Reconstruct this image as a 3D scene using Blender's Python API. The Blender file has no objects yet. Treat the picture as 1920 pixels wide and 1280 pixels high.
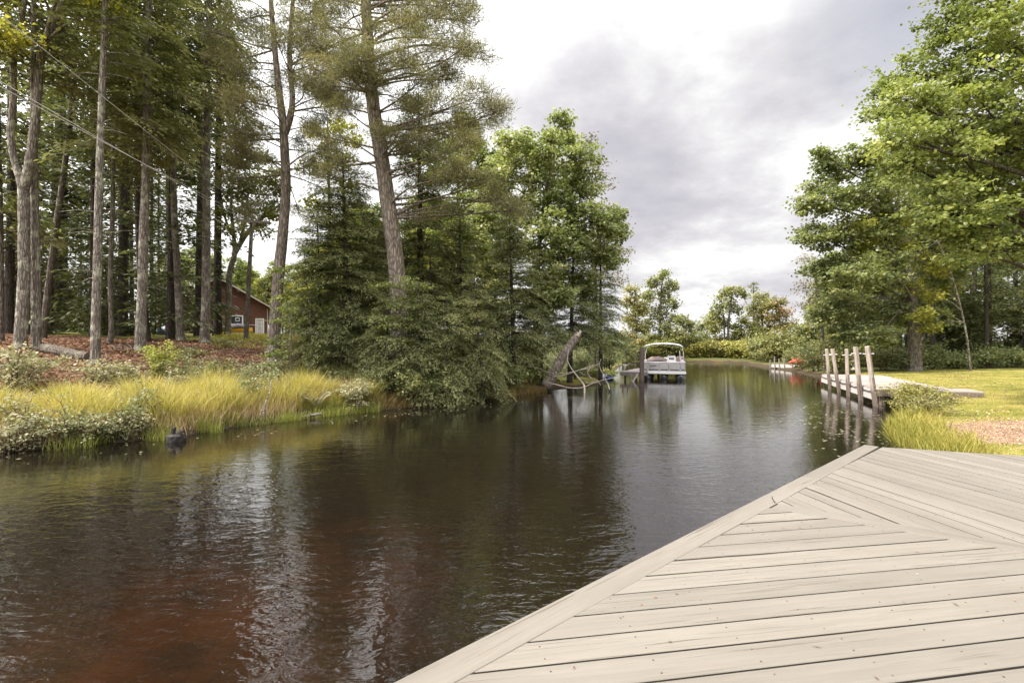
# A canal in the woods seen from a painted wooden deck: every thing is built in metres.
# Camera at the origin, looking along +Y, water surface at z = 0.
import bpy, math, random
import numpy as np
from mathutils import Vector, Matrix

R = math.radians
scene = bpy.context.scene
COL = scene.collection
FPX, CAMZ, HOR = 900.0, 2.0, 645.0
RNG = np.random.default_rng(7)
random.seed(7)


def at(px, py, Y):
    """point at depth Y seen at a photo pixel (survey of the photograph)"""
    return Vector(((px - 960.0) / FPX * Y, Y, CAMZ - (py - HOR) / FPX * Y))


# ------------------------------------------------------------------ materials
def new_mat(name):
    m = bpy.data.materials.new(name)
    m.use_nodes = True
    nt = m.node_tree
    for n in list(nt.nodes):
        nt.nodes.remove(n)
    out = nt.nodes.new('ShaderNodeOutputMaterial')
    return m, nt, out


def N(nt, kind, **kw):
    n = nt.nodes.new(kind)
    for k, v in kw.items():
        if k in n.inputs:
            n.inputs[k].default_value = v
        else:
            setattr(n, k, v)
    return n


def L(nt, a, b):
    nt.links.new(a, b)


def c4(c):
    return (c[0], c[1], c[2], 1.0)


def ramp(nt, stops, fac=None, interp='LINEAR'):
    r = nt.nodes.new('ShaderNodeValToRGB')
    el = r.color_ramp.elements
    r.color_ramp.interpolation = interp
    while len(el) > 1:
        el.remove(el[-1])
    el[0].position, el[0].color = stops[0][0], c4(stops[0][1])
    for p, c in stops[1:]:
        e = el.new(p)
        e.color = c4(c)
    if fac is not None:
        L(nt, fac, r.inputs[0])
    return r


def g3(v):
    return (v, v, v)


def math_node(nt, op, a, b=None):
    n = N(nt, 'ShaderNodeMath', operation=op)
    for i, v in enumerate((a, b)):
        if v is None:
            continue
        if isinstance(v, (int, float)):
            n.inputs[i].default_value = v
        else:
            L(nt, v, n.inputs[i])
    return n.outputs[0]


def mixc(nt, fac, a, b, blend='MIX'):
    n = N(nt, 'ShaderNodeMix', data_type='RGBA', blend_type=blend)
    for sock, v in ((n.inputs[0], fac), (n.inputs[6], a), (n.inputs[7], b)):
        if isinstance(v, (int, float)):
            sock.default_value = v
        elif isinstance(v, tuple):
            sock.default_value = c4(v)
        else:
            L(nt, v, sock)
    return n.outputs[2]


def leaf_mat(name, cols, trans=0.35, rough=0.5, spec=0.3):
    """cols: dark, mid, light; the 'tint' attribute is a random number per leaf"""
    m, nt, out = new_mat(name)
    at_ = N(nt, 'ShaderNodeAttribute', attribute_name='tint')
    oi = N(nt, 'ShaderNodeObjectInfo')
    f = math_node(nt, 'ADD', at_.outputs['Fac'], math_node(nt, 'MULTIPLY', math_node(nt, 'SUBTRACT', oi.outputs['Random'], 0.5), 0.18))
    r = ramp(nt, [(0.0, cols[0]), (0.5, cols[1]), (1.0, cols[2])], f)
    p = N(nt, 'ShaderNodeBsdfPrincipled', Roughness=rough)
    p.inputs['Specular IOR Level'].default_value = spec
    L(nt, r.outputs[0], p.inputs['Base Color'])
    t = N(nt, 'ShaderNodeBsdfTranslucent')
    tc = mixc(nt, 1.0, r.outputs[0], (1.12, 1.2, 0.75), 'MULTIPLY')
    L(nt, tc, t.inputs['Color'])
    mx = N(nt, 'ShaderNodeMixShader')
    mx.inputs[0].default_value = trans
    L(nt, p.outputs[0], mx.inputs[1])
    L(nt, t.outputs[0], mx.inputs[2])
    L(nt, mx.outputs[0], out.inputs[0])
    return m


def bark_mat(name, c1, c2, lichen=None, sx=9.0, sz=1.6):
    m, nt, out = new_mat(name)
    tc = N(nt, 'ShaderNodeTexCoord')
    mp = N(nt, 'ShaderNodeMapping')
    mp.inputs['Scale'].default_value = (sx, sx, sz)
    L(nt, tc.outputs['Object'], mp.inputs[0])
    n1 = N(nt, 'ShaderNodeTexNoise', Scale=2.2, Detail=6.0, Roughness=0.65)
    L(nt, mp.outputs[0], n1.inputs['Vector'])
    v = N(nt, 'ShaderNodeTexVoronoi', Scale=2.0, feature='DISTANCE_TO_EDGE')
    L(nt, mp.outputs[0], v.inputs['Vector'])
    vr = ramp(nt, [(0.0, g3(0.25)), (0.22, g3(1.0))], v.outputs['Distance'])
    r = ramp(nt, [(0.3, c1), (0.7, c2)], n1.outputs[0])
    col = mixc(nt, 0.75, r.outputs[0], vr.outputs[0], 'MULTIPLY')
    if lichen:
        n2 = N(nt, 'ShaderNodeTexNoise', Scale=3.2, Detail=4.0, Roughness=0.6)
        L(nt, tc.outputs['Object'], n2.inputs['Vector'])
        f = ramp(nt, [(0.52, g3(0)), (0.62, g3(0.8))], n2.outputs[0])
        col = mixc(nt, f.outputs[0], col, lichen)
    p = N(nt, 'ShaderNodeBsdfPrincipled', Roughness=0.9)
    p.inputs['Specular IOR Level'].default_value = 0.15
    L(nt, col, p.inputs['Base Color'])
    h = math_node(nt, 'ADD', math_node(nt, 'MULTIPLY', n1.outputs[0], 0.5), vr.outputs[0])
    b = N(nt, 'ShaderNodeBump', Strength=0.9, Distance=0.03)
    L(nt, h, b.inputs['Height'])
    L(nt, b.outputs[0], p.inputs['Normal'])
    L(nt, p.outputs[0], out.inputs[0])
    return m


def plain_mat(name, c, rough=0.6, var=0.25, scale=6.0, metal=0.0, spec=0.4, stretch=(1, 1, 1), bump=0.0):
    """paint, metal, plastic, weathered wood: a base colour worn by noise"""
    m, nt, out = new_mat(name)
    tc = N(nt, 'ShaderNodeTexCoord')
    mp = N(nt, 'ShaderNodeMapping')
    mp.inputs['Scale'].default_value = stretch
    L(nt, tc.outputs['Object'], mp.inputs[0])
    n = N(nt, 'ShaderNodeTexNoise', Scale=scale, Detail=6.0, Roughness=0.65)
    L(nt, mp.outputs[0], n.inputs['Vector'])
    lo = tuple(x * (1 - var) for x in c)
    hi = tuple(min(1.0, x * (1 + var)) for x in c)
    r = ramp(nt, [(0.3, lo), (0.7, hi)], n.outputs[0])
    p = N(nt, 'ShaderNodeBsdfPrincipled', Roughness=rough, Metallic=metal)
    p.inputs['Specular IOR Level'].default_value = spec
    L(nt, r.outputs[0], p.inputs['Base Color'])
    if bump:
        b = N(nt, 'ShaderNodeBump', Strength=bump, Distance=0.02)
        L(nt, n.outputs[0], b.inputs['Height'])
        L(nt, b.outputs[0], p.inputs['Normal'])
    L(nt, p.outputs[0], out.inputs[0])
    return m


# ------------------------------------------------------------------ object helpers
def tag(o, label=None, cat=None, group=None, kind=None):
    if label:
        o['label'] = label
    if cat:
        o['category'] = cat
    if group:
        o['group'] = group
    if kind:
        o['kind'] = kind
    return o


def thing(name, label, cat, loc=(0, 0, 0), group=None):
    o = bpy.data.objects.new(name, None)
    o.empty_display_size = 0.2
    COL.objects.link(o)
    o.location = loc
    return tag(o, label, cat, group)


def dup(root, loc, rotz=0.0, scale=1.0, label=None, group=None):
    def cp(o, parent):
        c = o.copy()
        COL.objects.link(c)
        if parent is not None:
            c.parent = parent
        for ch in [x for x in o.children]:
            cp(ch, c)
        return c
    r = cp(root, None)
    r.location = loc
    r.rotation_euler = (0, 0, rotz)
    r.scale = (scale, scale, scale) if isinstance(scale, (int, float)) else scale
    if label:
        r['label'] = label
    if group:
        r['group'] = group
    return r


def world_loc(o):
    v = Vector((0, 0, 0))
    while o is not None:
        v += Vector(o.location)
        o = o.parent
    return v


def link_mesh(name, me, mat, parent=None, mats=None):
    for m in (mats or [mat]):
        me.materials.append(m)
    o = bpy.data.objects.new(name, me)
    COL.objects.link(o)
    if parent is not None:
        o.parent = parent
    return o


class MB:
    """collects shapes and links them as ONE mesh object"""

    def __init__(self):
        self.v, self.f, self.uv, self.fm = [], [], {}, {}

    def add(self, verts, faces, uvs=None):
        b = len(self.v)
        self.v.extend([tuple(x) for x in verts])
        for i, f in enumerate(faces):
            if uvs is not None:
                self.uv[len(self.f)] = uvs[i]
            self.f.append([b + k for k in f])
        return self

    def box(self, c, s, M=None, bev=0.0):
        x, y, z = s[0] / 2, s[1] / 2, s[2] / 2
        if bev <= 0:
            vs = [Vector((a * x, b_ * y, c_ * z)) for c_ in (-1, 1) for a, b_ in ((-1, -1), (1, -1), (1, 1), (-1, 1))]
            fs = [(3, 2, 1, 0), (4, 5, 6, 7), (0, 1, 5, 4), (1, 2, 6, 5), (2, 3, 7, 6), (3, 0, 4, 7)]
        else:
            vs = []
            for zz, k in ((-z, bev), (-z + bev, 0), (z - bev, 0), (z, bev)):
                for a, b_ in ((-1, -1), (1, -1), (1, 1), (-1, 1)):
                    vs.append(Vector((a * (x - k), b_ * (y - k), zz)))
            fs = [(3, 2, 1, 0), (12, 13, 14, 15)]
            for q in range(3):
                for i in range(4):
                    j = (i + 1) % 4
                    fs.append((q * 4 + i, q * 4 + j, q * 4 + 4 + j, q * 4 + 4 + i))
        if M is not None:
            vs = [M @ v for v in vs]
        c = Vector(c)
        return self.add([v + c for v in vs], fs)

    def beam(self, a, b, w, h, roll=0.0, bev=0.0):
        a, b = Vector(a), Vector(b)
        d = b - a
        M = d.to_track_quat('Y', 'Z').to_matrix()
        if roll:
            M = M @ Matrix.Rotation(roll, 3, 'Y')
        return self.box((a + b) / 2, (w, d.length, h), M, bev)

    def tube(self, pts, radii, sides=8, cap=True, jit=0.0):
        pts = [Vector(p) for p in pts]
        n = len(pts)
        if isinstance(radii, (int, float)):
            radii = [radii] * n
        ref = None
        vs, fs = [], []
        for i, p in enumerate(pts):
            t = (pts[min(i + 1, n - 1)] - pts[max(i - 1, 0)])
            if t.length < 1e-9:
                t = Vector((0, 0, 1))
            t.normalize()
            if ref is None:
                ref = t.orthogonal().normalized()
            ref = (ref - t * ref.dot(t))
            if ref.length < 1e-6:
                ref = t.orthogonal()
            ref.normalize()
            bi = t.cross(ref)
            for k in range(sides):
                a = 2 * math.pi * k / sides
                r = radii[i] * (1 + (random.random() - 0.5) * jit)
                vs.append(p + ref * (math.cos(a) * r) + bi * (math.sin(a) * r))
        for i in range(n - 1):
            for k in range(sides):
                k2 = (k + 1) % sides
                fs.append((i * sides + k, i * sides + k2, (i + 1) * sides + k2, (i + 1) * sides + k))
        if cap:
            fs.append(tuple(range(sides - 1, -1, -1)))
            fs.append(tuple((n - 1) * sides + k for k in range(sides)))
        return self.add(vs, fs)

    def lathe(self, c, prof, sides=16):
        c = Vector(c)
        vs, fs = [], []
        for r, z in prof:
            for k in range(sides):
                a = 2 * math.pi * k / sides
                vs.append(c + Vector((math.cos(a) * r, math.sin(a) * r, z)))
        for i in range(len(prof) - 1):
            for k in range(sides):
                k2 = (k + 1) % sides
                fs.append((i * sides + k, i * sides + k2, (i + 1) * sides + k2, (i + 1) * sides + k))
        fs.append(tuple(range(sides - 1, -1, -1)))
        fs.append(tuple((len(prof) - 1) * sides + k for k in range(sides)))
        return self.add(vs, fs)

    def prism(self, poly, axis0, axis1, ext, origin):
        """poly in 2D spanned by axis0, axis1 at origin, extruded along vector ext"""
        a0, a1, e, o = Vector(axis0), Vector(axis1), Vector(ext), Vector(origin)
        n = len(poly)
        vs = [o + a0 * p[0] + a1 * p[1] for p in poly] + [o + a0 * p[0] + a1 * p[1] + e for p in poly]
        fs = [tuple(range(n - 1, -1, -1)), tuple(range(n, 2 * n))]
        for i in range(n):
            j = (i + 1) % n
            fs.append((i, j, n + j, n + i))
        return self.add(vs, fs)

    def build(self, name, mat, parent=None, smooth=False, mat2=None):
        off = world_loc(parent) if parent is not None else Vector((0, 0, 0))
        me = bpy.data.meshes.new(name)
        me.from_pydata([(v[0] - off.x, v[1] - off.y, v[2] - off.z) for v in self.v], [], self.f)
        if self.uv:
            ul = me.uv_layers.new(name='UVMap')
            for fi, uvs in self.uv.items():
                p = me.polygons[fi]
                for li, u in zip(p.loop_indices, uvs):
                    ul.data[li].uv = u
        if smooth:
            me.polygons.foreach_set('use_smooth', [True] * len(me.polygons))
        if mat2 is not None:
            for fi in self.fm:
                me.polygons[fi].material_index = 1
        me.update()
        return link_mesh(name, me, mat, parent, [mat, mat2] if mat2 is not None else None)


class Cards:
    """many small leaf-shaped faces in one mesh, each with its own random tint"""

    def __init__(self):
        self.P, self.A, self.W, self.T = [], [], [], []

    def add(self, P, A, W, T):
        self.P.append(np.asarray(P, float)); self.A.append(np.asarray(A, float))
        self.W.append(np.asarray(W, float)); self.T.append(np.asarray(T, float))

    def count(self):
        return sum(len(p) for p in self.P)

    def build(self, name, mat, parent=None, shape='kite'):
        off = np.array(world_loc(parent)) if parent is not None else np.zeros(3)
        P = np.concatenate(self.P) - off
        A = np.concatenate(self.A); W = np.concatenate(self.W); T = np.clip(np.concatenate(self.T), 0, 1)
        n = len(P)
        if shape == 'kite':
            V = np.stack([P, P + 0.45 * A + W, P + A, P + 0.45 * A - W], 1)
            nv = 4
            loops = np.arange(n * 4)
            starts = np.arange(n) * 4
            totals = np.full(n, 4)
            tint = T
        elif shape == 'leaf':          # broad leaf folded along its midrib, 6 corners, 2 quads
            up = np.cross(A, W)
            up /= (np.linalg.norm(up, axis=1, keepdims=True) + 1e-9)
            wl = np.linalg.norm(W, axis=1, keepdims=True)
            lift = up * wl * 0.35
            V = np.stack([P, P + 0.25 * A + W + lift, P + 0.68 * A + 0.8 * W + lift, P + A - lift * 0.6,
                          P + 0.68 * A - 0.8 * W + lift, P + 0.25 * A - W + lift], 1)
            nv = 6
            base = np.arange(n)[:, None] * 6
            loops = np.concatenate([base + np.array([[0, 1, 2, 3]]), base + np.array([[0, 3, 4, 5]])], 1).reshape(-1)
            starts = np.arange(n * 2) * 4
            totals = np.full(n * 2, 4)
            tint = np.repeat(T, 2)
        else:                          # blade: bends over; A is the upright part, drooping tip from W's normal
            bend = np.stack([-W[:, 1], W[:, 0], np.zeros(n)], 1)
            bl = np.linalg.norm(A, axis=1, keepdims=True)
            bend = bend / (np.linalg.norm(bend, axis=1, keepdims=True) + 1e-9) * bl
            k = (0.15 + 0.5 * T[:, None] * 0 + RNG.random((n, 1)) * 0.5)
            m1 = P + 0.5 * A + bend * k * 0.22
            m2 = P + A * (0.93 - 0.25 * k) + bend * k * 0.7
            V = np.stack([P - W, P + W, m1 + W * 0.8, m1 - W * 0.8, m2], 1)
            nv = 5
            base = np.arange(n)[:, None] * 5
            loops = np.concatenate([base + np.array([[0, 1, 2, 3]]), base + np.array([[3, 2, 4]])], 1).reshape(-1)
            totals = np.tile([4, 3], n)
            starts = np.concatenate([[0], np.cumsum(totals)[:-1]])
            tint = np.repeat(T, 2)
        me = bpy.data.meshes.new(name)
        me.vertices.add(n * nv)
        me.vertices.foreach_set('co', V.reshape(-1).astype(np.float32))
        me.loops.add(len(loops))
        me.loops.foreach_set('vertex_index', loops.astype(np.int32))
        me.polygons.add(len(starts))
        me.polygons.foreach_set('loop_start', starts.astype(np.int32))
        at_ = me.attributes.new('tint', 'FLOAT', 'FACE')
        at_.data.foreach_set('value', tint.astype(np.float32))
        me.update(calc_edges=True)
        return link_mesh(name, me, mat, parent)


def unit(n, rng):
    v = rng.normal(size=(n, 3))
    return v / (np.linalg.norm(v, axis=1, keepdims=True) + 1e-9)


def nrm(v):
    return v / (np.linalg.norm(v, axis=-1, keepdims=True) + 1e-9)


def catmull(ctrl, per=5):
    """ctrl: list of (Vector, radius) -> smooth lists of points and radii"""
    P = [Vector(c[0]) for c in ctrl]
    r = [c[1] for c in ctrl]
    if len(P) < 3:
        out, ro = [], []
        for i in range(per + 1):
            t = i / per
            out.append(P[0].lerp(P[-1], t)); ro.append(r[0] + (r[-1] - r[0]) * t)
        return out, ro
    out, ro = [], []
    for i in range(len(P) - 1):
        p0, p1, p2, p3 = P[max(i - 1, 0)], P[i], P[i + 1], P[min(i + 2, len(P) - 1)]
        for k in range(per):
            t = k / per
            out.append(0.5 * ((2 * p1) + (p2 - p0) * t + (2 * p0 - 5 * p1 + 4 * p2 - p3) * t * t + (3 * p1 - p0 - 3 * p2 + p3) * t ** 3))
            ro.append(r[i] + (r[i + 1] - r[i]) * t)
    out.append(P[-1]); ro.append(r[-1])
    return out, ro


# ------------------------------------------------------------------ terrain
# outline of the water (x, y): the left bank outwards, round the far end, back along the right bank and under the deck
SHORE = [(-60, -25), (-36, -9), (-20, 1.3), (-13, 6.3), (-9.4, 8.8), (-8.3, 9.6), (-7.2, 10.3), (-6.35, 12.2), (-5.7, 13.0), (-4.9, 13.8),
         (-4.1, 14.4), (-2.0, 16.2), (-0.6, 17.8), (0.86, 19.2), (2.1, 21.2), (3.6, 22.6), (4.9, 24.0), (5.2, 27.0), (5.8, 31), (8, 37), (10.5, 45), (13, 51),
         (16, 53.3), (19.8, 54), (23.5, 53), (24, 50), (22.4, 46), (21.6, 40), (20.3, 34.5), (18.6, 30), (17.9, 27.3), (16.9, 24.6), (15.2, 20.3), (13.3, 16.6),
         (12.1, 14.6), (10.2, 12.7), (9.0, 11.4), (8.0, 9.9), (7.0, 8.0), (5.6, 5.6), (3.2, 3.4), (0.3, 1.0), (-2.5, -1.5), (-8, -8), (-30, -25)]
SH = np.array(SHORE, float)


def shore_dist(x, y):
    """signed distance to the waterline: + on land, - in the water"""
    x = np.asarray(x, float); y = np.asarray(y, float)
    best = np.full(x.shape, 1e9)
    inside = np.zeros(x.shape, bool)
    n = len(SH)
    for i in range(n):
        ax, ay = SH[i]; bx, by = SH[(i + 1) % n]
        dx, dy = bx - ax, by - ay
        t = np.clip(((x - ax) * dx + (y - ay) * dy) / (dx * dx + dy * dy), 0, 1)
        best = np.minimum(best, np.hypot(x - ax - t * dx, y - ay - t * dy))
        c = ((ay > y) != (by > y)) & (x < (bx - ax) * (y - ay) / (by - ay + 1e-12) + ax)
        inside ^= c
    return np.where(inside, -best, best)


def sstep(a, b, x):
    t = np.clip((x - a) / (b - a), 0, 1)
    return t * t * (3 - 2 * t)


HL_D = [0, 0.3, 1.0, 3.0, 5.0, 6.5, 9.0, 13.0, 20.0, 45.0, 120.0, 2000]
HL_Z = [0, 0.16, 0.3, 0.55, 1.1, 1.45, 1.8, 2.15, 2.5, 3.1, 3.6, 4]
HR_D = [0, 0.3, 0.9, 2.0, 4.0, 10, 40, 2000]
HR_Z = [0, 0.14, 0.27, 0.38, 0.50, 0.62, 0.9, 1.2]


def left_w(x, y):
    """1 on the wooded left bank, falling to 0 on the right bank and far end"""
    mid = np.interp(y, [-30, 0, 6, 12, 20, 30, 50, 60, 1500], [-16, -1.5, 1, 4.5, 8.5, 12.5, 17, 12, -80])
    return 1.0 - sstep(-1.0, 1.0, x - mid)


def ground_z(x, y):
    x = np.asarray(x, float); y = np.asarray(y, float)
    d = shore_dist(x, y)
    lw = left_w(x, y)
    hl = np.interp(d, HL_D, HL_Z) * (0.32 + 0.68 * (1 - sstep(-4.5, 1.5, x + 0.05 * (y - 18))))
    hr = np.interp(d, HR_D, HR_Z)
    h = hl * lw + hr * (1 - lw)
    bump = 0.05 * np.sin(x * 1.7 + 0.6 * np.sin(y * 1.3)) * np.sin(y * 1.9 + 1.0) + 0.03 * np.sin(x * 4.1 + y * 2.7)
    h = h + bump * np.clip(d - 0.3, 0, 1) * (0.35 + 0.65 * lw)
    bed = -np.minimum(1.0, 0.06 + 0.42 * np.abs(d)) + 0.03 * np.sin(x * 2.3) * np.sin(y * 2.9)
    return np.where(d >= 0, h, np.minimum(bed, -0.03))


def gz(x, y):
    return float(ground_z(np.array([x]), np.array([y]))[0])


def ground_hit(px, py):
    """where the sight line through a photo pixel meets the ground"""
    ys = np.concatenate([np.arange(3, 40, 0.05), np.arange(40, 130, 0.25)])
    xs = (px - 960) / FPX * ys
    zs = CAMZ - (py - HOR) / FPX * ys
    g = np.maximum(ground_z(xs, ys), 0.0)
    k = np.nonzero(zs <= g)[0]
    k = int(k[0]) if len(k) else -1
    if k < 0 or (ys[k] > 36 and px < 540):              # sight line skims over the rise: take the nearest approach
        m = (ys > 14) & (ys < 31)
        k = int(np.nonzero(m)[0][np.argmin(np.abs(zs - g)[m])])
    return Vector((float(xs[k]), float(ys[k]), float(g[k])))


def make_ground():
    xs = np.concatenate([[-1600, -700, -350, -200, -140], np.arange(-110, -45, 3.0), np.arange(-45, -20, 0.9), np.arange(-20, 26, 0.36),
                         np.arange(26, 60, 1.2), np.arange(60, 120, 4), [140, 200, 350, 700, 1600]])
    ys = np.concatenate([[-400, -100, -50, -35], np.arange(-28, 0, 1.4), np.arange(0, 34, 0.36), np.arange(34, 62, 0.9), np.arange(62, 130, 4), [140, 180, 260, 400, 700, 1100, 1800]])
    X, Y = np.meshgrid(xs, ys)
    x, y = X.ravel(), Y.ravel()
    z = ground_z(x, y)
    d = shore_dist(x, y)
    lw = left_w(x, y)
    nx, ny = len(xs), len(ys)
    idx = np.arange(nx * ny).reshape(ny, nx)
    quads = np.stack([idx[:-1, :-1], idx[:-1, 1:], idx[1:, 1:], idx[1:, :-1]], -1).reshape(-1, 4)
    me = bpy.data.meshes.new('ground')
    me.vertices.add(len(x))
    me.vertices.foreach_set('co', np.stack([x, y, z], 1).reshape(-1).astype(np.float32))
    me.loops.add(quads.size)
    me.loops.foreach_set('vertex_index', quads.reshape(-1).astype(np.int32))
    me.polygons.add(len(quads))
    me.polygons.foreach_set('loop_start', (np.arange(len(quads)) * 4).astype(np.int32))
    lawn = (1 - lw) * sstep(0.3, 1.0, d)
    chips = (1 - lw) * np.exp(-(((x - 9.7) / 1.7) ** 2 + ((y - 9.1) / 1.5) ** 2) ** 2)
    mud = 1 - sstep(0.25, 0.75, d)
    deep = sstep(0.5, 1.6, -d)
    rust = np.exp(-((x + 3.7 - 0.25 * (y - 4.2)) / 2.1) ** 2 - ((y - 4.6) / 2.8) ** 2) + 0.5 * np.exp(-((x + 5.5) / 1.2) ** 2 - ((y - 3.0) / 0.8) ** 2)
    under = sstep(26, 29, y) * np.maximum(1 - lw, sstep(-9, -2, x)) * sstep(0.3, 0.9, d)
    bed = sstep(0.12, -0.05, d) if False else 1 - sstep(-0.05, 0.12, d)
    green = lw * np.maximum(sstep(20, 26, y) * sstep(-34, -24, x), sstep(22, 30, y) * sstep(-8, 0, x))            # the mown clearing by the cabin
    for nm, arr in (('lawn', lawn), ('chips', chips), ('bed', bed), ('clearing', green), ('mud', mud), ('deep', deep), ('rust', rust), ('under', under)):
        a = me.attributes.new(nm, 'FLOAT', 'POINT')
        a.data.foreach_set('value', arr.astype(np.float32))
    me.polygons.foreach_set('use_smooth', [True] * len(quads))
    me.update(calc_edges=True)

    m, nt, out = new_mat('ground_soil')
    tc = N(nt, 'ShaderNodeTexCoord')
    n1 = N(nt, 'ShaderNodeTexNoise', Scale=1.1, Detail=7.0, Roughness=0.65)
    n2 = N(nt, 'ShaderNodeTexNoise', Scale=17.0, Detail=5.0, Roughness=0.7)
    n3 = N(nt, 'ShaderNodeTexVoronoi', Scale=26.0)
    for n in (n1, n2, n3):
        L(nt, tc.outputs['Object'], n.inputs['Vector'])
    # leaf litter: reddish brown needles with pale dry leaves
    lit = ramp(nt, [(0.25, (0.035, 0.018, 0.010)), (0.5, (0.105, 0.052, 0.030)), (0.72, (0.21, 0.12, 0.075))], n2.outputs[0])
    litb = mixc(nt, ramp(nt, [(0.55, g3(0)), (0.7, g3(0.45))], n1.outputs[0]).outputs[0], lit.outputs[0], (0.33, 0.2, 0.12))
    specks = ramp(nt, [(0.80, g3(0)), (0.86, g3(0.85))], n3.outputs['Color'])
    lit2 = mixc(nt, specks.outputs[0], litb, (0.42, 0.29, 0.19))
    la = ramp(nt, [(0.36, (0.085, 0.105, 0.025)), (0.48, (0.20, 0.19, 0.045)), (0.62, (0.33, 0.26, 0.09))], n1.outputs[0])
    la2 = mixc(nt, 0.35, la.outputs[0], ramp(nt, [(0.3, (0.05, 0.07, 0.012)), (0.7, (0.38, 0.33, 0.08))], n2.outputs[0]).outputs[0])
    ch = mixc(nt, specks.outputs[0], ramp(nt, [(0.3, (0.15, 0.095, 0.065)), (0.7, (0.38, 0.27, 0.20))], n2.outputs[0]).outputs[0], (0.48, 0.37, 0.29))
    bedc = ramp(nt, [(0.30, (0.06, 0.038, 0.02)), (0.5, (0.12, 0.075, 0.036)), (0.75, (0.17, 0.12, 0.06))], n1.outputs[0])
    n1b = N(nt, 'ShaderNodeTexNoise', Scale=0.45, Detail=3.0, Roughness=0.5)
    L(nt, tc.outputs['Object'], n1b.inputs['Vector'])
    bedd = mixc(nt, math_node(nt, 'MULTIPLY', N(nt, 'ShaderNodeAttribute', attribute_name='rust').outputs['Fac'], ramp(nt, [(0.32, g3(0.15)), (0.62, g3(1))], n1.outputs[0]).outputs[0]), bedc.outputs[0], (0.85, 0.42, 0.16))

    def A(nm):
        return N(nt, 'ShaderNodeAttribute', attribute_name=nm).outputs['Fac']

    def edge(nm):
        return ramp(nt, [(0.42, g3(0)), (0.58, g3(1))], math_node(nt, 'ADD', A(nm), math_node(nt, 'MULTIPLY', math_node(nt, 'SUBTRACT', n2.outputs[0], 0.5), 0.9))).outputs[0]
    col = mixc(nt, edge('clearing'), lit2, la2)
    col = mixc(nt, edge('lawn'), col, la2)
    col = mixc(nt, edge('chips'), col, ch)
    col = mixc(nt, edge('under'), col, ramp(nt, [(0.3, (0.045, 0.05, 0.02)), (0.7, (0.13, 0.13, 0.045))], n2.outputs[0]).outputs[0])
    mudc = ramp(nt, [(0.3, (0.028, 0.021, 0.013)), (0.7, (0.085, 0.066, 0.042))], n2.outputs[0])
    col = mixc(nt, edge('mud'), col, mudc.outputs[0])
    col = mixc(nt, A('deep'), col, bedd)
    p = N(nt, 'ShaderNodeBsdfPrincipled', Roughness=0.95)
    p.inputs['Specular IOR Level'].default_value = 0.1
    L(nt, col, p.inputs['Base Color'])
    b = N(nt, 'ShaderNodeBump', Strength=0.8, Distance=0.05)
    L(nt, math_node(nt, 'ADD', n2.outputs[0], math_node(nt, 'MULTIPLY', n3.outputs['Distance'], 0.4)), b.inputs['Height'])
    L(nt, b.outputs[0], p.inputs['Normal'])
    L(nt, p.outputs[0], out.inputs[0])
    tag(link_mesh('ground', me, m), kind='structure')


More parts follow.
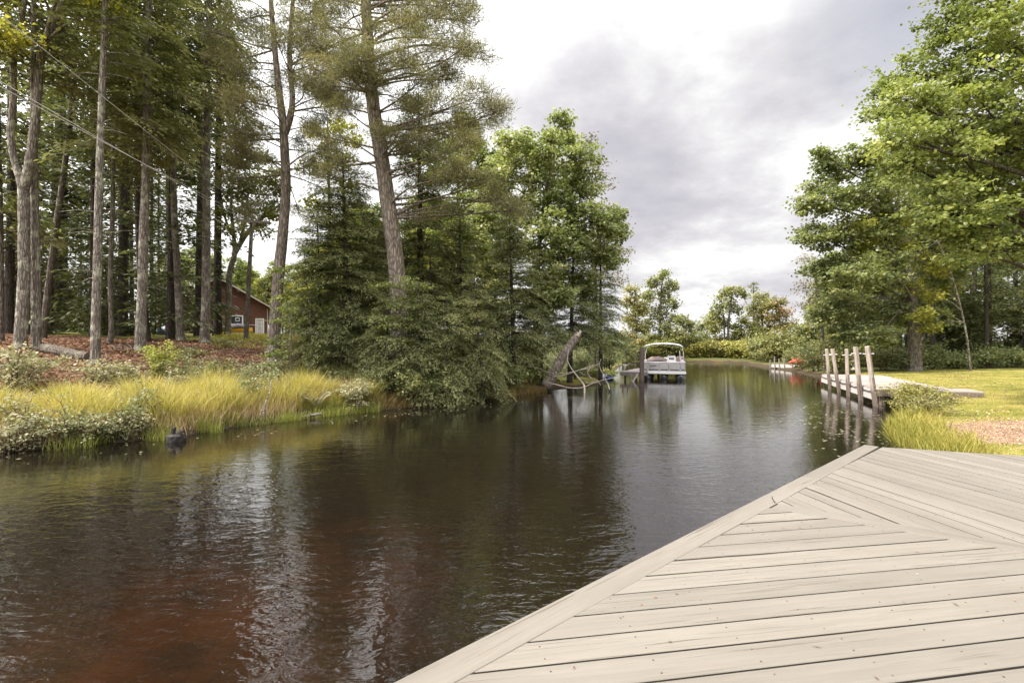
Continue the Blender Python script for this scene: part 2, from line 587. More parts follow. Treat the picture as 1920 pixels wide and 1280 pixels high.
def make_water():
    # one level sheet a little larger than the canal; the banks rise through its rim
    poly = SH
    mb = MB()
    # grid clipped by distance so that the sheet hugs the banks
    xs = np.arange(-62, 30, 1.0); ys = np.arange(-27, 58, 1.0)
    keep = {}
    cx, cy = np.meshgrid(xs + 0.5, ys + 0.5)
    dd = shore_dist(cx.ravel(), cy.ravel()).reshape(cx.shape)
    vid = {}
    vs, fs = [], []

    def vert(i, j):
        if (i, j) not in vid:
            vid[(i, j)] = len(vs)
            vs.append((xs[0] + i * 1.0, ys[0] + j * 1.0, 0.0))
        return vid[(i, j)]
    for j in range(len(ys)):
        for i in range(len(xs)):
            if dd[j, i] < 1.1:
                fs.append((vert(i, j), vert(i + 1, j), vert(i + 1, j + 1), vert(i, j + 1)))
    mb.add(vs, fs)
    m, nt, out = new_mat('canal_water')
    tc = N(nt, 'ShaderNodeTexCoord')
    # wind ripples: crests run across the canal, broken up by a slower noise
    mp = N(nt, 'ShaderNodeMapping')
    mp.inputs['Rotation'].default_value = (0, 0, R(-14))
    mp.inputs['Scale'].default_value = (1.0, 2.3, 1.0)
    L(nt, tc.outputs['Object'], mp.inputs[0])
    w1 = N(nt, 'ShaderNodeTexNoise', Scale=1.8, Detail=3.0, Roughness=0.5, Distortion=0.6)
    w2 = N(nt, 'ShaderNodeTexNoise', Scale=7.5, Detail=2.0, Roughness=0.5, Distortion=0.9)
    L(nt, mp.outputs[0], w1.inputs['Vector'])
    mp2 = N(nt, 'ShaderNodeMapping')
    mp2.inputs['Rotation'].default_value = (0, 0, R(22))
    mp2.inputs['Scale'].default_value = (1.0, 1.7, 1.0)
    L(nt, tc.outputs['Object'], mp2.inputs[0])
    L(nt, mp2.outputs[0], w2.inputs['Vector'])
    calm = N(nt, 'ShaderNodeTexNoise', Scale=0.16, Detail=2.0, Roughness=0.5)
    L(nt, tc.outputs['Object'], calm.inputs['Vector'])
    amp = ramp(nt, [(0.35, g3(0.45)), (0.6, g3(1.0))], calm.outputs[0])
    h = math_node(nt, 'ADD', w1.outputs[0], math_node(nt, 'MULTIPLY', w2.outputs[0], 0.42))
    # the breeze ruffles the open reach by the deck; the far channel lies calmer
    sp = N(nt, 'ShaderNodeSeparateXYZ')
    L(nt, tc.outputs['Object'], sp.inputs[0])
    mr = N(nt, 'ShaderNodeMapRange')
    L(nt, sp.outputs[1], mr.inputs[0])
    for i, v in ((1, 5.0), (2, 14.0), (3, 1.15), (4, 0.42)):
        mr.inputs[i].default_value = v
    b = N(nt, 'ShaderNodeBump', Distance=WAVE_D)
    L(nt, math_node(nt, 'MULTIPLY', amp.outputs[0], mr.outputs[0]), b.inputs['Strength'])
    L(nt, h, b.inputs['Height'])
    fr = N(nt, 'ShaderNodeFresnel', IOR=1.85)
    L(nt, b.outputs[0], fr.inputs['Normal'])
    gl = N(nt, 'ShaderNodeBsdfGlossy', Roughness=0.02)
    gl.inputs['Color'].default_value = (1, 1, 1, 1)
    L(nt, b.outputs[0], gl.inputs['Normal'])
    tr = N(nt, 'ShaderNodeBsdfTransparent')
    tr.inputs['Color'].default_value = WATER_TINT
    # peat-brown suspended matter
    df = N(nt, 'ShaderNodeBsdfDiffuse')
    df.inputs['Color'].default_value = (0.0135, 0.0112, 0.0085, 1)
    body = N(nt, 'ShaderNodeMixShader')
    body.inputs[0].default_value = 0.4
    L(nt, tr.outputs[0], body.inputs[1])
    L(nt, df.outputs[0], body.inputs[2])
    mx = N(nt, 'ShaderNodeMixShader')
    L(nt, fr.outputs[0], mx.inputs[0])
    L(nt, body.outputs[0], mx.inputs[1])
    L(nt, gl.outputs[0], mx.inputs[2])
    L(nt, mx.outputs[0], out.inputs[0])
    tag(mb.build('canal_water', m, None), kind='structure')


WAVE_D = 0.0125
WATER_TINT = (0.50, 0.34, 0.19, 1)
# ------------------------------------------------------------------ plants: generators
M = {}


def make_mats():
    M['hemlock'] = leaf_mat('hemlock_needles', [(0.085, 0.098, 0.04), (0.185, 0.2, 0.078), (0.37, 0.355, 0.155)], 0.28)
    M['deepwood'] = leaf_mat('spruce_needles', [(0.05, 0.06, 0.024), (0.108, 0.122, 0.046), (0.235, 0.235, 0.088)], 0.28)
    M['conifer'] = leaf_mat('fir_needles', [(0.095, 0.104, 0.044), (0.215, 0.216, 0.088), (0.39, 0.365, 0.16)], 0.34)
    M['pine'] = leaf_mat('pine_needles', [(0.09, 0.09, 0.045), (0.185, 0.175, 0.08), (0.335, 0.285, 0.14)], 0.38)
    M['maple'] = leaf_mat('maple_leaves', [(0.105, 0.13, 0.038), (0.23, 0.262, 0.072), (0.41, 0.415, 0.13)], 0.42, 0.42, 0.4)
    M['maple_yellow'] = leaf_mat('pale_maple_leaves', [(0.16, 0.17, 0.03), (0.31, 0.3, 0.06), (0.5, 0.44, 0.1)], 0.45, 0.45, 0.4)
    M['maple_dark'] = leaf_mat('dark_maple_leaves', [(0.085, 0.105, 0.042), (0.19, 0.215, 0.082), (0.35, 0.36, 0.145)], 0.38, 0.42, 0.4)
    M['maple_bright'] = leaf_mat('bright_maple_leaves', [(0.115, 0.14, 0.05), (0.24, 0.27, 0.1), (0.52, 0.51, 0.27)], 0.42, 0.38, 0.5)
    M['far_green'] = leaf_mat('far_tree_leaves', [(0.12, 0.135, 0.05), (0.235, 0.24, 0.09), (0.38, 0.35, 0.14)], 0.4)
    M['far_autumn'] = leaf_mat('turning_leaves', [(0.16, 0.165, 0.06), (0.3, 0.28, 0.11), (0.46, 0.36, 0.16)], 0.4)
    M['far_red'] = leaf_mat('red_autumn_leaves', [(0.17, 0.165, 0.06), (0.31, 0.26, 0.11), (0.54, 0.27, 0.18)], 0.4)
    M['grey_leaf'] = leaf_mat('greyish_leaves', [(0.16, 0.145, 0.105), (0.26, 0.22, 0.16), (0.4, 0.32, 0.26)], 0.3)
    M['shrub'] = leaf_mat('shrub_leaves', [(0.095, 0.105, 0.036), (0.21, 0.215, 0.075), (0.385, 0.355, 0.15)], 0.35, 0.45, 0.4)
    M['shrub_yellow'] = leaf_mat('yellow_shrub_leaves', [(0.18, 0.185, 0.05), (0.33, 0.31, 0.09), (0.52, 0.44, 0.15)], 0.4)
    M['shrub_pale'] = leaf_mat('pale_shrub_leaves', [(0.17, 0.175, 0.095), (0.36, 0.335, 0.2), (0.55, 0.47, 0.31)], 0.3, 0.5, 0.25)
    M['shrub_grey'] = leaf_mat('grey_green_shrub_leaves', [(0.12, 0.14, 0.06), (0.245, 0.262, 0.125), (0.43, 0.42, 0.23)], 0.3, 0.42, 0.5)
    M['beech'] = leaf_mat('beech_leaves', [(0.2, 0.22, 0.05), (0.36, 0.37, 0.085), (0.52, 0.5, 0.15)], 0.45, 0.4, 0.45)
    M['grass_tall'] = leaf_mat('sedge_blades', [(0.25, 0.23, 0.06), (0.5, 0.42, 0.13), (0.73, 0.6, 0.27)], 0.38, 0.6, 0.2)
    M['grass_straw'] = leaf_mat('dry_blades', [(0.36, 0.24, 0.14), (0.58, 0.42, 0.26), (0.76, 0.6, 0.41)], 0.3, 0.6, 0.2)
    M['grass_green'] = leaf_mat('reed_blades', [(0.15, 0.17, 0.04), (0.28, 0.285, 0.07), (0.42, 0.4, 0.12)], 0.4, 0.5, 0.3)
    M['lawn_blade'] = leaf_mat('lawn_blades', [(0.14, 0.15, 0.03), (0.285, 0.26, 0.055), (0.44, 0.35, 0.11)], 0.35, 0.6, 0.2)
    M['litter'] = leaf_mat('dry_leaf_litter', [(0.09, 0.045, 0.03), (0.24, 0.13, 0.085), (0.56, 0.38, 0.26)], 0.1, 0.8, 0.1)
    M['bark'] = bark_mat('grey_bark', (0.15, 0.125, 0.105), (0.36, 0.315, 0.275), (0.42, 0.41, 0.33))
    M['bark_pine'] = bark_mat('pine_bark', (0.15, 0.118, 0.095), (0.40, 0.335, 0.285), None, 6.0, 1.5)
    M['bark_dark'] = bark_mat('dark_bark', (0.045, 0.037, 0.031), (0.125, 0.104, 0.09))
    M['bark_mid'] = bark_mat('brown_bark', (0.10, 0.08, 0.066), (0.27, 0.23, 0.195), (0.2, 0.2, 0.15))
    M['bark_pale'] = bark_mat('birch_bark', (0.35, 0.31, 0.27), (0.62, 0.57, 0.5), None, 3.0, 8.0)
    M['twig'] = plain_mat('twig_bark', (0.085, 0.06, 0.045), 0.85, 0.4, 20)
    M['twig_grey'] = plain_mat('grey_twig_bark', (0.19, 0.16, 0.135), 0.85, 0.4, 20)
    M['dead_wood'] = plain_mat('bleached_dead_wood', (0.42, 0.36, 0.31), 0.8, 0.35, 9)
    M['rot_wood'] = plain_mat('rotten_wood', (0.020, 0.015, 0.013), 0.7, 0.6, 12, bump=0.8)


def perp_to(A, rng):
    w = np.cross(A, rng.normal(size=A.shape))
    return nrm(w)


def leaf_cloud(cards, S, E, per, size, ratio, spread, rng, style='leaf', tone=None):
    """leaves round the outer part of each twig S->E"""
    n = len(S)
    if n == 0:
        return
    idx = np.repeat(np.arange(n), per)
    k = len(idx)
    t = 0.35 + 0.7 * rng.random((k, 1)) ** 0.8
    D = nrm(E - S)
    base_t = (tone if tone is not None else rng.normal(0.45, 0.16, n))[idx]
    T = base_t + rng.normal(0, 0.14, k)
    if style == 'leaf':
        P = S[idx] + (E - S)[idx] * t + rng.normal(size=(k, 3)) * np.array(spread)
        A = D[idx] * 0.5 + rng.normal(size=(k, 3)) * np.array([0.8, 0.8, 0.45]) + np.array([0, 0, -0.25])
        A = nrm(A)
        ln = size * (0.65 + 0.7 * rng.random((k, 1)))
        Nn = np.array([0, 0, 1.0]) + rng.normal(size=(k, 3)) * 0.55
        W = nrm(np.cross(A, Nn)) * ln * ratio
        cards.add(P, A * ln, W, T)
    else:      # needles: brushes that stand out from the twig, mostly upward
        P = S[idx] + (E - S)[idx] * t + rng.normal(size=(k, 3)) * np.array(spread)
        A = nrm(D[idx] * 0.75 + rng.normal(size=(k, 3)) * 0.75 + np.array([0, 0, 0.35]))
        ln = size * (0.7 + 0.6 * rng.random((k, 1)))
        W = perp_to(A, rng) * ln * ratio
        cards.add(P, A * ln, W, T)


def lobed_tree(name, label, cat, trunk, lobes, bark, leaf, per=30, size=0.13, ratio=0.42, spread=(0.25, 0.25, 0.12), style='leaf', shape='kite',
               group=None, sides=10, jit=0.12, seed=1, limb_r=1.0, minfrac=0.25, limb_sag=0.12, twig_sides=3, extra=None, tonevar=0.16, reach=3.0, attach=0.4):
    """trunk: [(point, radius)...]; lobes: dicts c (centre), r (3 radii), n (twigs), optional limb (points)"""
    rng = np.random.default_rng(seed)
    random.seed(seed)
    loc = Vector(trunk[0][0])
    t = thing(name, label, cat, loc, group)
    pts, rad = catmull(trunk, 6)
    tb = MB()
    p2 = list(pts); r2 = list(rad)
    flare = [(p2[0] - Vector((0, 0, 0.35)), r2[0] * 1.4), (p2[0] + Vector((0, 0, 0.02)), r2[0] * 1.2), (p2[0].lerp(p2[1], 0.45), r2[0] * 1.02)]
    tb.tube([f[0] for f in flare] + p2[1:], [f[1] for f in flare] + r2[1:], sides, True, jit)
    if extra:
        for ctrl in extra:                              # further stems of the same trunk
            q, qr = catmull(ctrl, 6)
            tb.tube(q, qr, sides, True, jit)
            pts = pts + q; rad = rad + qr
    tb.build('trunk', M[bark], t, True)
    lb = MB()
    limb_sets = []
    cards = Cards()
    SS, EE, TT = [], [], []
    zs = [p.z for p in pts]
    for lo in lobes:
        c = Vector(lo['c']); rr = lo['r']
        if 'limb' in lo:
            ctrl = [Vector(x) for x in lo['limb']]
            r0 = lo.get('lr', 0.05)
        else:
            best, bi = None, 0
            for i, p in enumerate(pts):
                if i < len(pts) * minfrac and len(pts) > 4:
                    continue
                hd = math.hypot(c.x - p.x, c.y - p.y)
                want = c.z - attach * hd
                s = abs(p.z - want) + 0.3 * hd
                if best is None or s < best:
                    best, bi = s, i
            p = pts[bi]
            d = (c - p).length
            r0 = min(rad[bi] * 0.62, (0.02 + 0.014 * d) * limb_r)
            mid = p.lerp(c, 0.45) + Vector((0, 0, limb_sag * d)) + Vector(rng.normal(size=3) * 0.05 * d)
            ctrl = [p, mid, c]
        cc = [(q, r0 + (0.012 - r0) * (i / (len(ctrl) - 1)) ** 0.8) for i, q in enumerate(ctrl)]
        lp, lr = catmull(cc, 5)
        if group is None and len(limb_sets) < 95:
            lb = MB()
            limb_sets.append(lb)
        lb.tube(lp, lr, 6, False, 0.15)
        LP = np.array([tuple(x) for x in lp])
        n = lo['n']
        u = unit(n, rng) * (rng.random((n, 1)) ** (1 / 2.3))
        E = np.array(c) + u * np.array(rr)
        tone0 = rng.normal(0, 0.10)
        for e in E:
            js = rng.integers(int(len(LP) * 0.3), len(LP), 5)
            j = js[np.argmin(np.linalg.norm(LP[js] - e, axis=1))]
            s = LP[j]
            v = e - s
            ln = np.linalg.norm(v)
            if ln > reach:
                s = e - v / ln * reach
            m_ = s + v * 0.5 * min(1.0, reach / max(ln, 1e-6)) + np.array([0, 0, 0.10 * ln]) + rng.normal(size=3) * 0.06 * ln
            a0 = min(lr[j] * 0.6, 0.006 + 0.006 * ln)
            lb.tube([LP[j] if ln > reach else s, m_, e], [a0, a0 * 0.7, 0.004], twig_sides, False)
            SS.append(m_); EE.append(e); TT.append(0.46 + tone0 + rng.normal(0, tonevar))
            if lo.get('side', True) and ln > 0.5:
                for q in range(2):
                    e2 = m_ + (e - m_) * (0.3 + 0.5 * rng.random()) + rng.normal(size=3) * np.array([0.35, 0.35, 0.15]) * min(ln, 1.6) * 0.6
                    s2 = m_ + (e2 - m_) * 0.2
                    SS.append(s2); EE.append(e2); TT.append(TT[-1 - q])
                    lb.tube([m_, e2], [a0 * 0.5, 0.003], 3, False)
    if limb_sets:
        for q in limb_sets:
            q.build('limb', M[bark], t, True)
    else:
        lb.build('limbs', M[bark], t, True)
    if SS:
        leaf_cloud(cards, np.array(SS), np.array(EE), per, size, ratio, spread, rng, style, np.array(TT))
        cards.build('crown', M[leaf], t, shape)
    return t


def conifer(name, label, cat, trunk, zb, Rmax, bark, leaf, seed=1, card=(0.17, 0.05), spacing=0.3, per_whorl=5, droop=0.35, step=0.13, rise=0.12,
            dead=0, group=None, shapef=0.85, sides=9, jit=0.12, gaps=0.1, flare=1.2, skirt=None, lateral=0.36, topz=None):
    """layered conifer: drooping branches of flat sprays on a tapering trunk; zb = lowest living branch above the base"""
    rng = np.random.default_rng(seed)
    random.seed(seed)
    loc = Vector(trunk[0][0])
    t = thing(name, label, cat, loc, group)
    pts, rad = catmull(trunk, 6)
    tb = MB()
    q = [pts[0] - Vector((0, 0, 0.35)), pts[0] + Vector((0, 0, 0.03)), pts[0].lerp(pts[1], 0.4)] + pts[1:]
    qr = [rad[0] * flare * 1.15, rad[0] * flare, rad[0] * 1.06] + rad[1:]
    tb.tube(q, qr, sides, True, jit)
    Z = np.array([p.z for p in pts]); PX = np.array([p.x for p in pts]); PY = np.array([p.y for p in pts]); RR = np.array(rad)
    z0, z1 = loc.z + zb, pts[-1].z
    if topz is not None:
        z1 = topz
    lb = MB()
    cards = Cards()

    def trunk_at(z):
        return np.array([np.interp(z, Z, PX), np.interp(z, Z, PY), z]), float(np.interp(z, Z, RR))
    for _ in range(dead):                                 # dead snags below the crown
        z = loc.z + zb * (0.25 + 0.75 * rng.random())
        p, r = trunk_at(z)
        a = rng.random() * 2 * math.pi
        ln = 0.3 + 0.9 * rng.random()
        d = np.array([math.cos(a), math.sin(a), -0.1 + 0.3 * rng.random()])
        lb.tube([p, p + d * ln * 0.5, p + d * ln + np.array([0, 0, -0.12 * ln])], [0.016, 0.011, 0.004], 4, False)
    z = z0
    while z < z1 - 0.05:
        f = (z - z0) / (z1 - z0)
        prof = (1 - f) ** shapef
        if skirt:
            prof *= min(1.0, 0.55 + f * skirt)
        for _ in range(per_whorl):
            if rng.random() < gaps:
                continue
            zz = z + rng.normal() * spacing * 0.3
            p, r = trunk_at(min(max(zz, loc.z + 0.1), z1))
            a = rng.random() * 2 * math.pi
            ln = Rmax * prof * (0.6 + 0.5 * rng.random()) + 0.10
            h = np.array([math.cos(a), math.sin(a), 0.0])
            side = np.array([-h[1], h[0], 0.0])
            rs, dr = rise * (0.6 + 0.8 * rng.random()) + 0.25 * f, droop * (0.7 + 0.6 * rng.random()) * (1 - 0.5 * f)
            ns = max(3, int(ln / step))
            s = (np.arange(ns) + rng.random(ns)) / ns
            s = 0.10 + 0.9 * s
            C = p + h * (s * ln)[:, None]
            C[:, 2] += ln * (rs * s - dr * s * s)
            bp = [p, p + h * ln * 0.5 + np.array([0, 0, ln * (rs * .5 - dr * .25)]), p + h * ln + np.array([0, 0, ln * (rs - dr)])]
            lb.tube(bp, [0.008 + 0.007 * ln, 0.006 + 0.004 * ln, 0.003], 4, False)
            # lateral sprays: several cards outward each way
            lat = lateral * ln * (1.05 - s) + 0.10
            slope = rs - 2 * dr * s
            tone = rng.normal(0.42, 0.13)
            for sg in (-1, 1):
                m = np.maximum(2, (lat / (card[0] * 0.42)).astype(int))
                idx = np.repeat(np.arange(ns), m)
                k = len(idx)
                u = rng.random(k)
                hang = -0.25 * u * lat[idx]
                P = C[idx] + side * (sg * u * lat[idx])[:, None] + h * (u * lat[idx] * 0.55)[:, None]
                P[:, 2] += hang * 0.6
                P += rng.normal(size=(k, 3)) * np.array([0.04, 0.04, 0.05]) * (card[0] / 0.15)
                A = h * 0.75 + side * sg * (0.45 + 0.3 * rng.random((k, 1))) + rng.normal(size=(k, 3)) * 0.2
                A[:, 2] += slope[idx] * 0.6 - 0.18
                A = nrm(A)
                Nn = np.array([0, 0, 1.0]) + rng.normal(size=(k, 3)) * 0.45
                ll = card[0] * (0.7 + 0.6 * rng.random((k, 1)))
                W = nrm(np.cross(A, Nn)) * card[1] * (0.5 + 0.5 * rng.random((k, 1)))
                # paler young growth at the tips
                T = tone + 0.20 * (u - 0.4) + 0.15 * (s[idx] - 0.5) + rng.normal(0, 0.10, k)
                cards.add(P, A * ll, W, T)
        z += spacing * (1.1 - 0.35 * f)
    tb.build('trunk', M[bark], t, True)
    lb.build('limbs', M[bark], t, True)
    if cards.count():
        cards.build('crown', M[leaf], t)
    return t


def px_trunk(base, pts, top=None, wob=0.0):
    """trunk path from photo pixels at the depth of its base: pts = [(px, py, width_px)]; base row = pts[0]"""
    Y = base.y
    out = []
    for i, (px, py, w) in enumerate(pts):
        p = at(px, py, Y)
        if i == 0:
            p = base.copy()
        out.append((p, 0.385 * w * Y / FPX))
    if top:
        a, b = out[-2][0], out[-1][0]
        d = (b - a) / max(b.z - a.z, 0.1)
        out.append((b + Vector((d.x * 0.5, d.y * 0.5, 1.0)) * top, 0.03))
    return out


def shrub(name, label, base, w, h, n, leaf, per=28, size=0.08, ratio=0.4, stems=9, seed=1, group=None, twig='twig', spread=0.12, lean=(0, 0), shape='kite',
          flat=1.0, hollow=0.25, cat='shrub', depth=None):
    """several stems from one root, twigs with leaves through an uneven dome"""
    rng = np.random.default_rng(seed)
    random.seed(seed)
    base = Vector(base)
    t = thing(name, label, cat, base, group)
    sb = MB()
    dw = depth or w
    SS, EE, TT = [], [], []
    paths = []
    for k in range(stems):
        a = 2 * math.pi * (k + rng.random()) / stems
        q = 0.25 + 0.75 * rng.random()
        tip = base + Vector((math.cos(a) * w * 0.5 * q * 0.85 + lean[0] * h, math.sin(a) * dw * 0.5 * q * 0.85 + lean[1] * h, h * (1.02 - 0.5 * q * q) * (0.75 + 0.25 * rng.random())))
        root = base + Vector((math.cos(a) * w * 0.06, math.sin(a) * dw * 0.06, -0.12))
        mid = root.lerp(tip, 0.5) + Vector((-math.cos(a) * w * 0.06, -math.sin(a) * dw * 0.06, h * 0.10))
        p, r = catmull([(root, 0.006 + 0.007 * h), (mid, 0.004 + 0.004 * h), (tip, 0.003)], 4)
        sb.tube(p, r, 4, False)
        paths.append(np.array([tuple(x) for x in p]))
    for i in range(n):
        pa = paths[rng.integers(len(paths))]
        j = rng.integers(int(len(pa) * hollow), len(pa))
        s = pa[j]
        v = rng.normal(size=3) * np.array([w, dw, h * 0.55 * flat]) * 0.17 + np.array([0, 0, 0.06 * h])
        e = s + v
        m_ = s + v * 0.4
        sb.tube([s, e], [0.004 + 0.002 * h, 0.002], 3, False)
        SS.append(s + v * 0.1); EE.append(e); TT.append(rng.normal(0.45, 0.16))
    sb.build('stems', M[twig], t, True)
    c = Cards()
    leaf_cloud(c, np.array(SS), np.array(EE), per, size, ratio, (spread, spread, spread * 0.6), rng, 'leaf', np.array(TT))
    c.build('foliage', M[leaf], t, shape)
    return t


def grass_patch(name, xy, hmin, hmax, wid, leaf, kind='stuff', lean=0.35, zoff=0.0, tone=None, seed=3, hvar=0.0):
    rng = np.random.default_rng(seed)
    n = len(xy)
    z = np.maximum(ground_z(xy[:, 0], xy[:, 1]), -0.08) + zoff - 0.02
    P = np.column_stack([xy, z])
    h = hmin + (hmax - hmin) * rng.random((n, 1))
    if hvar:
        h = h * (1 - hvar + 2 * hvar * (0.5 + 0.5 * np.sin(xy[:, :1] * 1.7 + 2 * np.sin(xy[:, 1:] * 1.1)) * np.sin(xy[:, 1:] * 2.3 + xy[:, :1])))
    a = rng.random(n) * 2 * math.pi
    A = np.column_stack([np.cos(a) * lean * rng.random(n), np.sin(a) * lean * rng.random(n), np.ones(n)]) * h
    a2 = rng.random(n) * 2 * math.pi
    W = np.column_stack([np.cos(a2), np.sin(a2), np.zeros(n)]) * wid * (0.6 + 0.8 * rng.random((n, 1)))
    T = (tone if tone is not None else 0.5) + rng.normal(0, 0.17, n)
    c = Cards()
    c.add(P, A, W, T)
    o = c.build(name, M[leaf], None, 'blade')
    return tag(o, kind=kind)
# ------------------------------------------------------------------ camera, sky, sun
SUN_AZ, SUN_EL = -106.0, 50.0            # degrees to the right of the viewing direction, above the horizon
SUN_STRENGTH, SUN_ANGLE = 3.3, 3.0
EXPOSURE = 1.12


def make_camera():
    cd = bpy.data.cameras.new('camera')
    cd.sensor_width = 36.0
    cd.lens = 36.0 * FPX / 1920.0
    cd.shift_y = (HOR - 640.0) / 1920.0
    cd.clip_start = 0.05
    cd.clip_end = 6000
    o = bpy.data.objects.new('camera', cd)
    COL.objects.link(o)
    o.location = (0, 0, CAMZ)
    o.rotation_euler = (R(90), 0, 0)
    scene.camera = o


def sky_dir(px, py):
    return Vector(((px - 960) / FPX, 1.0, -(py - HOR) / FPX)).normalized()


def make_sky():
    w = bpy.data.worlds.new('World')
    scene.world = w
    w.use_nodes = True
    nt = w.node_tree
    for n in list(nt.nodes):
        nt.nodes.remove(n)
    out = nt.nodes.new('ShaderNodeOutputWorld')
    sky = N(nt, 'ShaderNodeTexSky', sky_type='NISHITA')
    sky.sun_disc = False
    sky.sun_elevation = R(SUN_EL)
    sky.sun_rotation = R(SUN_AZ)
    bg1 = N(nt, 'ShaderNodeBackground', Strength=0.06)
    L(nt, sky.outputs[0], bg1.inputs[0])
    tc = N(nt, 'ShaderNodeTexCoord')
    sp = N(nt, 'ShaderNodeSeparateXYZ')
    L(nt, tc.outputs['Generated'], sp.inputs[0])
    # the cloud deck is a plane above: divide by height
    zc = math_node(nt, 'ADD', math_node(nt, 'MAXIMUM', sp.outputs[2], 0.0), 0.22)
    cb = N(nt, 'ShaderNodeCombineXYZ')
    L(nt, math_node(nt, 'DIVIDE', sp.outputs[0], zc), cb.inputs[0])
    L(nt, math_node(nt, 'DIVIDE', sp.outputs[1], zc), cb.inputs[1])
    n1 = N(nt, 'ShaderNodeTexNoise', Scale=1.35, Detail=8.0, Roughness=0.56, Distortion=0.25)
    n2 = N(nt, 'ShaderNodeTexNoise', Scale=3.1, Detail=6.0, Roughness=0.6)
    L(nt, cb.outputs[0], n1.inputs['Vector'])
    L(nt, cb.outputs[0], n2.inputs['Vector'])

    # shaded bellies of the larger clouds: direction, angular radius, depth
    def patch(px, py, rad, amt):
        d = sky_dir(px, py)
        dt = N(nt, 'ShaderNodeVectorMath', operation='DISTANCE')
        L(nt, tc.outputs['Generated'], dt.inputs[0])
        dt.inputs[1].default_value = d
        v = math_node(nt, 'SUBTRACT', 1.0, math_node(nt, 'DIVIDE', dt.outputs['Value'], rad))
        return math_node(nt, 'MULTIPLY', math_node(nt, 'MAXIMUM', v, 0.0), amt)
    tot = None
    for args in ((1270, 320, 0.20, 0.30), (1160, 335, 0.15, 0.28), (1400, 350, 0.17, 0.20), (1085, 120, 0.24, 0.46), (1400, 505, 0.20, 0.24), (1190, 480, 0.2, 0.14), (1000, 200, 0.18, 0.22), (1420, 90, 0.22, 0.22)):
        v = patch(*args)
        tot = v if tot is None else math_node(nt, 'ADD', tot, v)
    br = None
    for args in ((1180, 90, 0.30, 0.16), (1330, 225, 0.10, 0.12), (960, 60, 0.35, 0.2), (1530, 120, 0.22, 0.14), (1310, 450, 0.12, 0.08)):
        v = patch(*args)
        br = v if br is None else math_node(nt, 'ADD', br, v)
    n3 = N(nt, 'ShaderNodeTexNoise', Scale=7.0, Detail=5.0, Roughness=0.6)
    L(nt, cb.outputs[0], n3.inputs['Vector'])
    f = math_node(nt, 'ADD', math_node(nt, 'MULTIPLY', n1.outputs[0], 1.45), math_node(nt, 'MULTIPLY', n2.outputs[0], 0.75))
    f = math_node(nt, 'ADD', f, math_node(nt, 'MULTIPLY', n3.outputs[0], 0.18))
    f = math_node(nt, 'SUBTRACT', math_node(nt, 'ADD', math_node(nt, 'SUBTRACT', f, tot), br), 0.54)
    cr = ramp(nt, [(0.0, (0.25, 0.243, 0.272)), (0.26, (0.315, 0.307, 0.330)), (0.44, (0.385, 0.378, 0.388)), (0.58, (0.465, 0.463, 0.462)), (0.85, (0.57, 0.568, 0.563))], f)
    bg2 = N(nt, 'ShaderNodeBackground')
    # the cloud deck is brightest overhead and round the veiled sun
    dp = N(nt, 'ShaderNodeVectorMath', operation='DOT_PRODUCT')
    L(nt, tc.outputs['Generated'], dp.inputs[0])
    dp.inputs[1].default_value = (math.sin(R(SUN_AZ)) * math.cos(R(SUN_EL)), math.cos(R(SUN_AZ)) * math.cos(R(SUN_EL)), math.sin(R(SUN_EL)))

    def smooth(v, a, b):
        n = N(nt, 'ShaderNodeMapRange', interpolation_type='SMOOTHSTEP')
        L(nt, v, n.inputs[0])
        n.inputs[1].default_value = a
        n.inputs[2].default_value = b
        return n.outputs[0]
    gain = math_node(nt, 'ADD', 1.0, math_node(nt, 'ADD', math_node(nt, 'MULTIPLY', smooth(sp.outputs[2], 0.48, 1.0), 1.6), math_node(nt, 'MULTIPLY', smooth(dp.outputs['Value'], 0.08, 1.0), 2.5)))
    L(nt, gain, bg2.inputs['Strength'])
    L(nt, cr.outputs[0], bg2.inputs[0])
    # a few thin places where blue shows
    blue = math_node(nt, 'ADD', patch(1690, 20, 0.16, 0.9), math_node(nt, 'MULTIPLY', math_node(nt, 'MAXIMUM', math_node(nt, 'SUBTRACT', 0.34, n1.outputs[0]), 0.0), 2.0))
    blue = math_node(nt, 'MINIMUM', math_node(nt, 'MULTIPLY', blue, n2.outputs[0]), 0.6)
    cov = math_node(nt, 'SUBTRACT', 1.0, blue)
    mx = N(nt, 'ShaderNodeMixShader')
    L(nt, cov, mx.inputs[0])
    L(nt, bg1.outputs[0], mx.inputs[1])
    L(nt, bg2.outputs[0], mx.inputs[2])
    L(nt, mx.outputs[0], out.inputs[0])
    sd = bpy.data.lights.new('sun', 'SUN')
    sd.energy = SUN_STRENGTH
    sd.angle = R(SUN_ANGLE)
    sd.color = (1.0, 0.93, 0.82)
    so = bpy.data.objects.new('sun', sd)
    COL.objects.link(so)
    d = Vector((math.sin(R(SUN_AZ)) * math.cos(R(SUN_EL)), math.cos(R(SUN_AZ)) * math.cos(R(SUN_EL)), math.sin(R(SUN_EL))))
    so.rotation_euler = (-d).to_track_quat('-Z', 'Y').to_euler()
    so.location = d * 60
    vs = scene.view_settings
    vs.view_transform = 'Standard'
    vs.look = 'None'
    vs.exposure = EXPOSURE
    vs.gamma = 1.0
    cy = scene.cycles
    cy.use_denoising = True
    cy.max_bounces = 8
    cy.diffuse_bounces = 3
    cy.glossy_bounces = 3
    cy.transmission_bounces = 4
    cy.transparent_max_bounces = 8
    cy.sample_clamp_indirect = 6.0
    cy.caustics_reflective = False
    cy.caustics_refractive = False
    cy.use_adaptive_sampling = True
    cy.adaptive_threshold = 0.015


# ------------------------------------------------------------------ the deck under the camera
DZ = 0.8


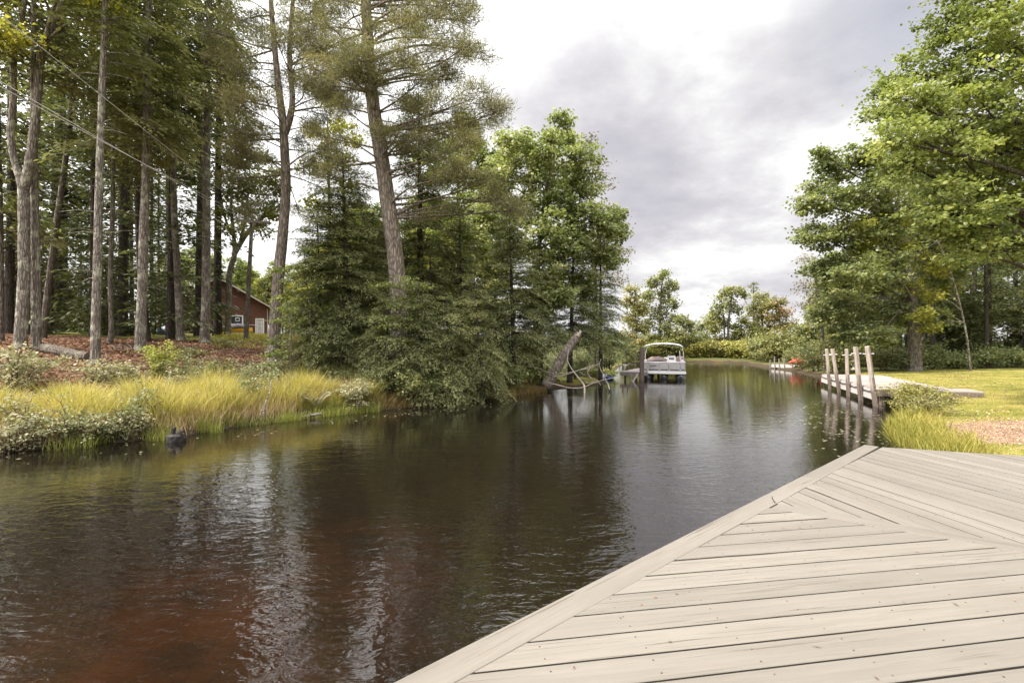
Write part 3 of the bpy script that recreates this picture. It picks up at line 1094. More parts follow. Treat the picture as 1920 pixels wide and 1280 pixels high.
def clip_poly(poly, n, c):
    """part of a 2D polygon with dot(n, p) <= c"""
    out = []
    for i in range(len(poly)):
        a, b = poly[i], poly[(i + 1) % len(poly)]
        da, db = n[0] * a[0] + n[1] * a[1] - c, n[0] * b[0] + n[1] * b[1] - c
        if da <= 0:
            out.append(a)
        if (da < 0 < db) or (db < 0 < da):
            t = da / (da - db)
            out.append((a[0] + (b[0] - a[0]) * t, a[1] + (b[1] - a[1]) * t))
    return out


def inset(poly, k):
    """shrink a convex counter-clockwise polygon by k"""
    res = list(poly)
    n = len(poly)
    for i in range(n):
        a, b = poly[i], poly[(i + 1) % n]
        dx, dy = b[0] - a[0], b[1] - a[1]
        l = math.hypot(dx, dy)
        if l < 1e-6:
            continue
        nx, ny = dy / l, -dx / l
        res = clip_poly(res, (nx, ny), nx * a[0] + ny * a[1] - k)
        if len(res) < 3:
            return []
    return res


def area(p):
    return 0.5 * sum(p[i][0] * p[(i + 1) % len(p)][1] - p[(i + 1) % len(p)][0] * p[i][1] for i in range(len(p)))


def board(mb, poly, ux, z, th, seed):
    """one plank from a convex polygon, softened edges, UV along the grain in metres"""
    poly = [p for i, p in enumerate(poly) if math.hypot(p[0] - poly[i - 1][0], p[1] - poly[i - 1][1]) > 1e-4]
    if len(poly) < 3:
        return
    if area(poly) < 0:
        poly = poly[::-1]
    top = inset(poly, 0.002)
    if len(top) != len(poly) or len(poly) < 3 or area(poly) < 0.002:
        return
    # same start corner for both rings
    k = min(range(len(top)), key=lambda q: (top[q][0] - poly[0][0]) ** 2 + (top[q][1] - poly[0][1]) ** 2)
    top = top[k:] + top[:k]
    uy = (-ux[1], ux[0])
    rr = random.Random(seed)
    o1, o2 = rr.random() * 40, seed * 1.37
    tilt = (rr.random() - 0.5) * 0.012
    cy = sum(p[0] * uy[0] + p[1] * uy[1] for p in poly) / len(poly)

    def hz(p):
        return z + tilt * (p[0] * uy[0] + p[1] * uy[1] - cy)
    n = len(poly)
    vs = [(p[0], p[1], hz(p)) for p in top] + [(p[0], p[1], hz(p) - 0.002) for p in poly] + [(p[0], p[1], hz(p) - th) for p in poly]

    def uv(p):
        return (p[0] * ux[0] + p[1] * ux[1] + o1, p[0] * uy[0] + p[1] * uy[1] - cy + o2)
    fs = [tuple(range(n)), tuple(range(3 * n - 1, 2 * n - 1, -1))]
    for i in range(n):
        j = (i + 1) % n
        fs.append((n + i, n + j, j, i))
        fs.append((2 * n + i, 2 * n + j, n + j, n + i))
    uvs = [[uv(vs[q]) for q in f] for f in fs]
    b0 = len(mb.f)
    for q in range(1, len(fs)):                      # sawn edges painted dark as gap shade; the chamfers keep the face finish
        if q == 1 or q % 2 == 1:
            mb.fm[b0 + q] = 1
    mb.add(vs, fs, uvs)


def deck_mat(name='deck_paint', base=(0.186, 0.167, 0.142), worn=(0.140, 0.122, 0.100), crackc=(0.10, 0.08, 0.06), wear=0.5):
    m, nt, out = new_mat(name)
    uv = N(nt, 'ShaderNodeUVMap', uv_map='UVMap')

    def mapped(s):
        mp = N(nt, 'ShaderNodeMapping')
        mp.inputs['Scale'].default_value = s
        L(nt, uv.outputs[0], mp.inputs[0])
        return mp.outputs[0]
    gr = N(nt, 'ShaderNodeTexNoise', Scale=1.0, Detail=6.0, Roughness=0.7, Distortion=0.4)
    L(nt, mapped((1.6, 55, 1)), gr.inputs['Vector'])
    pl = N(nt, 'ShaderNodeTexNoise', Scale=1.0, Detail=5.0, Roughness=0.65)
    L(nt, mapped((0.9, 6.0, 1)), pl.inputs['Vector'])
    # one tone per plank
    sp = N(nt, 'ShaderNodeSeparateXYZ')
    L(nt, uv.outputs[0], sp.inputs[0])
    wn = N(nt, 'ShaderNodeTexWhiteNoise', noise_dimensions='1D')
    L(nt, math_node(nt, 'FLOOR', math_node(nt, 'DIVIDE', math_node(nt, 'ADD', sp.outputs[1], 0.6), 1.37)), wn.inputs['W'])
    cr = N(nt, 'ShaderNodeTexNoise', Scale=1.0, Detail=3.0, Roughness=0.5, Distortion=1.0)
    L(nt, mapped((1.3, 85, 1)), cr.inputs['Vector'])
    crm = N(nt, 'ShaderNodeTexNoise', Scale=1.0, Detail=2.0)
    L(nt, mapped((0.9, 9, 1)), crm.inputs['Vector'])
    kn = N(nt, 'ShaderNodeTexVoronoi', Scale=1.0, Randomness=1.0)
    L(nt, mapped((2.4, 6.5, 1)), kn.inputs['Vector'])
    col = mixc(nt, math_node(nt, 'MULTIPLY', ramp(nt, [(0.38, g3(0)), (0.62, g3(1))], pl.outputs[0]).outputs[0], wear), base, worn)
    col = mixc(nt, 0.36, col, ramp(nt, [(0.32, g3(0.70)), (0.6, g3(1.06))], gr.outputs[0]).outputs[0], 'MULTIPLY')
    col = mixc(nt, 1.0, col, ramp(nt, [(0.0, g3(0.86)), (1.0, g3(1.07))], wn.outputs['Value']).outputs[0], 'MULTIPLY')
    crk = math_node(nt, 'MULTIPLY', ramp(nt, [(0.60, g3(0)), (0.66, g3(1))], cr.outputs[0]).outputs[0], ramp(nt, [(0.46, g3(0)), (0.58, g3(1))], crm.outputs[0]).outputs[0])
    col = mixc(nt, math_node(nt, 'MULTIPLY', crk, 0.85), col, crackc)
    kring = ramp(nt, [(0.02, g3(1)), (0.055, g3(0.15)), (0.085, g3(0.55)), (0.12, g3(0))], kn.outputs['Distance'])
    col = mixc(nt, math_node(nt, 'MULTIPLY', kring.outputs[0], 0.45), col, (0.17, 0.13, 0.10))
    sk = N(nt, 'ShaderNodeTexNoise', Scale=1.0, Detail=4.0, Roughness=0.7)
    L(nt, mapped((28, 34, 1)), sk.inputs['Vector'])
    col = mixc(nt, ramp(nt, [(0.70, g3(0)), (0.76, g3(0.55))], sk.outputs[0]).outputs[0], col, (0.16, 0.12, 0.09))
    p = N(nt, 'ShaderNodeBsdfPrincipled', Roughness=0.62)
    p.inputs['Specular IOR Level'].default_value = 0.3
    L(nt, col, p.inputs['Base Color'])
    b = N(nt, 'ShaderNodeBump', Strength=0.55, Distance=0.004)
    h = math_node(nt, 'SUBTRACT', math_node(nt, 'MULTIPLY', gr.outputs[0], 0.7), math_node(nt, 'MULTIPLY', crk, 1.2))
    L(nt, h, b.inputs['Height'])
    L(nt, b.outputs[0], p.inputs['Normal'])
    L(nt, p.outputs[0], out.inputs[0])
    return m


def make_deck():
    t = thing('deck', 'pale grey painted wooden deck with mitred boards above the canal', 'deck', (1.5, 2.0, 0))
    mat = deck_mat()
    O = Vector((-0.42, 1.70)); A = Vector((4.20, 5.72))
    e = (A - O).normalized()
    nrm_out = Vector((-e.y, e.x))                     # towards the water
    far_d = Vector((1.39, -0.52)).normalized()
    Bf = A + far_d * 9.0
    back = O - e * 7.0
    inner0, innerA = back - nrm_out * 0.146, A - nrm_out * 0.146 + far_d * 0.02
    D0 = Vector((1.90, 3.60)); dd = Vector((1.13, -0.795)).normalized()
    dn = Vector((dd.y, -dd.x))                        # towards the lower field (right-hand side)
    if dn.y > 0:
        dn = -dn
    D1 = D0 + dd * 9.0
    a9 = R(9.2)
    ux, uy = (math.cos(a9), math.sin(a9)), (-math.sin(a9), math.cos(a9))
    mb = MB()
    seed = 1
    # field 1: boards across the view, below the divider
    R1 = [(D0.x, D0.y), (inner0.x, inner0.y), (-1.0, -4.5), (9.0, -4.5), (D1.x, D1.y)]
    # field 2: boards at right angles, beyond the divider
    R2 = [(D0.x, D0.y), (D1.x, D1.y), (Bf.x, Bf.y), (innerA.x, innerA.y)]

    def shrink(poly, k):
        q = poly if area(poly) > 0 else poly[::-1]
        return inset(q, k)
    R1 = shrink(R1, 0.006)
    R2 = shrink(R2, 0.006)
    R1 = clip_poly(R1, (-dn.x, -dn.y), -(dn.x * D0.x + dn.y * D0.y) - 0.073)
    R2 = clip_poly(R2, (dn.x, dn.y), (dn.x * D0.x + dn.y * D0.y) - 0.073)
    pitch = 0.1462
    planks = []
    for fld, (u, v) in ((R1, (ux, uy)), (R2, (uy, (-ux[0], -ux[1])))):
        lo = min(p[0] * v[0] + p[1] * v[1] for p in fld)
        hi = max(p[0] * v[0] + p[1] * v[1] for p in fld)
        k = math.floor(lo / pitch)
        while k * pitch < hi:
            rr = random.Random(k * 7 + seed)
            g = (0.0034 + 0.0034 * rr.random()) if fld is R1 else 0.0056 + 0.0026 * rr.random()
            p = clip_poly(fld, v, (k + 1) * pitch - g)
            p = clip_poly(p, (-v[0], -v[1]), -(k * pitch + g)) if len(p) >= 3 else []
            if len(p) >= 3:
                planks.append((p, u, v))
                board(mb, p, u, DZ + (rr.random() - 0.5) * 0.003, 0.034, seed)
            seed += 1
            k += 1
    mb.build('deck_boards', mat, t, False, M['gap_shade'])
    sb = MB()                                        # screw heads, two to a board on every joist
    for (poly, u, v) in planks:
        lo_ = min(p[0] * u[0] + p[1] * u[1] for p in poly)
        hi_ = max(p[0] * u[0] + p[1] * u[1] for p in poly)
        cv = sum(p[0] * v[0] + p[1] * v[1] for p in poly) / len(poly)
        s_ = math.ceil(lo_ / 0.406) * 0.406
        while s_ < hi_:
            for dv in (-0.038, 0.036):
                rr = random.Random(int(s_ * 1000) + int(cv * 999) + int(dv * 500))
                x = u[0] * (s_ + rr.random() * 0.02) + v[0] * (cv + dv); y = u[1] * (s_ + rr.random() * 0.02) + v[1] * (cv + dv)
                sh = inset(poly if area(poly) > 0 else poly[::-1], 0.012)
                if len(sh) >= 3 and all((sh[(q + 1) % len(sh)][0] - sh[q][0]) * (y - sh[q][1]) - (sh[(q + 1) % len(sh)][1] - sh[q][1]) * (x - sh[q][0]) > 0 for q in range(len(sh))) and math.hypot(x, y) < 6.5 and y > 0.9:
                    sb.lathe((x, y, DZ), [(0.0034, -0.003), (0.0034, 0.0018), (0.0024, 0.0024)], 6)
            s_ += 0.406
    tag(sb.build('screw_heads', M['rust_screw'], t), kind='stuff')
    eb = MB()
    # the border plank along the water comes in two lengths
    q0, q1, q2 = back, O + e * 4.05, A
    for s0, s1 in ((q0, q1 - e * 0.0015), (q1 + e * 0.0015, q2)):
        ext = Vector((0, 0))
        pol = [s0, s1, s1 - nrm_out * 0.14, s0 - nrm_out * 0.14]
        board(eb, [(p.x, p.y) for p in pol], (e.x, e.y), DZ + 0.003, 0.036, seed)
        seed += 3
    eb.build('border_plank', mat, t)
    db = MB()
    p0 = D0 + dd * 0.02
    pol = [p0 + dn * 0.070, p0 - dn * 0.070, D1 - dn * 0.070, D1 + dn * 0.070]
    pol = [(p.x, p.y) for p in pol]
    pol = clip_poly(pol if area(pol) > 0 else pol[::-1], (nrm_out.x, nrm_out.y), nrm_out.x * inner0.x + nrm_out.y * inner0.y - 0.006)
    board(db, pol, (dd.x, dd.y), DZ + 0.002, 0.035, 901)
    db.build('mitre_plank', mat, t)
    fb = MB()
    zc = DZ - 0.036 - 0.10
    fo = nrm_out * -0.03
    fb.beam(Vector((back.x + fo.x, back.y + fo.y, zc)), Vector((A.x + fo.x, A.y + fo.y, zc)), 0.035, 0.19)
    fb.beam(Vector((A.x + 0.03, A.y - 0.06, zc)), Vector((Bf.x, Bf.y - 0.05, zc)), 0.035, 0.19)
    fb.build('fascia', M['deck_frame'], t)
    jb = MB()
    for s in np.arange(0.4, 9.0, 0.42):              # joists seen as dark lines in the gaps
        a = A + far_d * s * 0.9 + Vector((0.0, -0.15))
        jb.beam(Vector((a.x, a.y - 0.1, zc)), Vector((a.x - 3.0, a.y - 7.5, zc)), 0.04, 0.18)
    jb.build('joist', M['deck_frame'], t)
    for s in (0.2, 2.6, 5.0, 7.6, 10.2):
        p = A - e * s - nrm_out * 0.12
        pb = MB()
        g = gz(p.x, p.y)
        pb.box((p.x, p.y, (zc - 0.09 + g - 0.3) / 2), (0.1, 0.1, zc - 0.09 - g + 0.3))
        pb.build('post', M['deck_frame'], t)


def make_deck_bits():
    # a dark twig standing out over the border plank
    t = MB()
    p = at(1449, 913, 3.63)
    p.z = DZ + 0.006
    t.tube([p + Vector((0.012, -0.01, 0.0)), p + Vector((0.003, 0, 0.016)), p + Vector((-0.006, 0.0, 0.034)), p + Vector((-0.004, 0.0, 0.048))], [0.004, 0.0042, 0.0038, 0.002], 6)
    tag(t.build('twig', M['twig'], None, True), 'short dark twig standing at the water edge of the pale deck', 'twig')


# ------------------------------------------------------------------ docks
def make_right_dock():
    A = Vector((11.95, 15.75)); B = Vector((15.1, 23.3))
    e = (B - A).normalized()
    n = Vector((e.y, -e.x))                           # away from the water
    top = 0.54
    t = thing('wooden_dock', 'grey weathered wooden dock with five tall leaning posts on the right bank', 'dock', (A.x, A.y, 0))
    ln = (B - A).length
    mb = MB()
    w = 0.142
    k = 0
    s = 0.0
    while s < ln - 0.05:
        rr = random.Random(k)
        dep = 2.75 if s < 1.05 else 2.25
        if s > ln - 1.6:
            dep = 2.25 + 0.1
        a = A + e * (s + 0.003) - n * (0.02 + rr.random() * 0.015)
        b = A + e * (s + w - 0.005) - n * (0.02 + rr.random() * 0.015)
        dep += rr.random() * 0.03
        poly = [(a.x, a.y), (b.x, b.y), (b.x + n.x * dep, b.y + n.y * dep), (a.x + n.x * dep, a.y + n.y * dep)]
        board(mb, poly, (n.x, n.y), top + (rr.random() - 0.5) * 0.012, 0.032, 2000 + k)
        s += w
        k += 1
    mb.build('dock_boards', deck_mat('weathered_dock_boards', (0.40, 0.35, 0.325), (0.27, 0.235, 0.215), (0.08, 0.06, 0.05), 0.8), t)
    V3 = lambda p, z: Vector((p.x, p.y, z))
    f1 = MB()
    f1.beam(V3(A - n * 0.045, top - 0.115), V3(B - n * 0.045, top - 0.115), 0.03, 0.15)
    f1.build('upper_fascia', M['grey_white_wood'], t)
    f2 = MB()
    f2.beam(V3(A - n * 0.06, top - 0.285), V3(B - n * 0.06, top - 0.285), 0.03, 0.17)
    f2.build('lower_fascia', M['grey_white_wood'], t)
    f3 = MB()
    f3.beam(V3(A - e * 0.022 + n * 0.0, top - 0.14), V3(A - e * 0.022 + n * 2.7, top - 0.14), 0.035, 0.2)
    f3.build('end_beam', M['old_wood'], t)
    f4 = MB()
    for q in (0.18, 1.3, 2.5):
        p = A + e * 0.1 + n * q
        f4.box((p.x, p.y, 0.0), (0.13, 0.13, 0.8))
    f4.build('piling', M['old_wood'], t)
    # the five posts: pixel of foot and head, depth along the dock edge
    posts = [(1555.6, 726, 1548.5, 654, 0.13), (1572, 727, 1562, 654, 0.13), (1590, 736, 1585.5, 654, 0.135), (1613, 741, 1606, 650, 0.145), (1640, 749, 1624, 649, 0.145)]
    for i, (fx, fy, hx, hy, wd) in enumerate(posts):
        wd *= 0.84
        k = (fx - 960) / FPX
        off = 0.08 + wd * 0.5
        A2, B2 = A - n * off, B - n * off
        tt = (A2.x - k * A2.y) / (k * (B2.y - A2.y) - (B2.x - A2.x))
        q = A2 + (B2 - A2) * tt
        foot = Vector((q.x, q.y, CAMZ - (fy - HOR) / FPX * q.y))
        hd = at(hx, hy, q.y)
        Yd = 0.05 * (1 if i % 2 else -1)
        head = Vector((hd.x, q.y + Yd, hd.z))
        d = (head - foot)
        a = foot - d * (0.8 / d.length)
        pb = MB()
        pb.beam(a, head, wd, wd * 0.92, roll=R(22), bev=0.012)
        po = pb.build('post', M['post_wood'], t)
        st = MB()                                     # darker doubled timber bolted to the foot
        st.beam(foot - d * 0.35 + Vector((0.012, -wd * 0.72, 0)), foot + d * 0.42 + Vector((-0.012, -wd * 0.66, 0)), wd * 0.52, wd * 0.34, bev=0.008)
        st.build('brace', M['old_wood'], po)
        pn = MB()
        c = foot.lerp(head, 0.86 if i else 0.84)
        s_ = Vector((n.x, n.y, 0.02)).normalized() * (wd * 0.5 + 0.09)
        pn.tube([c - s_, c + s_], 0.014, 6)
        pn.build('pin', M['white_plastic'], po)
    rp = MB()
    pts = []
    for k in range(41):
        s = k / 40
        q = A + (B - A) * s - n * 0.085
        pts.append(Vector((q.x, q.y, top - 0.075 - 0.055 * abs(math.sin(s * 5 * math.pi)) + 0.01 * math.sin(k * 2.1))))
    rp.tube(pts, 0.014, 6)
    tag(rp.build('mooring_rope', M['black_rubber'], None, True), 'dark rope sagging along the canal side of the dock with five posts', 'rope')


def make_lantern():
    b = ground_hit(1602, 693)
    b = Vector((0.7133 * 30.0, 30.0, gz(0.7133 * 30.0, 30.0) + 0.02))
    t = thing('garden_lantern', 'small pale stone lantern with a peaked cap behind the dock posts', 'lantern', b)
    m = MB(); m.lathe(b, [(0.16, -0.05), (0.16, 0.05), (0.10, 0.09), (0.085, 0.22), (0.13, 0.26)], 8); m.build('pedestal', M['pale_stone'], t)
    m = MB()
    for k in range(4):
        a = math.pi / 4 + k * math.pi / 2
        m.box(b + Vector((math.cos(a) * 0.12, math.sin(a) * 0.12, 0.37)), (0.045, 0.045, 0.22))
    m.box(b + Vector((0, 0, 0.28)), (0.28, 0.28, 0.035), bev=0.006)
    m.build('light_chamber', M['pale_stone'], t)
    m = MB(); m.lathe(b, [(0.25, 0.475), (0.245, 0.50), (0.13, 0.565), (0.05, 0.61), (0.045, 0.64), (0.02, 0.67)], 8); m.build('cap', M['brown_stone'], t)


def make_left_dock():
    A = at(1163, 701, 27.0); Bp = at(1206, 701, 26.4)
    top = 0.46
    t = thing('boat_dock', 'low grey dock beside the pontoon boat on the left bank', 'dock', (A.x, A.y, 0))
    d = Vector((Bp.x - A.x, Bp.y - A.y)); ln = d.length; d.normalize()
    n = Vector((-d.y, d.x))
    if n.y < 0:
        n = -n
    mb = MB()
    k = 0
    depth = 5.2
    while k * 0.142 < depth:
        rr = random.Random(k + 50)
        a = Vector((A.x, A.y)) + n * (k * 0.142)
        b = a + n * 0.137
        poly = [(a.x - d.x * rr.random() * 0.02, a.y), (a.x + d.x * ln, a.y + d.y * ln), (b.x + d.x * ln, b.y + d.y * ln), (b.x, b.y)]
        board(mb, poly, (d.x, d.y), top + (rr.random() - 0.5) * 0.01, 0.032, 3000 + k)
        k += 1
    mb.build('dock_boards', deck_mat('old_dock_boards', (0.36, 0.30, 0.29), (0.25, 0.21, 0.20), (0.08, 0.06, 0.05), 0.8), t)
    f = MB()
    a3 = Vector((A.x, A.y - 0.01, top - 0.13)); b3 = Vector((Bp.x, Bp.y - 0.01, top - 0.13))
    f.beam(a3, b3, 0.04, 0.18)
    f.beam(b3 + Vector((0.02, 0.06, 0)), b3 + Vector((n.x, n.y, 0)) * depth, 0.04, 0.18)
    f.build('fascia', M['grey_wood'], t)
    for s, q in ((0.15, 0.3), (0.9, 0.3), (0.2, 2.6), (0.95, 2.6), (0.9, 4.8)):
        p = Vector((A.x, A.y)) + d * ln * s + n * q
        m = MB(); m.box((p.x, p.y, -0.2), (0.1, 0.1, 1.0)); m.build('piling', M['old_wood'], t)
    p = at(1203.5, 700, 26.2)
    m = MB(); m.box((p.x, p.y, 0.55), (0.21, 0.19, 2.55), bev=0.015); po = m.build('mooring_post', M['post_dark'], t)
    # slanting brace pole from the dock into the water
    m = MB(); m.tube([at(1196, 701, 25.9), at(1180, 727, 25.2)], 0.05, 6); m.build('slanting_pole', M['grey_wood'], t)
    m = MB(); q = at(1184, 712, 25.6); m.tube([Vector((q.x, q.y, 0.35)), Vector((q.x, q.y, -0.3))], 0.04, 6); m.build('stub_pole', M['grey_wood'], t)
    # the small dark bench standing on the dock
    b = at(1172.5, 696, 28.3); b.z = top + 0.016
    t = thing('dock_bench', 'small dark bench with a pale seat on the dock by the boat', 'bench', b)
    m = MB(); m.box(b + Vector((0, 0, 0.28)), (0.34, 0.22, 0.035), bev=0.006); m.build('seat', M['pale_stone'], t)
    for sx in (-0.14, 0.14):
        m = MB()
        m.beam(b + Vector((sx, -0.10, 0)), b + Vector((sx * 0.8, 0.06, 0.262)), 0.035, 0.035)
        m.beam(b + Vector((sx, 0.11, 0)), b + Vector((sx, 0.11, 0.46)), 0.035, 0.035)
        m.build('leg', M['black_rubber'], t)
    m = MB(); m.box(b + Vector((0, 0.128, 0.41)), (0.36, 0.022, 0.07)); m.build('backrest', M['black_rubber'], t)
    # blue tub on the bank
    b = at(1142, 691, 27.5); b.z = gz(b.x, b.y)
    t = thing('blue_tub', 'blue plastic tub half hidden in the bushes by the boat dock', 'tub', b)
    m = MB(); m.lathe(b, [(0.15, -0.05), (0.2, 0.30), (0.215, 0.30), (0.215, 0.33), (0.185, 0.33), (0.16, 0.06)], 14); m.build('tub_shell', M['blue_plastic'], t, True)
    m = MB(); m.tube([b + Vector((-0.2, -0.02, 0.31)), b + Vector((-0.14, -0.02, 0.44)), b + Vector((0, -0.02, 0.5)), b + Vector((0.14, -0.02, 0.44)), b + Vector((0.2, -0.02, 0.31))], 0.012, 5); m.build('handle', M['white_plastic'], t)


def make_boat():
    """pontoon boat seen from its bow; built along +y from its bow at the origin, waterline z = 0"""
    t = thing('pontoon_boat', 'pale grey pontoon boat with a canopy moored at the left dock', 'boat')
    al, pan, dark = M['aluminium'], M['boat_panel'], M['boat_dark']
    for x, r in ((-0.93, 0.27), (0.0, 0.20), (0.93, 0.27)):
        m = MB()
        prof = [(0.02, 0.05), (0.10, 0.07), (0.25, 0.62 * 1), (0.45, 0.86), (0.75, 1.0), (5.1, 1.0), (5.25, 0.9)]
        m.tube([Vector((x, y, 0.08 + (0.14 if k < 1 else 0.14 * (1 - s)))) for k, (y, s) in enumerate(prof)], [r * s for y, s in prof], 16)
        m.build('pontoon', M['pontoon_metal'], t, True)
    m = MB(); m.box((0, 2.75, 0.375), (2.34, 5.1, 0.05)); m.build('deck_platform', dark, t)
    m = MB()
    m.box((0, 0.185, 0.375), (2.40, 0.035, 0.11), bev=0.008)
    for sx in (-1, 1):
        m.box((sx * 1.187, 2.75, 0.375), (0.035, 5.09, 0.11), bev=0.008)
    m.build('deck_rim', al, t)
    z0, z1 = 0.44, 0.98
    # bow fence: corner pieces, two panels and the gate
    for x0, x1, nm in ((-1.15, -0.88, 'fence_panel'), (-0.85, -0.24, 'fence_panel'), (-0.20, 0.26, 'gate'), (0.30, 0.88, 'fence_panel'), (0.91, 1.15, 'fence_panel')):
        c, w = (x0 + x1) / 2, x1 - x0
        m = MB(); m.box((c, 0.25, (z0 + z1) / 2), (w - 0.04, 0.012, z1 - z0 - 0.05)); p = m.build(nm, pan, t)
        m = MB()
        for zz in (z0 + 0.012, z1):
            m.tube([Vector((x0, 0.247, zz)), Vector((x1, 0.247, zz))], 0.018, 8)
        for xx in (x0, x1):
            m.tube([Vector((xx, 0.247, z0)), Vector((xx, 0.247, z1))], 0.016, 8)
        m.build('frame', al, p)
        m = MB(); m.box((c, 0.2395, z0 + 0.11), (w - 0.09, 0.006, 0.07)); m.build('stripe', dark, p)
    # lettering-like script mark in dark paint on the left bow panel
    m = MB()
    rr = random.Random(4)
    x = -0.74
    pts = []
    while x < -0.38:
        pts.append(Vector((x, 0.238, 0.79 + 0.045 * math.sin(x * 62) + 0.03 * (x + 0.56))))
        x += 0.012
    m.tube(pts, 0.012, 5)
    m.tube([Vector((-0.78, 0.238, 0.86)), Vector((-0.75, 0.238, 0.73)), Vector((-0.62, 0.238, 0.715)), Vector((-0.34, 0.238, 0.75))], 0.010, 5)
    m.build('script_mark', dark, t)
    for sx in (-1, 1):
        m = MB(); m.box((sx * 1.15, 2.7, (z0 + z1) / 2), (0.012, 4.8, z1 - z0 - 0.05)); p = m.build('side_panel', pan, t)
        m = MB()
        for zz in (z0 + 0.012, z1):
            m.tube([Vector((sx * 1.152, 0.25, zz)), Vector((sx * 1.152, 5.1, zz))], 0.018, 8)
        for k in range(6):
            y = 0.25 + k * 0.97
            m.tube([Vector((sx * 1.152, y, z0)), Vector((sx * 1.152, y, z1))], 0.016, 8)
        m.build('frame', al, p)
    # bow lounges
    for sx, nm in ((-1, 'lounge_seat'), (1, 'lounge_seat')):
        m = MB(); m.box((sx * 0.80, 1.05, 0.60), (0.58, 1.3, 0.36), bev=0.05)
        m.box((sx * 1.02, 1.05, 0.90), (0.16, 1.3, 0.40), bev=0.05)
        m.build(nm, M['boat_vinyl'], t)
    # covered mound of cushions, left of centre
    m = MB()
    m.tube([Vector((-0.98, 1.9, 0.93)), Vector((-0.7, 1.9, 1.08)), Vector((-0.3, 1.95, 1.12)), Vector((0.05, 2.0, 1.02)), Vector((0.2, 2.0, 0.9))], [0.12, 0.17, 0.17, 0.14, 0.06], 10)
    m.build('cushion_cover', M['boat_vinyl_pink'], t, True)
    # helm chair
    m = MB(); m.tube([Vector((0.42, 1.5, 0.40)), Vector((0.42, 1.5, 0.78))], 0.05, 8); ch = m.build('chair_pedestal', al, t)
    m = MB(); m.box((0.42, 1.5, 0.84), (0.5, 0.46, 0.12), bev=0.04); m.build('seat_cushion', M['white_plastic'], ch)
    m = MB(); m.box((0.42, 1.72, 1.10), (0.46, 0.13, 0.46), Matrix.Rotation(R(-10), 3, 'X'), bev=0.05); m.build('seat_back', M['white_plastic'], ch)
    m = MB(); m.box((0.42, 1.648, 1.15), (0.27, 0.03, 0.10), Matrix.Rotation(R(-10), 3, 'X'), bev=0.01); m.build('dark_inset', dark, ch)
    for sx in (-0.24, 0.24):
        m = MB(); m.box((0.42 + sx, 1.53, 0.99), (0.07, 0.34, 0.08), bev=0.02); m.build('armrest', M['white_plastic'], ch)
    m = MB(); m.box((0.92, 2.3, 0.85), (0.44, 0.55, 0.86), bev=0.06); con = m.build('helm_console', M['boat_vinyl_pink'], t)
    m = MB()
    ring = [Vector((0.86 + 0.16 * math.cos(a), 2.62 + 0.05 * math.sin(a), 1.16 + 0.15 * math.sin(a))) for a in np.linspace(0, 2 * math.pi, 17)]
    m.tube(ring, 0.015, 6); m.build('steering_wheel', dark, con)
    m = MB(); m.box((0.0, 4.6, 0.62), (1.9, 0.6, 0.38), bev=0.05); m.box((0.0, 4.86, 0.95), (1.9, 0.16, 0.36), bev=0.05); m.build('stern_bench', M['boat_vinyl'], t)
    m = MB(); m.box((0, 3.0, 0.77), (0.5, 0.4, 0.04), bev=0.01); m.tube([Vector((0, 3, 0.4)), Vector((0, 3, 0.755))], 0.04, 8); m.build('table', M['white_plastic'], t)
    # canopy: shallow vault on tubes
    m = MB()
    nx, ny = 14, 8
    vs, fs = [], []
    for th in (0, 0.022):
        for j in range(ny + 1):
            y = 1.35 + 2.5 * j / ny
            for i in range(nx + 1):
                x = -1.06 + 2.12 * i / nx
                zz = 1.94 + 0.14 * (1 - abs(x / 1.06) ** 2.2) - 0.05 * ((j / ny - 0.5) * 2) ** 2 - 0.07 * (x / 1.06 > 0.9) - th
                vs.append((x, y, zz))
    nn = (nx + 1) * (ny + 1)
    for j in range(ny):
        for i in range(nx):
            a = j * (nx + 1) + i
            fs.append((a, a + 1, a + nx + 2, a + nx + 1))
            fs.append((nn + a, nn + a + nx + 1, nn + a + nx + 2, nn + a + 1))
    for i in range(nx):
        fs.append((i, nn + i, nn + i + 1, i + 1))
        a = ny * (nx + 1) + i
        fs.append((a, a + 1, nn + a + 1, nn + a))
    for j in range(ny):
        a = j * (nx + 1); b = a + nx
        fs.append((a, a + nx + 1, nn + a + nx + 1, nn + a))
        fs.append((b, nn + b, nn + b + nx + 1, b + nx + 1))
    m.add(vs, fs)
    can = m.build('canopy', M['canopy_cloth'], t, False)
    m = MB()
    m.tube([Vector((-1.13, 2.3, 0.98)), Vector((-1.12, 1.9, 1.5)), Vector((-1.10, 1.5, 1.80)), Vector((-1.0, 1.37, 1.90)), Vector((-0.6, 1.36, 1.99)), Vector((0, 1.36, 2.03)), Vector((0.6, 1.36, 1.99)), Vector((1.0, 1.37, 1.90))], 0.02, 7)
    m.tube([Vector((-1.13, 2.5, 0.98)), Vector((-1.11, 3.1, 1.5)), Vector((-1.03, 3.78, 1.86)), Vector((0, 3.8, 1.99)), Vector((1.03, 3.78, 1.86)), Vector((1.11, 3.1, 1.5)), Vector((1.13, 2.5, 0.98))], 0.013, 6)
    m.tube([Vector((0.92, 0.9, 0.98)), Vector((0.86, 1.0, 1.62))], 0.022, 7)
    m.build('canopy_frame', al, t)
    # outboard motor at the stern
    m = MB(); m.box((0.0, 5.5, 0.78), (0.36, 0.42, 0.5), bev=0.07); mo = m.build('outboard_motor', dark, t)
    m = MB(); m.box((0.0, 5.48, 0.2), (0.12, 0.2, 0.8), bev=0.03); m.build('motor_leg', dark, mo)
    p = at(1244, 712, 26.9)
    t.location = (p.x, p.y, 0.0)
    t.rotation_euler = (0, 0, -math.atan2(p.x, p.y) - R(1.0))


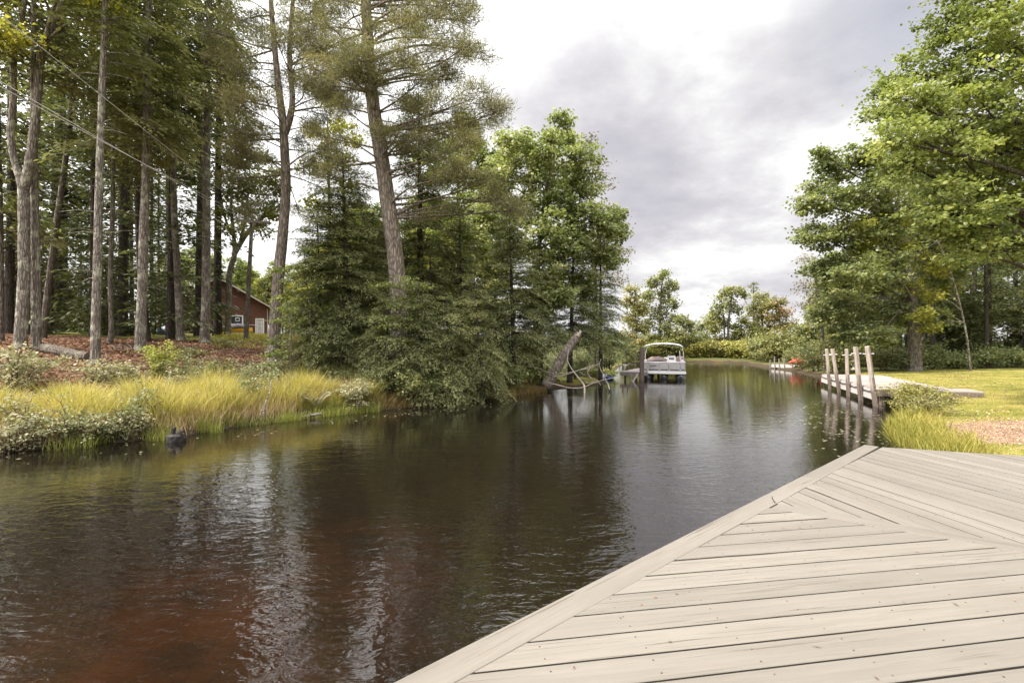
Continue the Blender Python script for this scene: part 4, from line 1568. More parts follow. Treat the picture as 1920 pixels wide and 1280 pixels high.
def chair_red(label):
    """slatted garden chair with a fan back and broad arms"""
    t = thing('garden_chair', label, 'chair', (0, 0, 0), 'red garden chairs on the far dock')
    red = M['red_paint']
    m = MB()
    for k in range(5):
        m.box((0, -0.02 - 0.11 * k * 0.9, 0.36 - 0.02 * (4 - k) * 0.6), (0.52, 0.085, 0.022))
    m.build('seat', red, t)
    m = MB()
    for k in range(5):
        x = (k - 2) * 0.105
        h = 0.72 - 0.05 * (k - 2) ** 2
        m.beam(Vector((x * 0.8, 0.05, 0.28)), Vector((x * 1.15, 0.05 + h * 0.38, 0.28 + h)), 0.09, 0.02, 0)
    m.build('backrest', red, t)
    for sx in (-1, 1):
        m = MB(); m.box((sx * 0.33, -0.16, 0.55), (0.13, 0.66, 0.025)); m.build('armrest', red, t)
        m = MB(); m.box((sx * 0.31, -0.40, 0.27), (0.035, 0.11, 0.54)); m.build('leg', red, t)
        m = MB(); m.beam(Vector((sx * 0.27, -0.45, 0.36)), Vector((sx * 0.27, 0.42, 0.05)), 0.03, 0.12); m.build('leg', red, t)
    return t


def make_far_dock():
    A = at(1446, 690, 39.5); B = at(1490, 690, 36.5)
    top = 0.34
    t = thing('small_dock', 'small pale dock with thin posts on the far right bank', 'dock', (A.x, A.y, 0))
    d = Vector((B.x - A.x, B.y - A.y)); ln = d.length; d.normalize()
    n = Vector((d.y, -d.x))
    if n.x < 0:
        n = -n
    m = MB()
    k = 0
    while k * 0.2 < ln:
        a = Vector((A.x, A.y)) + d * (k * 0.2); b = a + d * 0.19
        board(m, [(a.x, a.y), (b.x, b.y), (b.x + n.x * 2.0, b.y + n.y * 2.0), (a.x + n.x * 2.0, a.y + n.y * 2.0)], (n.x, n.y), top, 0.03, 4000 + k)
        k += 1
    m.build('dock_boards', deck_mat('pale_dock_boards', (0.5, 0.46, 0.44), (0.36, 0.32, 0.30), (0.1, 0.08, 0.07), 0.6), t)
    m = MB(); m.beam(Vector((A.x, A.y, top - 0.13)) - Vector((n.x, n.y, 0)) * 0.02, Vector((B.x, B.y, top - 0.13)) - Vector((n.x, n.y, 0)) * 0.02, 0.03, 0.18); m.build('fascia', M['grey_white_wood'], t)
    for i, s in enumerate((0.02, 0.22, 0.42, 0.64, 0.97)):
        p = Vector((A.x, A.y)) + d * ln * s - n * 0.10
        h = (0.75, 1.0, 0.85, 0.95, 0.6)[i]
        m = MB(); m.beam((p.x, p.y, -0.6), (p.x - 0.03, p.y, h), 0.065, 0.065); m.build('post', M['grey_wood'], t)
    c = chair_red('red wooden garden chair on the far dock, nearer the water')
    p = Vector((A.x, A.y)) + d * ln * 0.72 + n * 0.9
    c.location = (p.x, p.y, top + 0.003); c.rotation_euler = (0, 0, R(-62))
    p = Vector((A.x, A.y)) + d * ln * 0.90 + n * 1.55
    dup(c, (p.x, p.y, top + 0.003), R(-40), 1.0, 'red wooden garden chair at the bushy end of the far dock')
    b = at(1492, 684, 36.6)
    # red canoe lying behind the chairs
    t = thing('canoe', 'upturned red canoe on the bank behind the red garden chairs', 'canoe', (b.x + 1.2, b.y - 0.2, gz(b.x + 1.2, b.y - 0.2) + 0.02))
    bx = Vector(t.location)
    m = MB()
    m.tube([bx + Vector((x * 1.9, 0.1 * x, 0.30 - 0.10 * abs(x) ** 3)) for x in np.linspace(-1, 1, 13)], [0.04 + 0.36 * (1 - abs(x) ** 2.2) for x in np.linspace(-1, 1, 13)], 12)
    m.build('hull', M['red_paint'], t, True)
    m = MB(); m.tube([bx + Vector((x * 1.88, 0.1 * x, 0.66 - 0.34 * abs(x) ** 2.2)) for x in np.linspace(-0.9, 0.9, 9)], 0.02, 6); m.build('keel', M['dark_red_paint'], t)


# ------------------------------------------------------------------ cabin, pole, small things on the left bank
def make_cabin():
    Y = 56.5
    x0, x1 = at(338, 628, Y).x, at(500, 628, Y).x
    zb = min(gz(x1, Y), gz(x0, Y), gz(x1, Y + 8)) - 0.3
    g = gz((x0 + x1) / 2, Y)
    ze = at(500, 572, Y).z
    xm = (x0 + x1) / 2
    slope = 0.60
    zp = ze + slope * (x1 - xm)
    dep = 9.0
    t = thing('log_cabin', 'red brown timber cabin with a white trimmed window and door among the trees', 'cabin', (xm, Y, g))
    wall = M['red_siding']
    m = MB()
    m.prism([(x0, zb), (x1, zb), (x1, ze), (xm, zp), (x0, ze)], (1, 0, 0), (0, 0, 1), (0, dep, 0), (0, Y, 0))
    wl = m.build('wall', wall, t)
    # lapped boards on the gable, each a few centimetres proud
    m = MB()
    z = g + 0.12
    k = 0
    while z < zp - 0.25:
        hw = (x1 - x0) / 2 if z < ze else max(0.1, (zp - z) / slope - 0.05)
        m.beam((xm - hw + 0.02, Y - 0.022, z + 0.1), (xm + hw - 0.02, Y - 0.022, z + 0.1), 0.04, 0.185, 0, 0.012)
        z += 0.2
    m.build('cladding', wall, t)
    for sx in (-1, 1):
        ov = 0.62
        xa = xm - sx * 0.0
        xe = xm + sx * ((x1 - x0) / 2 + ov)
        zb_ = zp - slope * ((x1 - x0) / 2 + ov)
        m = MB()
        q = 0.06 + slope * 0.0
        m.prism([(xa, zp + 0.05), (xe, zb_ + 0.05), (xe, zb_ + 0.19), (xa, zp + 0.21)], (1, 0, 0), (0, 0, 1), (0, dep + 1.1, 0), (0, Y - 0.75, 0))
        r_ = m.build('roof', M['roof_shingle'], t)
        m = MB()
        m.prism([(xa, zp + 0.02), (xe, zb_ + 0.02), (xe, zb_ + 0.20), (xa, zp + 0.22)], (1, 0, 0), (0, 0, 1), (0, 0.03, 0), (0, Y - 0.785, 0))
        m.build('barge_board', M['weathered_trim'], r_)
    # corner trim
    for xx in (x0 - 0.03, x1 + 0.035):
        m = MB(); m.box((xx, Y - 0.05, (g + ze) / 2 - 0.1), (0.12, 0.10, ze - g - 0.2)); m.build('corner_trim', M['weathered_trim'], t)
    # low pale band
    m = MB(); m.box(((at(465, 0, Y).x + at(478, 0, Y).x) / 2, Y - 0.052, at(0, 608, Y).z), (at(478, 0, Y).x - at(462, 0, Y).x, 0.016, 0.09)); m.build('sill_band', M['weathered_trim'], t)
    # window
    a, b = at(435, 590, Y), at(459, 608.5, Y)
    cx, cz, w, h = (a.x + b.x) / 2, (a.z + b.z) / 2, b.x - a.x, a.z - b.z
    m = MB(); m.box((cx, Y - 0.055, cz), (w, 0.02, h)); wi = m.build('window', M['dark_glass'], t)
    m = MB()
    fw = 0.13
    for sx in (-1, 1):
        m.box((cx + sx * (w / 2 - fw / 2), Y - 0.085, cz), (fw, 0.05, h - 2 * fw))
    for sz in (-1, 1):
        m.box((cx, Y - 0.085, cz + sz * (h / 2 - fw / 2)), (w, 0.05, fw))
    m.build('frame', M['white_paint'], wi)
    m = MB(); m.box((cx + 0.1 * w, Y - 0.072, cz + 0.08 * h), (w * 0.28, 0.012, h * 0.36)); m.build('sash', M['white_paint'], wi)
    m = MB(); m.box((cx + 0.1 * w, Y - 0.0815, cz + 0.08 * h), (w * 0.20, 0.006, h * 0.24)); m.build('pane', M['dark_glass'], wi)
    # door
    a, b = at(479.5, 595, Y), at(494.5, 628, Y)
    cx, w, h = (a.x + b.x) / 2, b.x - a.x, a.z - g
    m = MB(); m.box((cx, Y - 0.06, g + h / 2), (w - 0.16, 0.03, h - 0.1)); do = m.build('door', M['grey_door'], t)
    m = MB()
    for sx in (-1, 1):
        m.box((cx + sx * (w / 2 - 0.05), Y - 0.075, g + h / 2 - 0.05), (0.11, 0.06, h - 0.1))
    m.box((cx, Y - 0.075, g + h - 0.05), (w, 0.06, 0.1)); m.build('frame', M['white_paint'], do)
    m = MB()
    for zz in (0.27, 0.55, 0.78):
        m.box((cx, Y - 0.079, g + h * zz), (w - 0.42, 0.012, 0.05))
    for sx in (-1, 1):
        m.box((cx + sx * (w / 2 - 0.24), Y - 0.079, g + h / 2), (0.05, 0.012, h * 0.72))
    m.build('panel', M['white_paint'], do)
    m = MB(); m.lathe((cx - w / 2 + 0.17, Y - 0.11, g + h * 0.46), [(0.03, -0.03), (0.04, 0.0), (0.03, 0.03)], 8); m.build('handle', M['aluminium'], do)
    m = MB(); m.box((cx, Y - 0.5, g - 0.05), (1.4, 0.8, 0.25), bev=0.02); m.build('step', M['grey_wood'], t)

    t.rotation_euler = (0, 0, R(30)); t.location.x -= 0.55
    # yellow boat on a trailer under a grey cover, in front of the wall
    Yb = 53.5
    c = at(446, 623, Yb)
    gzb = gz(c.x, Yb)
    t = thing('covered_boat', 'yellow boat under a dark grey cover before the cabin', 'boat', (c.x, Yb, gzb))
    m = MB()
    prof = [(-1.5, 0.34, 0.72), (-1.0, 0.40, 0.70), (0.0, 0.42, 0.70), (0.9, 0.36, 0.74), (1.4, 0.18, 0.80), (1.62, 0.04, 0.84)]
    vs, fs = [], []
    for x, hw, zt in prof:
        for y, z in ((-hw, zt), (-hw * 0.8, 0.45), (0, 0.34), (hw * 0.8, 0.45), (hw, zt)):
            vs.append((c.x + x, Yb + y, gzb + z))
    for i in range(len(prof) - 1):
        for k in range(4):
            fs.append((i * 5 + k, i * 5 + 5 + k, i * 5 + 6 + k, i * 5 + k + 1))
        fs.append((i * 5 + 4, i * 5 + 9, i * 5 + 5, i * 5))
    fs.append((0, 1, 2, 3, 4)); e_ = (len(prof) - 1) * 5; fs.append((e_ + 4, e_ + 3, e_ + 2, e_ + 1, e_))
    m.add(vs, fs); m.build('hull', M['yellow_paint'], t)
    m = MB()
    m.tube([Vector((c.x + x, Yb, gzb + z)) for x, z in ((-1.52, 0.74), (-1.1, 0.82), (-0.4, 0.84), (0.1, 0.98), (0.5, 0.95), (1.0, 0.82), (1.45, 0.80))], [0.3, 0.36, 0.38, 0.34, 0.32, 0.25, 0.06], 12, True, 0.12)
    m.build('cover', M['dark_cloth'], t, True)
    t = thing('boat_trailer', 'low pale trailer carrying the yellow covered boat', 'trailer', (c.x, Yb, gzb))
    m = MB()
    for sy in (-0.45, 0.45):
        m.beam((c.x - 1.5, Yb + sy, gzb + 0.30), (c.x + 1.5, Yb + sy * 0.5, gzb + 0.30), 0.06, 0.08)
    m.beam((c.x - 0.6, Yb - 0.6, gzb + 0.24), (c.x - 0.6, Yb + 0.6, gzb + 0.24), 0.05, 0.05)
    m.build('frame', M['aluminium'], t)
    for sy in (-0.62, 0.62):
        m = MB(); m.tube([Vector((c.x - 0.6, Yb + sy - 0.07, gzb + 0.24)), Vector((c.x - 0.6, Yb + sy + 0.07, gzb + 0.24))], 0.24, 16); wh = m.build('wheel', M['black_rubber'], t)
        m = MB(); m.tube([Vector((c.x - 0.6, Yb + sy - 0.085, gzb + 0.24)), Vector((c.x - 0.6, Yb + sy + 0.085, gzb + 0.24))], 0.13, 12); m.build('rim', M['white_paint'], wh)

    # traffic cone on the clearing
    b = ground_hit(554.5, 637.5)
    t = thing('traffic_cone', 'orange traffic cone on the sunny grass to the right of the cabin', 'cone', b)
    s = b.y / FPX * 11.5 / 0.72
    m = MB(); m.lathe(b, [(0.15 * s, 0.03), (0.135 * s, 0.06 * s), (0.035 * s, 0.70 * s), (0.02 * s, 0.72 * s)], 14); m.build('cone_body', M['orange_plastic'], t, True)
    m = MB(); m.box(b + Vector((0, 0, 0.02)), (0.40 * s, 0.40 * s, 0.05), bev=0.01); m.build('base', M['orange_plastic'], t)

    # blue tarpaulin heap under the trees
    b = ground_hit(303, 622)
    t = MB()
    rr = np.random.default_rng(3)
    vs, fs = [], []
    nr, ns = 6, 14
    s = b.y / FPX * 13
    for i in range(nr):
        f = i / (nr - 1)
        for k in range(ns):
            a = 2 * math.pi * k / ns
            r = s * 0.62 * math.cos(f * math.pi / 2) * (1 + 0.16 * rr.normal())
            vs.append((b.x + math.cos(a) * r, b.y + math.sin(a) * r * 0.7, b.z - 0.03 + s * 0.85 * math.sin(f * math.pi / 2) * (1 + 0.1 * rr.normal())))
    for i in range(nr - 1):
        for k in range(ns):
            fs.append((i * ns + k, i * ns + (k + 1) % ns, (i + 1) * ns + (k + 1) % ns, (i + 1) * ns + k))
    fs.append(tuple((nr - 1) * ns + k for k in range(ns)))
    t.add(vs, fs)
    tag(t.build('tarpaulin', M['blue_plastic'], None), 'crumpled blue tarpaulin heap on the forest floor among the trunks', 'tarpaulin')


def make_pole():
    b = ground_hit(461, 636)
    Y = b.y
    tp = at(473, 405, Y)
    t = thing('utility_pole', 'slim brown utility pole with a crossarm in front of the cabin', 'utility pole', b)
    m = MB(); m.tube([b - Vector((0, 0, 0.4)), b, b.lerp(tp, 0.5), tp], [0.17 * Y / 34, 0.165 * Y / 34, 0.145 * Y / 34, 0.115 * Y / 34], 10); m.build('shaft', M['bark_mid'], t, True)
    a, c = at(446, 414.5, Y), at(507, 419, Y)
    m = MB(); m.beam(a + Vector((0, -0.17, 0)), c + Vector((0, -0.17, 0)), 0.10, 0.13); ca = m.build('crossarm', M['grey_wood'], t)
    ins = []
    for s in (0.08, 0.36, 0.92):
        p = a.lerp(c, s) + Vector((0, -0.17, 0.065))
        m = MB(); m.lathe(p, [(0.02, 0), (0.02, 0.06), (0.05, 0.07), (0.05, 0.10), (0.03, 0.12), (0.045, 0.14), (0.02, 0.17)], 8); m.build('insulator', M['pale_stone'], ca)
        ins.append(p + Vector((0, 0, 0.13)))
    m = MB(); m.tube([tp - Vector((0, 0, 0.02)), tp + Vector((0, 0, 0.14))], 0.03, 6); m.build('top_pin', M['grey_wood'], t)
    ends = [(at(0, 142, 8.0), ins[0], 'pale utility wire, upper of the two close wires crossing the left trunks'),
            (at(0, 152, 8.0), ins[1], 'pale utility wire, lower of the two close wires crossing the left trunks'),
            (at(0, 17, 8.0), tp + Vector((0, 0, 0.12)), 'steep pale utility wire from the pole top to the upper left')]
    for e, s, lb in ends:
        far = e + (e - s) * 0.6
        pts = []
        for k in range(33):
            q = k / 32
            p = s.lerp(far, q)
            p.z -= 0.10 * 4 * q * (1 - q)
            if k == 0:
                p = s
            pts.append(p)
        m = MB(); m.tube(pts, 0.008, 5)
        tag(m.build('utility_wire', M['wire'], None, True), lb, 'wire', 'utility wires')


def post_mat():
    """weathered post, dark with damp and algae up to an uneven tide line"""
    m = plain_mat('weathered_post_wood', (0.36, 0.30, 0.26), 0.85, 0.4, 6, stretch=(4, 4, 0.6), bump=0.4)
    nt = m.node_tree
    p = [n for n in nt.nodes if n.type == 'BSDF_PRINCIPLED'][0]
    src = p.inputs['Base Color'].links[0].from_socket
    tc = N(nt, 'ShaderNodeTexCoord')
    sp = N(nt, 'ShaderNodeSeparateXYZ')
    L(nt, tc.outputs['Object'], sp.inputs[0])
    mp = N(nt, 'ShaderNodeMapping'); mp.inputs['Scale'].default_value = (9, 9, 0.9)
    L(nt, tc.outputs['Object'], mp.inputs[0])
    n = N(nt, 'ShaderNodeTexNoise', Scale=1.0, Detail=4.0)
    L(nt, mp.outputs[0], n.inputs['Vector'])
    h = math_node(nt, 'SUBTRACT', sp.outputs[2], math_node(nt, 'MULTIPLY', n.outputs[0], 1.5))
    r = ramp(nt, [(0.05, g3(0.85)), (0.35, g3(0.0))], math_node(nt, 'ADD', h, 0.2))
    L(nt, mixc(nt, r.outputs[0], src, (0.10, 0.078, 0.066)), p.inputs['Base Color'])
    return m


def make_mats2():
    M['gap_shade'] = plain_mat('shaded_board_edges', (0.055, 0.046, 0.037), 0.9, 0.4, 9)  # dark colour stands in for the shade in the gaps between boards
    M['rust_screw'] = plain_mat('rusty_screw_heads', (0.085, 0.068, 0.055), 0.6, 0.4, 30)
    M['deck_frame'] = plain_mat('deck_framing', (0.20, 0.175, 0.145), 0.8, 0.3, 8)
    M['grey_white_wood'] = plain_mat('greyed_white_boards', (0.50, 0.455, 0.43), 0.75, 0.28, 5, stretch=(1, 1, 6))
    M['old_wood'] = plain_mat('old_brown_wood', (0.15, 0.115, 0.095), 0.85, 0.4, 7, stretch=(3, 3, 1))
    M['grey_wood'] = plain_mat('grey_wood', (0.24, 0.21, 0.195), 0.85, 0.35, 7, stretch=(3, 3, 1))
    M['post_wood'] = post_mat()
    M['post_dark'] = plain_mat('dark_post_wood', (0.12, 0.088, 0.075), 0.85, 0.4, 6, stretch=(4, 4, 0.6))
    M['white_plastic'] = plain_mat('white_plastic', (0.72, 0.70, 0.70), 0.4, 0.06, 3)
    M['black_rubber'] = plain_mat('black_rubber', (0.03, 0.03, 0.032), 0.6, 0.3, 10)
    M['pale_stone'] = plain_mat('pale_stone', (0.48, 0.45, 0.41), 0.8, 0.2, 14, bump=0.3)
    M['brown_stone'] = plain_mat('brown_stone', (0.27, 0.22, 0.19), 0.85, 0.25, 14, bump=0.3)
    M['blue_plastic'] = plain_mat('blue_plastic', (0.04, 0.13, 0.42), 0.5, 0.25, 5)
    M['aluminium'] = plain_mat('brushed_aluminium', (0.62, 0.61, 0.61), 0.35, 0.08, 12, metal=0.7)
    M['pontoon_metal'] = plain_mat('shaded_pontoon_metal', (0.22, 0.22, 0.225), 0.55, 0.25, 5, metal=0.3)  # shadow side of the pontoons put into the dark grey
    M['boat_panel'] = plain_mat('boat_panel_paint', (0.40, 0.38, 0.37), 0.4, 0.07, 4)
    M['boat_dark'] = plain_mat('dark_boat_trim', (0.10, 0.095, 0.10), 0.5, 0.2, 6)
    M['boat_vinyl'] = plain_mat('boat_seat_vinyl', (0.52, 0.47, 0.45), 0.5, 0.1, 5)
    M['boat_vinyl_pink'] = plain_mat('faded_seat_cover', (0.44, 0.33, 0.32), 0.6, 0.15, 5)
    M['canopy_cloth'] = plain_mat('canopy_cloth', (0.66, 0.66, 0.69), 0.8, 0.08, 6)
    M['red_paint'] = plain_mat('red_paint', (0.55, 0.06, 0.05), 0.5, 0.2, 5)
    M['dark_red_paint'] = plain_mat('dark_red_paint', (0.25, 0.03, 0.03), 0.5, 0.2, 5)
    M['red_siding'] = plain_mat('red_brown_siding', (0.115, 0.050, 0.034), 0.8, 0.45, 2.2, stretch=(1, 1, 5))
    M['roof_shingle'] = plain_mat('roof_shingles', (0.09, 0.075, 0.07), 0.9, 0.35, 5)
    M['weathered_trim'] = plain_mat('weathered_trim', (0.40, 0.36, 0.33), 0.8, 0.25, 5)
    M['white_paint'] = plain_mat('white_paint', (0.72, 0.71, 0.70), 0.5, 0.1, 4)
    M['grey_door'] = plain_mat('grey_door_paint', (0.42, 0.41, 0.41), 0.55, 0.1, 4)
    M['dark_glass'] = plain_mat('dark_window_glass', (0.02, 0.024, 0.026), 0.06, 0.3, 2, spec=0.6)
    M['yellow_paint'] = plain_mat('yellow_gel_coat', (0.68, 0.38, 0.03), 0.35, 0.12, 4)
    M['dark_cloth'] = plain_mat('dark_grey_cover', (0.07, 0.068, 0.075), 0.85, 0.3, 7)
    M['orange_plastic'] = plain_mat('orange_plastic', (0.75, 0.13, 0.03), 0.5, 0.12, 5)
    M['wire'] = plain_mat('galvanised_wire', (0.55, 0.53, 0.52), 0.5, 0.1, 4)
# ------------------------------------------------------------------ planting
def lobes_px(lst, Y, n=22, flat=0.45, jit=1.0, seed=0, k=1.0):
    rr = random.Random(seed)
    out = []
    for it in lst:
        px, py, r = it[0], it[1], it[2] * k
        dy = it[3] if len(it) > 3 else (rr.random() - 0.5) * 2 * jit
        c = at(px, py, Y + dy)
        out.append({'c': c, 'r': (r, r, r * flat), 'n': max(6, int(n * max(0.5, r)))})
    return out


def left_front_trees():
    # --- forked grey hardwood at the far left
    b = ground_hit(38, 652)
    tr = px_trunk(b, [(38, 652, 27), (45, 520, 23), (45, 420, 22), (43, 350, 21), (27, 300, 15), (20, 250, 14), (25, 190, 13), (26, 110, 12), (44, 20, 10), (56, -80, 8), (70, -200, 5)])
    Y = b.y
    ex = [[(at(*q[:2], Y), 0.5 * q[2] * Y / FPX) for q in ((44, 356, 16), (57, 300, 15), (68, 210, 13), (79, 95, 12), (106, 32, 9), (130, -60, 7), (150, -160, 4))]]
    lo = lobes_px([(165, 12, 0.8), (120, -60, 1.3), (20, -90, 1.5), (190, -90, 1.2), (60, -190, 1.6), (-40, -40, 1.3), (150, -170, 1.5), (-20, 60, 0.9), (215, 20, 0.5)], Y - 0.5, 22, 0.4, 1.5, 2)
    lobed_tree('forked_tree', 'grey forked tree whose two curving stems part above a straight base at the left edge', 'tree', tr, lo, 'bark', 'maple_yellow', 22, 0.13, seed=11, extra=ex, shape='leaf')
    # --- straight grey trunk beside it, and the leaning one
    def con(label, base, pts, py_crown, Rm, bark, leaf, top, seed, **kw):
        b = ground_hit(*base)
        tr = px_trunk(b, pts, top)
        zc = at(0, py_crown, b.y).z - b.z
        return conifer(kw.pop('name', 'conifer_tree'), label, 'tree', tr, zc, Rm, bark, leaf, seed, **kw)
    con('straight mottled grey trunk close behind the forked tree', (68, 655), [(68, 655, 20), (67, 500, 18), (64, 330, 16), (63, 150, 13), (63, 0, 10)], 150, 2.0, 'bark', 'conifer', 6, 21, dead=10, spacing=0.42, step=0.2, card=(0.24, 0.07))
    con('slanting grey tree leaning to the right behind the forked tree', (80, 634), [(80, 634, 15), (92, 530, 14), (106, 420, 13), (124, 290, 11), (138, 150, 9), (146, 40, 7)], 250, 1.9, 'bark_mid', 'hemlock', 4, 22, dead=8, spacing=0.45, step=0.2, card=(0.24, 0.07))
    con('broad dark conifer trunk in the shade behind the slanting tree', (104, 622), [(104, 622, 26), (110, 420, 22), (113, 200, 18), (115, 60, 14)], 420, 2.6, 'bark_dark', 'deepwood', 6, 23, dead=12, spacing=0.5, step=0.24, card=(0.3, 0.09))
    con('thin grey trunk cut by the left edge of the view', (2, 640), [(2, 640, 12), (1, 450, 11), (-4, 200, 9), (-6, 40, 7)], 430, 2.0, 'bark_mid', 'hemlock', 5, 24, dead=6, spacing=0.5, step=0.22, card=(0.26, 0.08))
    # --- tall straight conifers along the bank
    con('tall straight conifer with a bare grey trunk standing lowest on the slope', (178, 682), [(178, 682, 21), (182, 520, 18), (186, 350, 16.5), (191, 180, 14), (197, 0, 11)], 95, 1.7, 'bark', 'hemlock', 7, 31, dead=26, spacing=0.36, step=0.16, gaps=0.25)
    con('thin grey conifer with a crooked foot between the two larger bare trunks', (205, 644), [(205, 644, 15), (209, 615, 11), (207, 520, 10), (211, 400, 9.5), (213, 230, 8), (214, 90, 6)], 330, 1.8, 'bark_mid', 'deepwood', 4, 32, dead=10, spacing=0.45, step=0.2, card=(0.24, 0.07))
    con('tall conifer with a lichen spotted trunk above the round green bush', (262, 657), [(262, 657, 25), (266, 560, 21), (270, 430, 19), (274, 300, 17.5), (277, 150, 15), (279, 0, 12)], 275, 2.5, 'bark', 'conifer', 7, 33, dead=16, spacing=0.27, step=0.13, card=(0.19, 0.045), per_whorl=6, droop=0.55, gaps=0.28)
    con('dark companion trunk right behind the lichen spotted conifer', (276, 640), [(276, 640, 16), (262, 480, 14), (258, 300, 13), (257, 120, 11), (256, 10, 9)], 260, 2.3, 'bark_dark', 'deepwood', 6, 34, dead=18, spacing=0.4, step=0.2, card=(0.26, 0.075))
    con('slender conifer leaning left beside a darker trunk', (339, 638), [(339, 638, 18), (333, 520, 15.5), (327, 400, 14), (323, 250, 11), (320, 100, 8)], 235, 1.9, 'bark', 'conifer', 5, 35, dead=20, spacing=0.32, step=0.15, card=(0.2, 0.06))
    con('brown conifer trunk hidden halfway behind the slender leaning one', (323, 622), [(323, 622, 19), (319, 480, 17), (317, 300, 14), (315, 120, 11)], 330, 2.3, 'bark_mid', 'hemlock', 6, 36, dead=10, spacing=0.4, step=0.19, card=(0.26, 0.075))
    con('tall conifer with a clean grey trunk left of the dark brown one', (384, 642), [(384, 642, 23), (386, 560, 19), (387, 420, 17.5), (388, 280, 16), (389, 150, 13.5), (391, 20, 11)], 200, 2.6, 'bark', 'conifer', 7, 37, dead=18, spacing=0.27, step=0.135, card=(0.2, 0.046), per_whorl=6, droop=0.55, gaps=0.28)
    con('dark brown conifer trunk just left of the crooked branching tree', (408, 626), [(408, 626, 20), (408, 500, 17), (409, 380, 15), (410, 200, 12), (411, 60, 9)], 310, 2.4, 'bark_dark', 'hemlock', 5, 38, dead=10, spacing=0.36, step=0.18, card=(0.25, 0.072))
    # --- spreading hardwood over the cabin
    b = ground_hit(427, 620)
    Y = b.y
    tr = px_trunk(b, [(427, 620, 15), (429, 560, 13.5), (431, 510, 13), (440, 475, 11.5), (437, 430, 8), (433, 380, 6), (440, 320, 4)])
    P = lambda l: [(at(q[0], q[1], Y + (q[3] if len(q) > 3 else 0)), 0.5 * q[2] * Y / FPX) for q in l]
    ex = [P([(438, 478, 10), (458, 445, 8), (478, 420, 7), (500, 402, 5.5), (520, 388, 4), (545, 365, 2)]), P([(450, 456, 6), (458, 420, 5.5), (462, 380, 4.5), (474, 330, 3)]), P([(433, 440, 5), (420, 400, 4), (412, 350, 3)])]
    lo = lobes_px([(445, 345, 0.9), (475, 345, 0.9), (505, 375, 0.8), (425, 360, 0.8), (460, 400, 0.8), (490, 430, 0.7), (445, 430, 0.6), (520, 350, 0.8), (480, 300, 0.9), (440, 295, 0.8), (460, 370, 0.9), (505, 330, 0.8), (430, 400, 0.7), (495, 400, 0.7), (520, 400, 0.6)], Y, 20, 0.7, 1.0, 5, 1.15)
    lobed_tree('branching_tree', 'crooked hardwood with a fan of pale limbs beside the utility pole', 'tree', tr, lo, 'bark', 'shrub', 14, 0.16, seed=12, extra=ex, tonevar=0.12)


def pine_fill(n, x0, x1, y0, y1, r0, r1, axis, seed):
    rr = random.Random(seed)
    out = []
    for _ in range(n):
        py = rr.uniform(y0, y1)
        half = (x1 - x0) / 2 * (0.55 + 0.45 * rr.random())
        px = axis(py) + rr.choice((-1, 1)) * half * rr.random() ** 0.7
        out.append((px, py, r0 + (r1 - r0) * rr.random()))
    return out


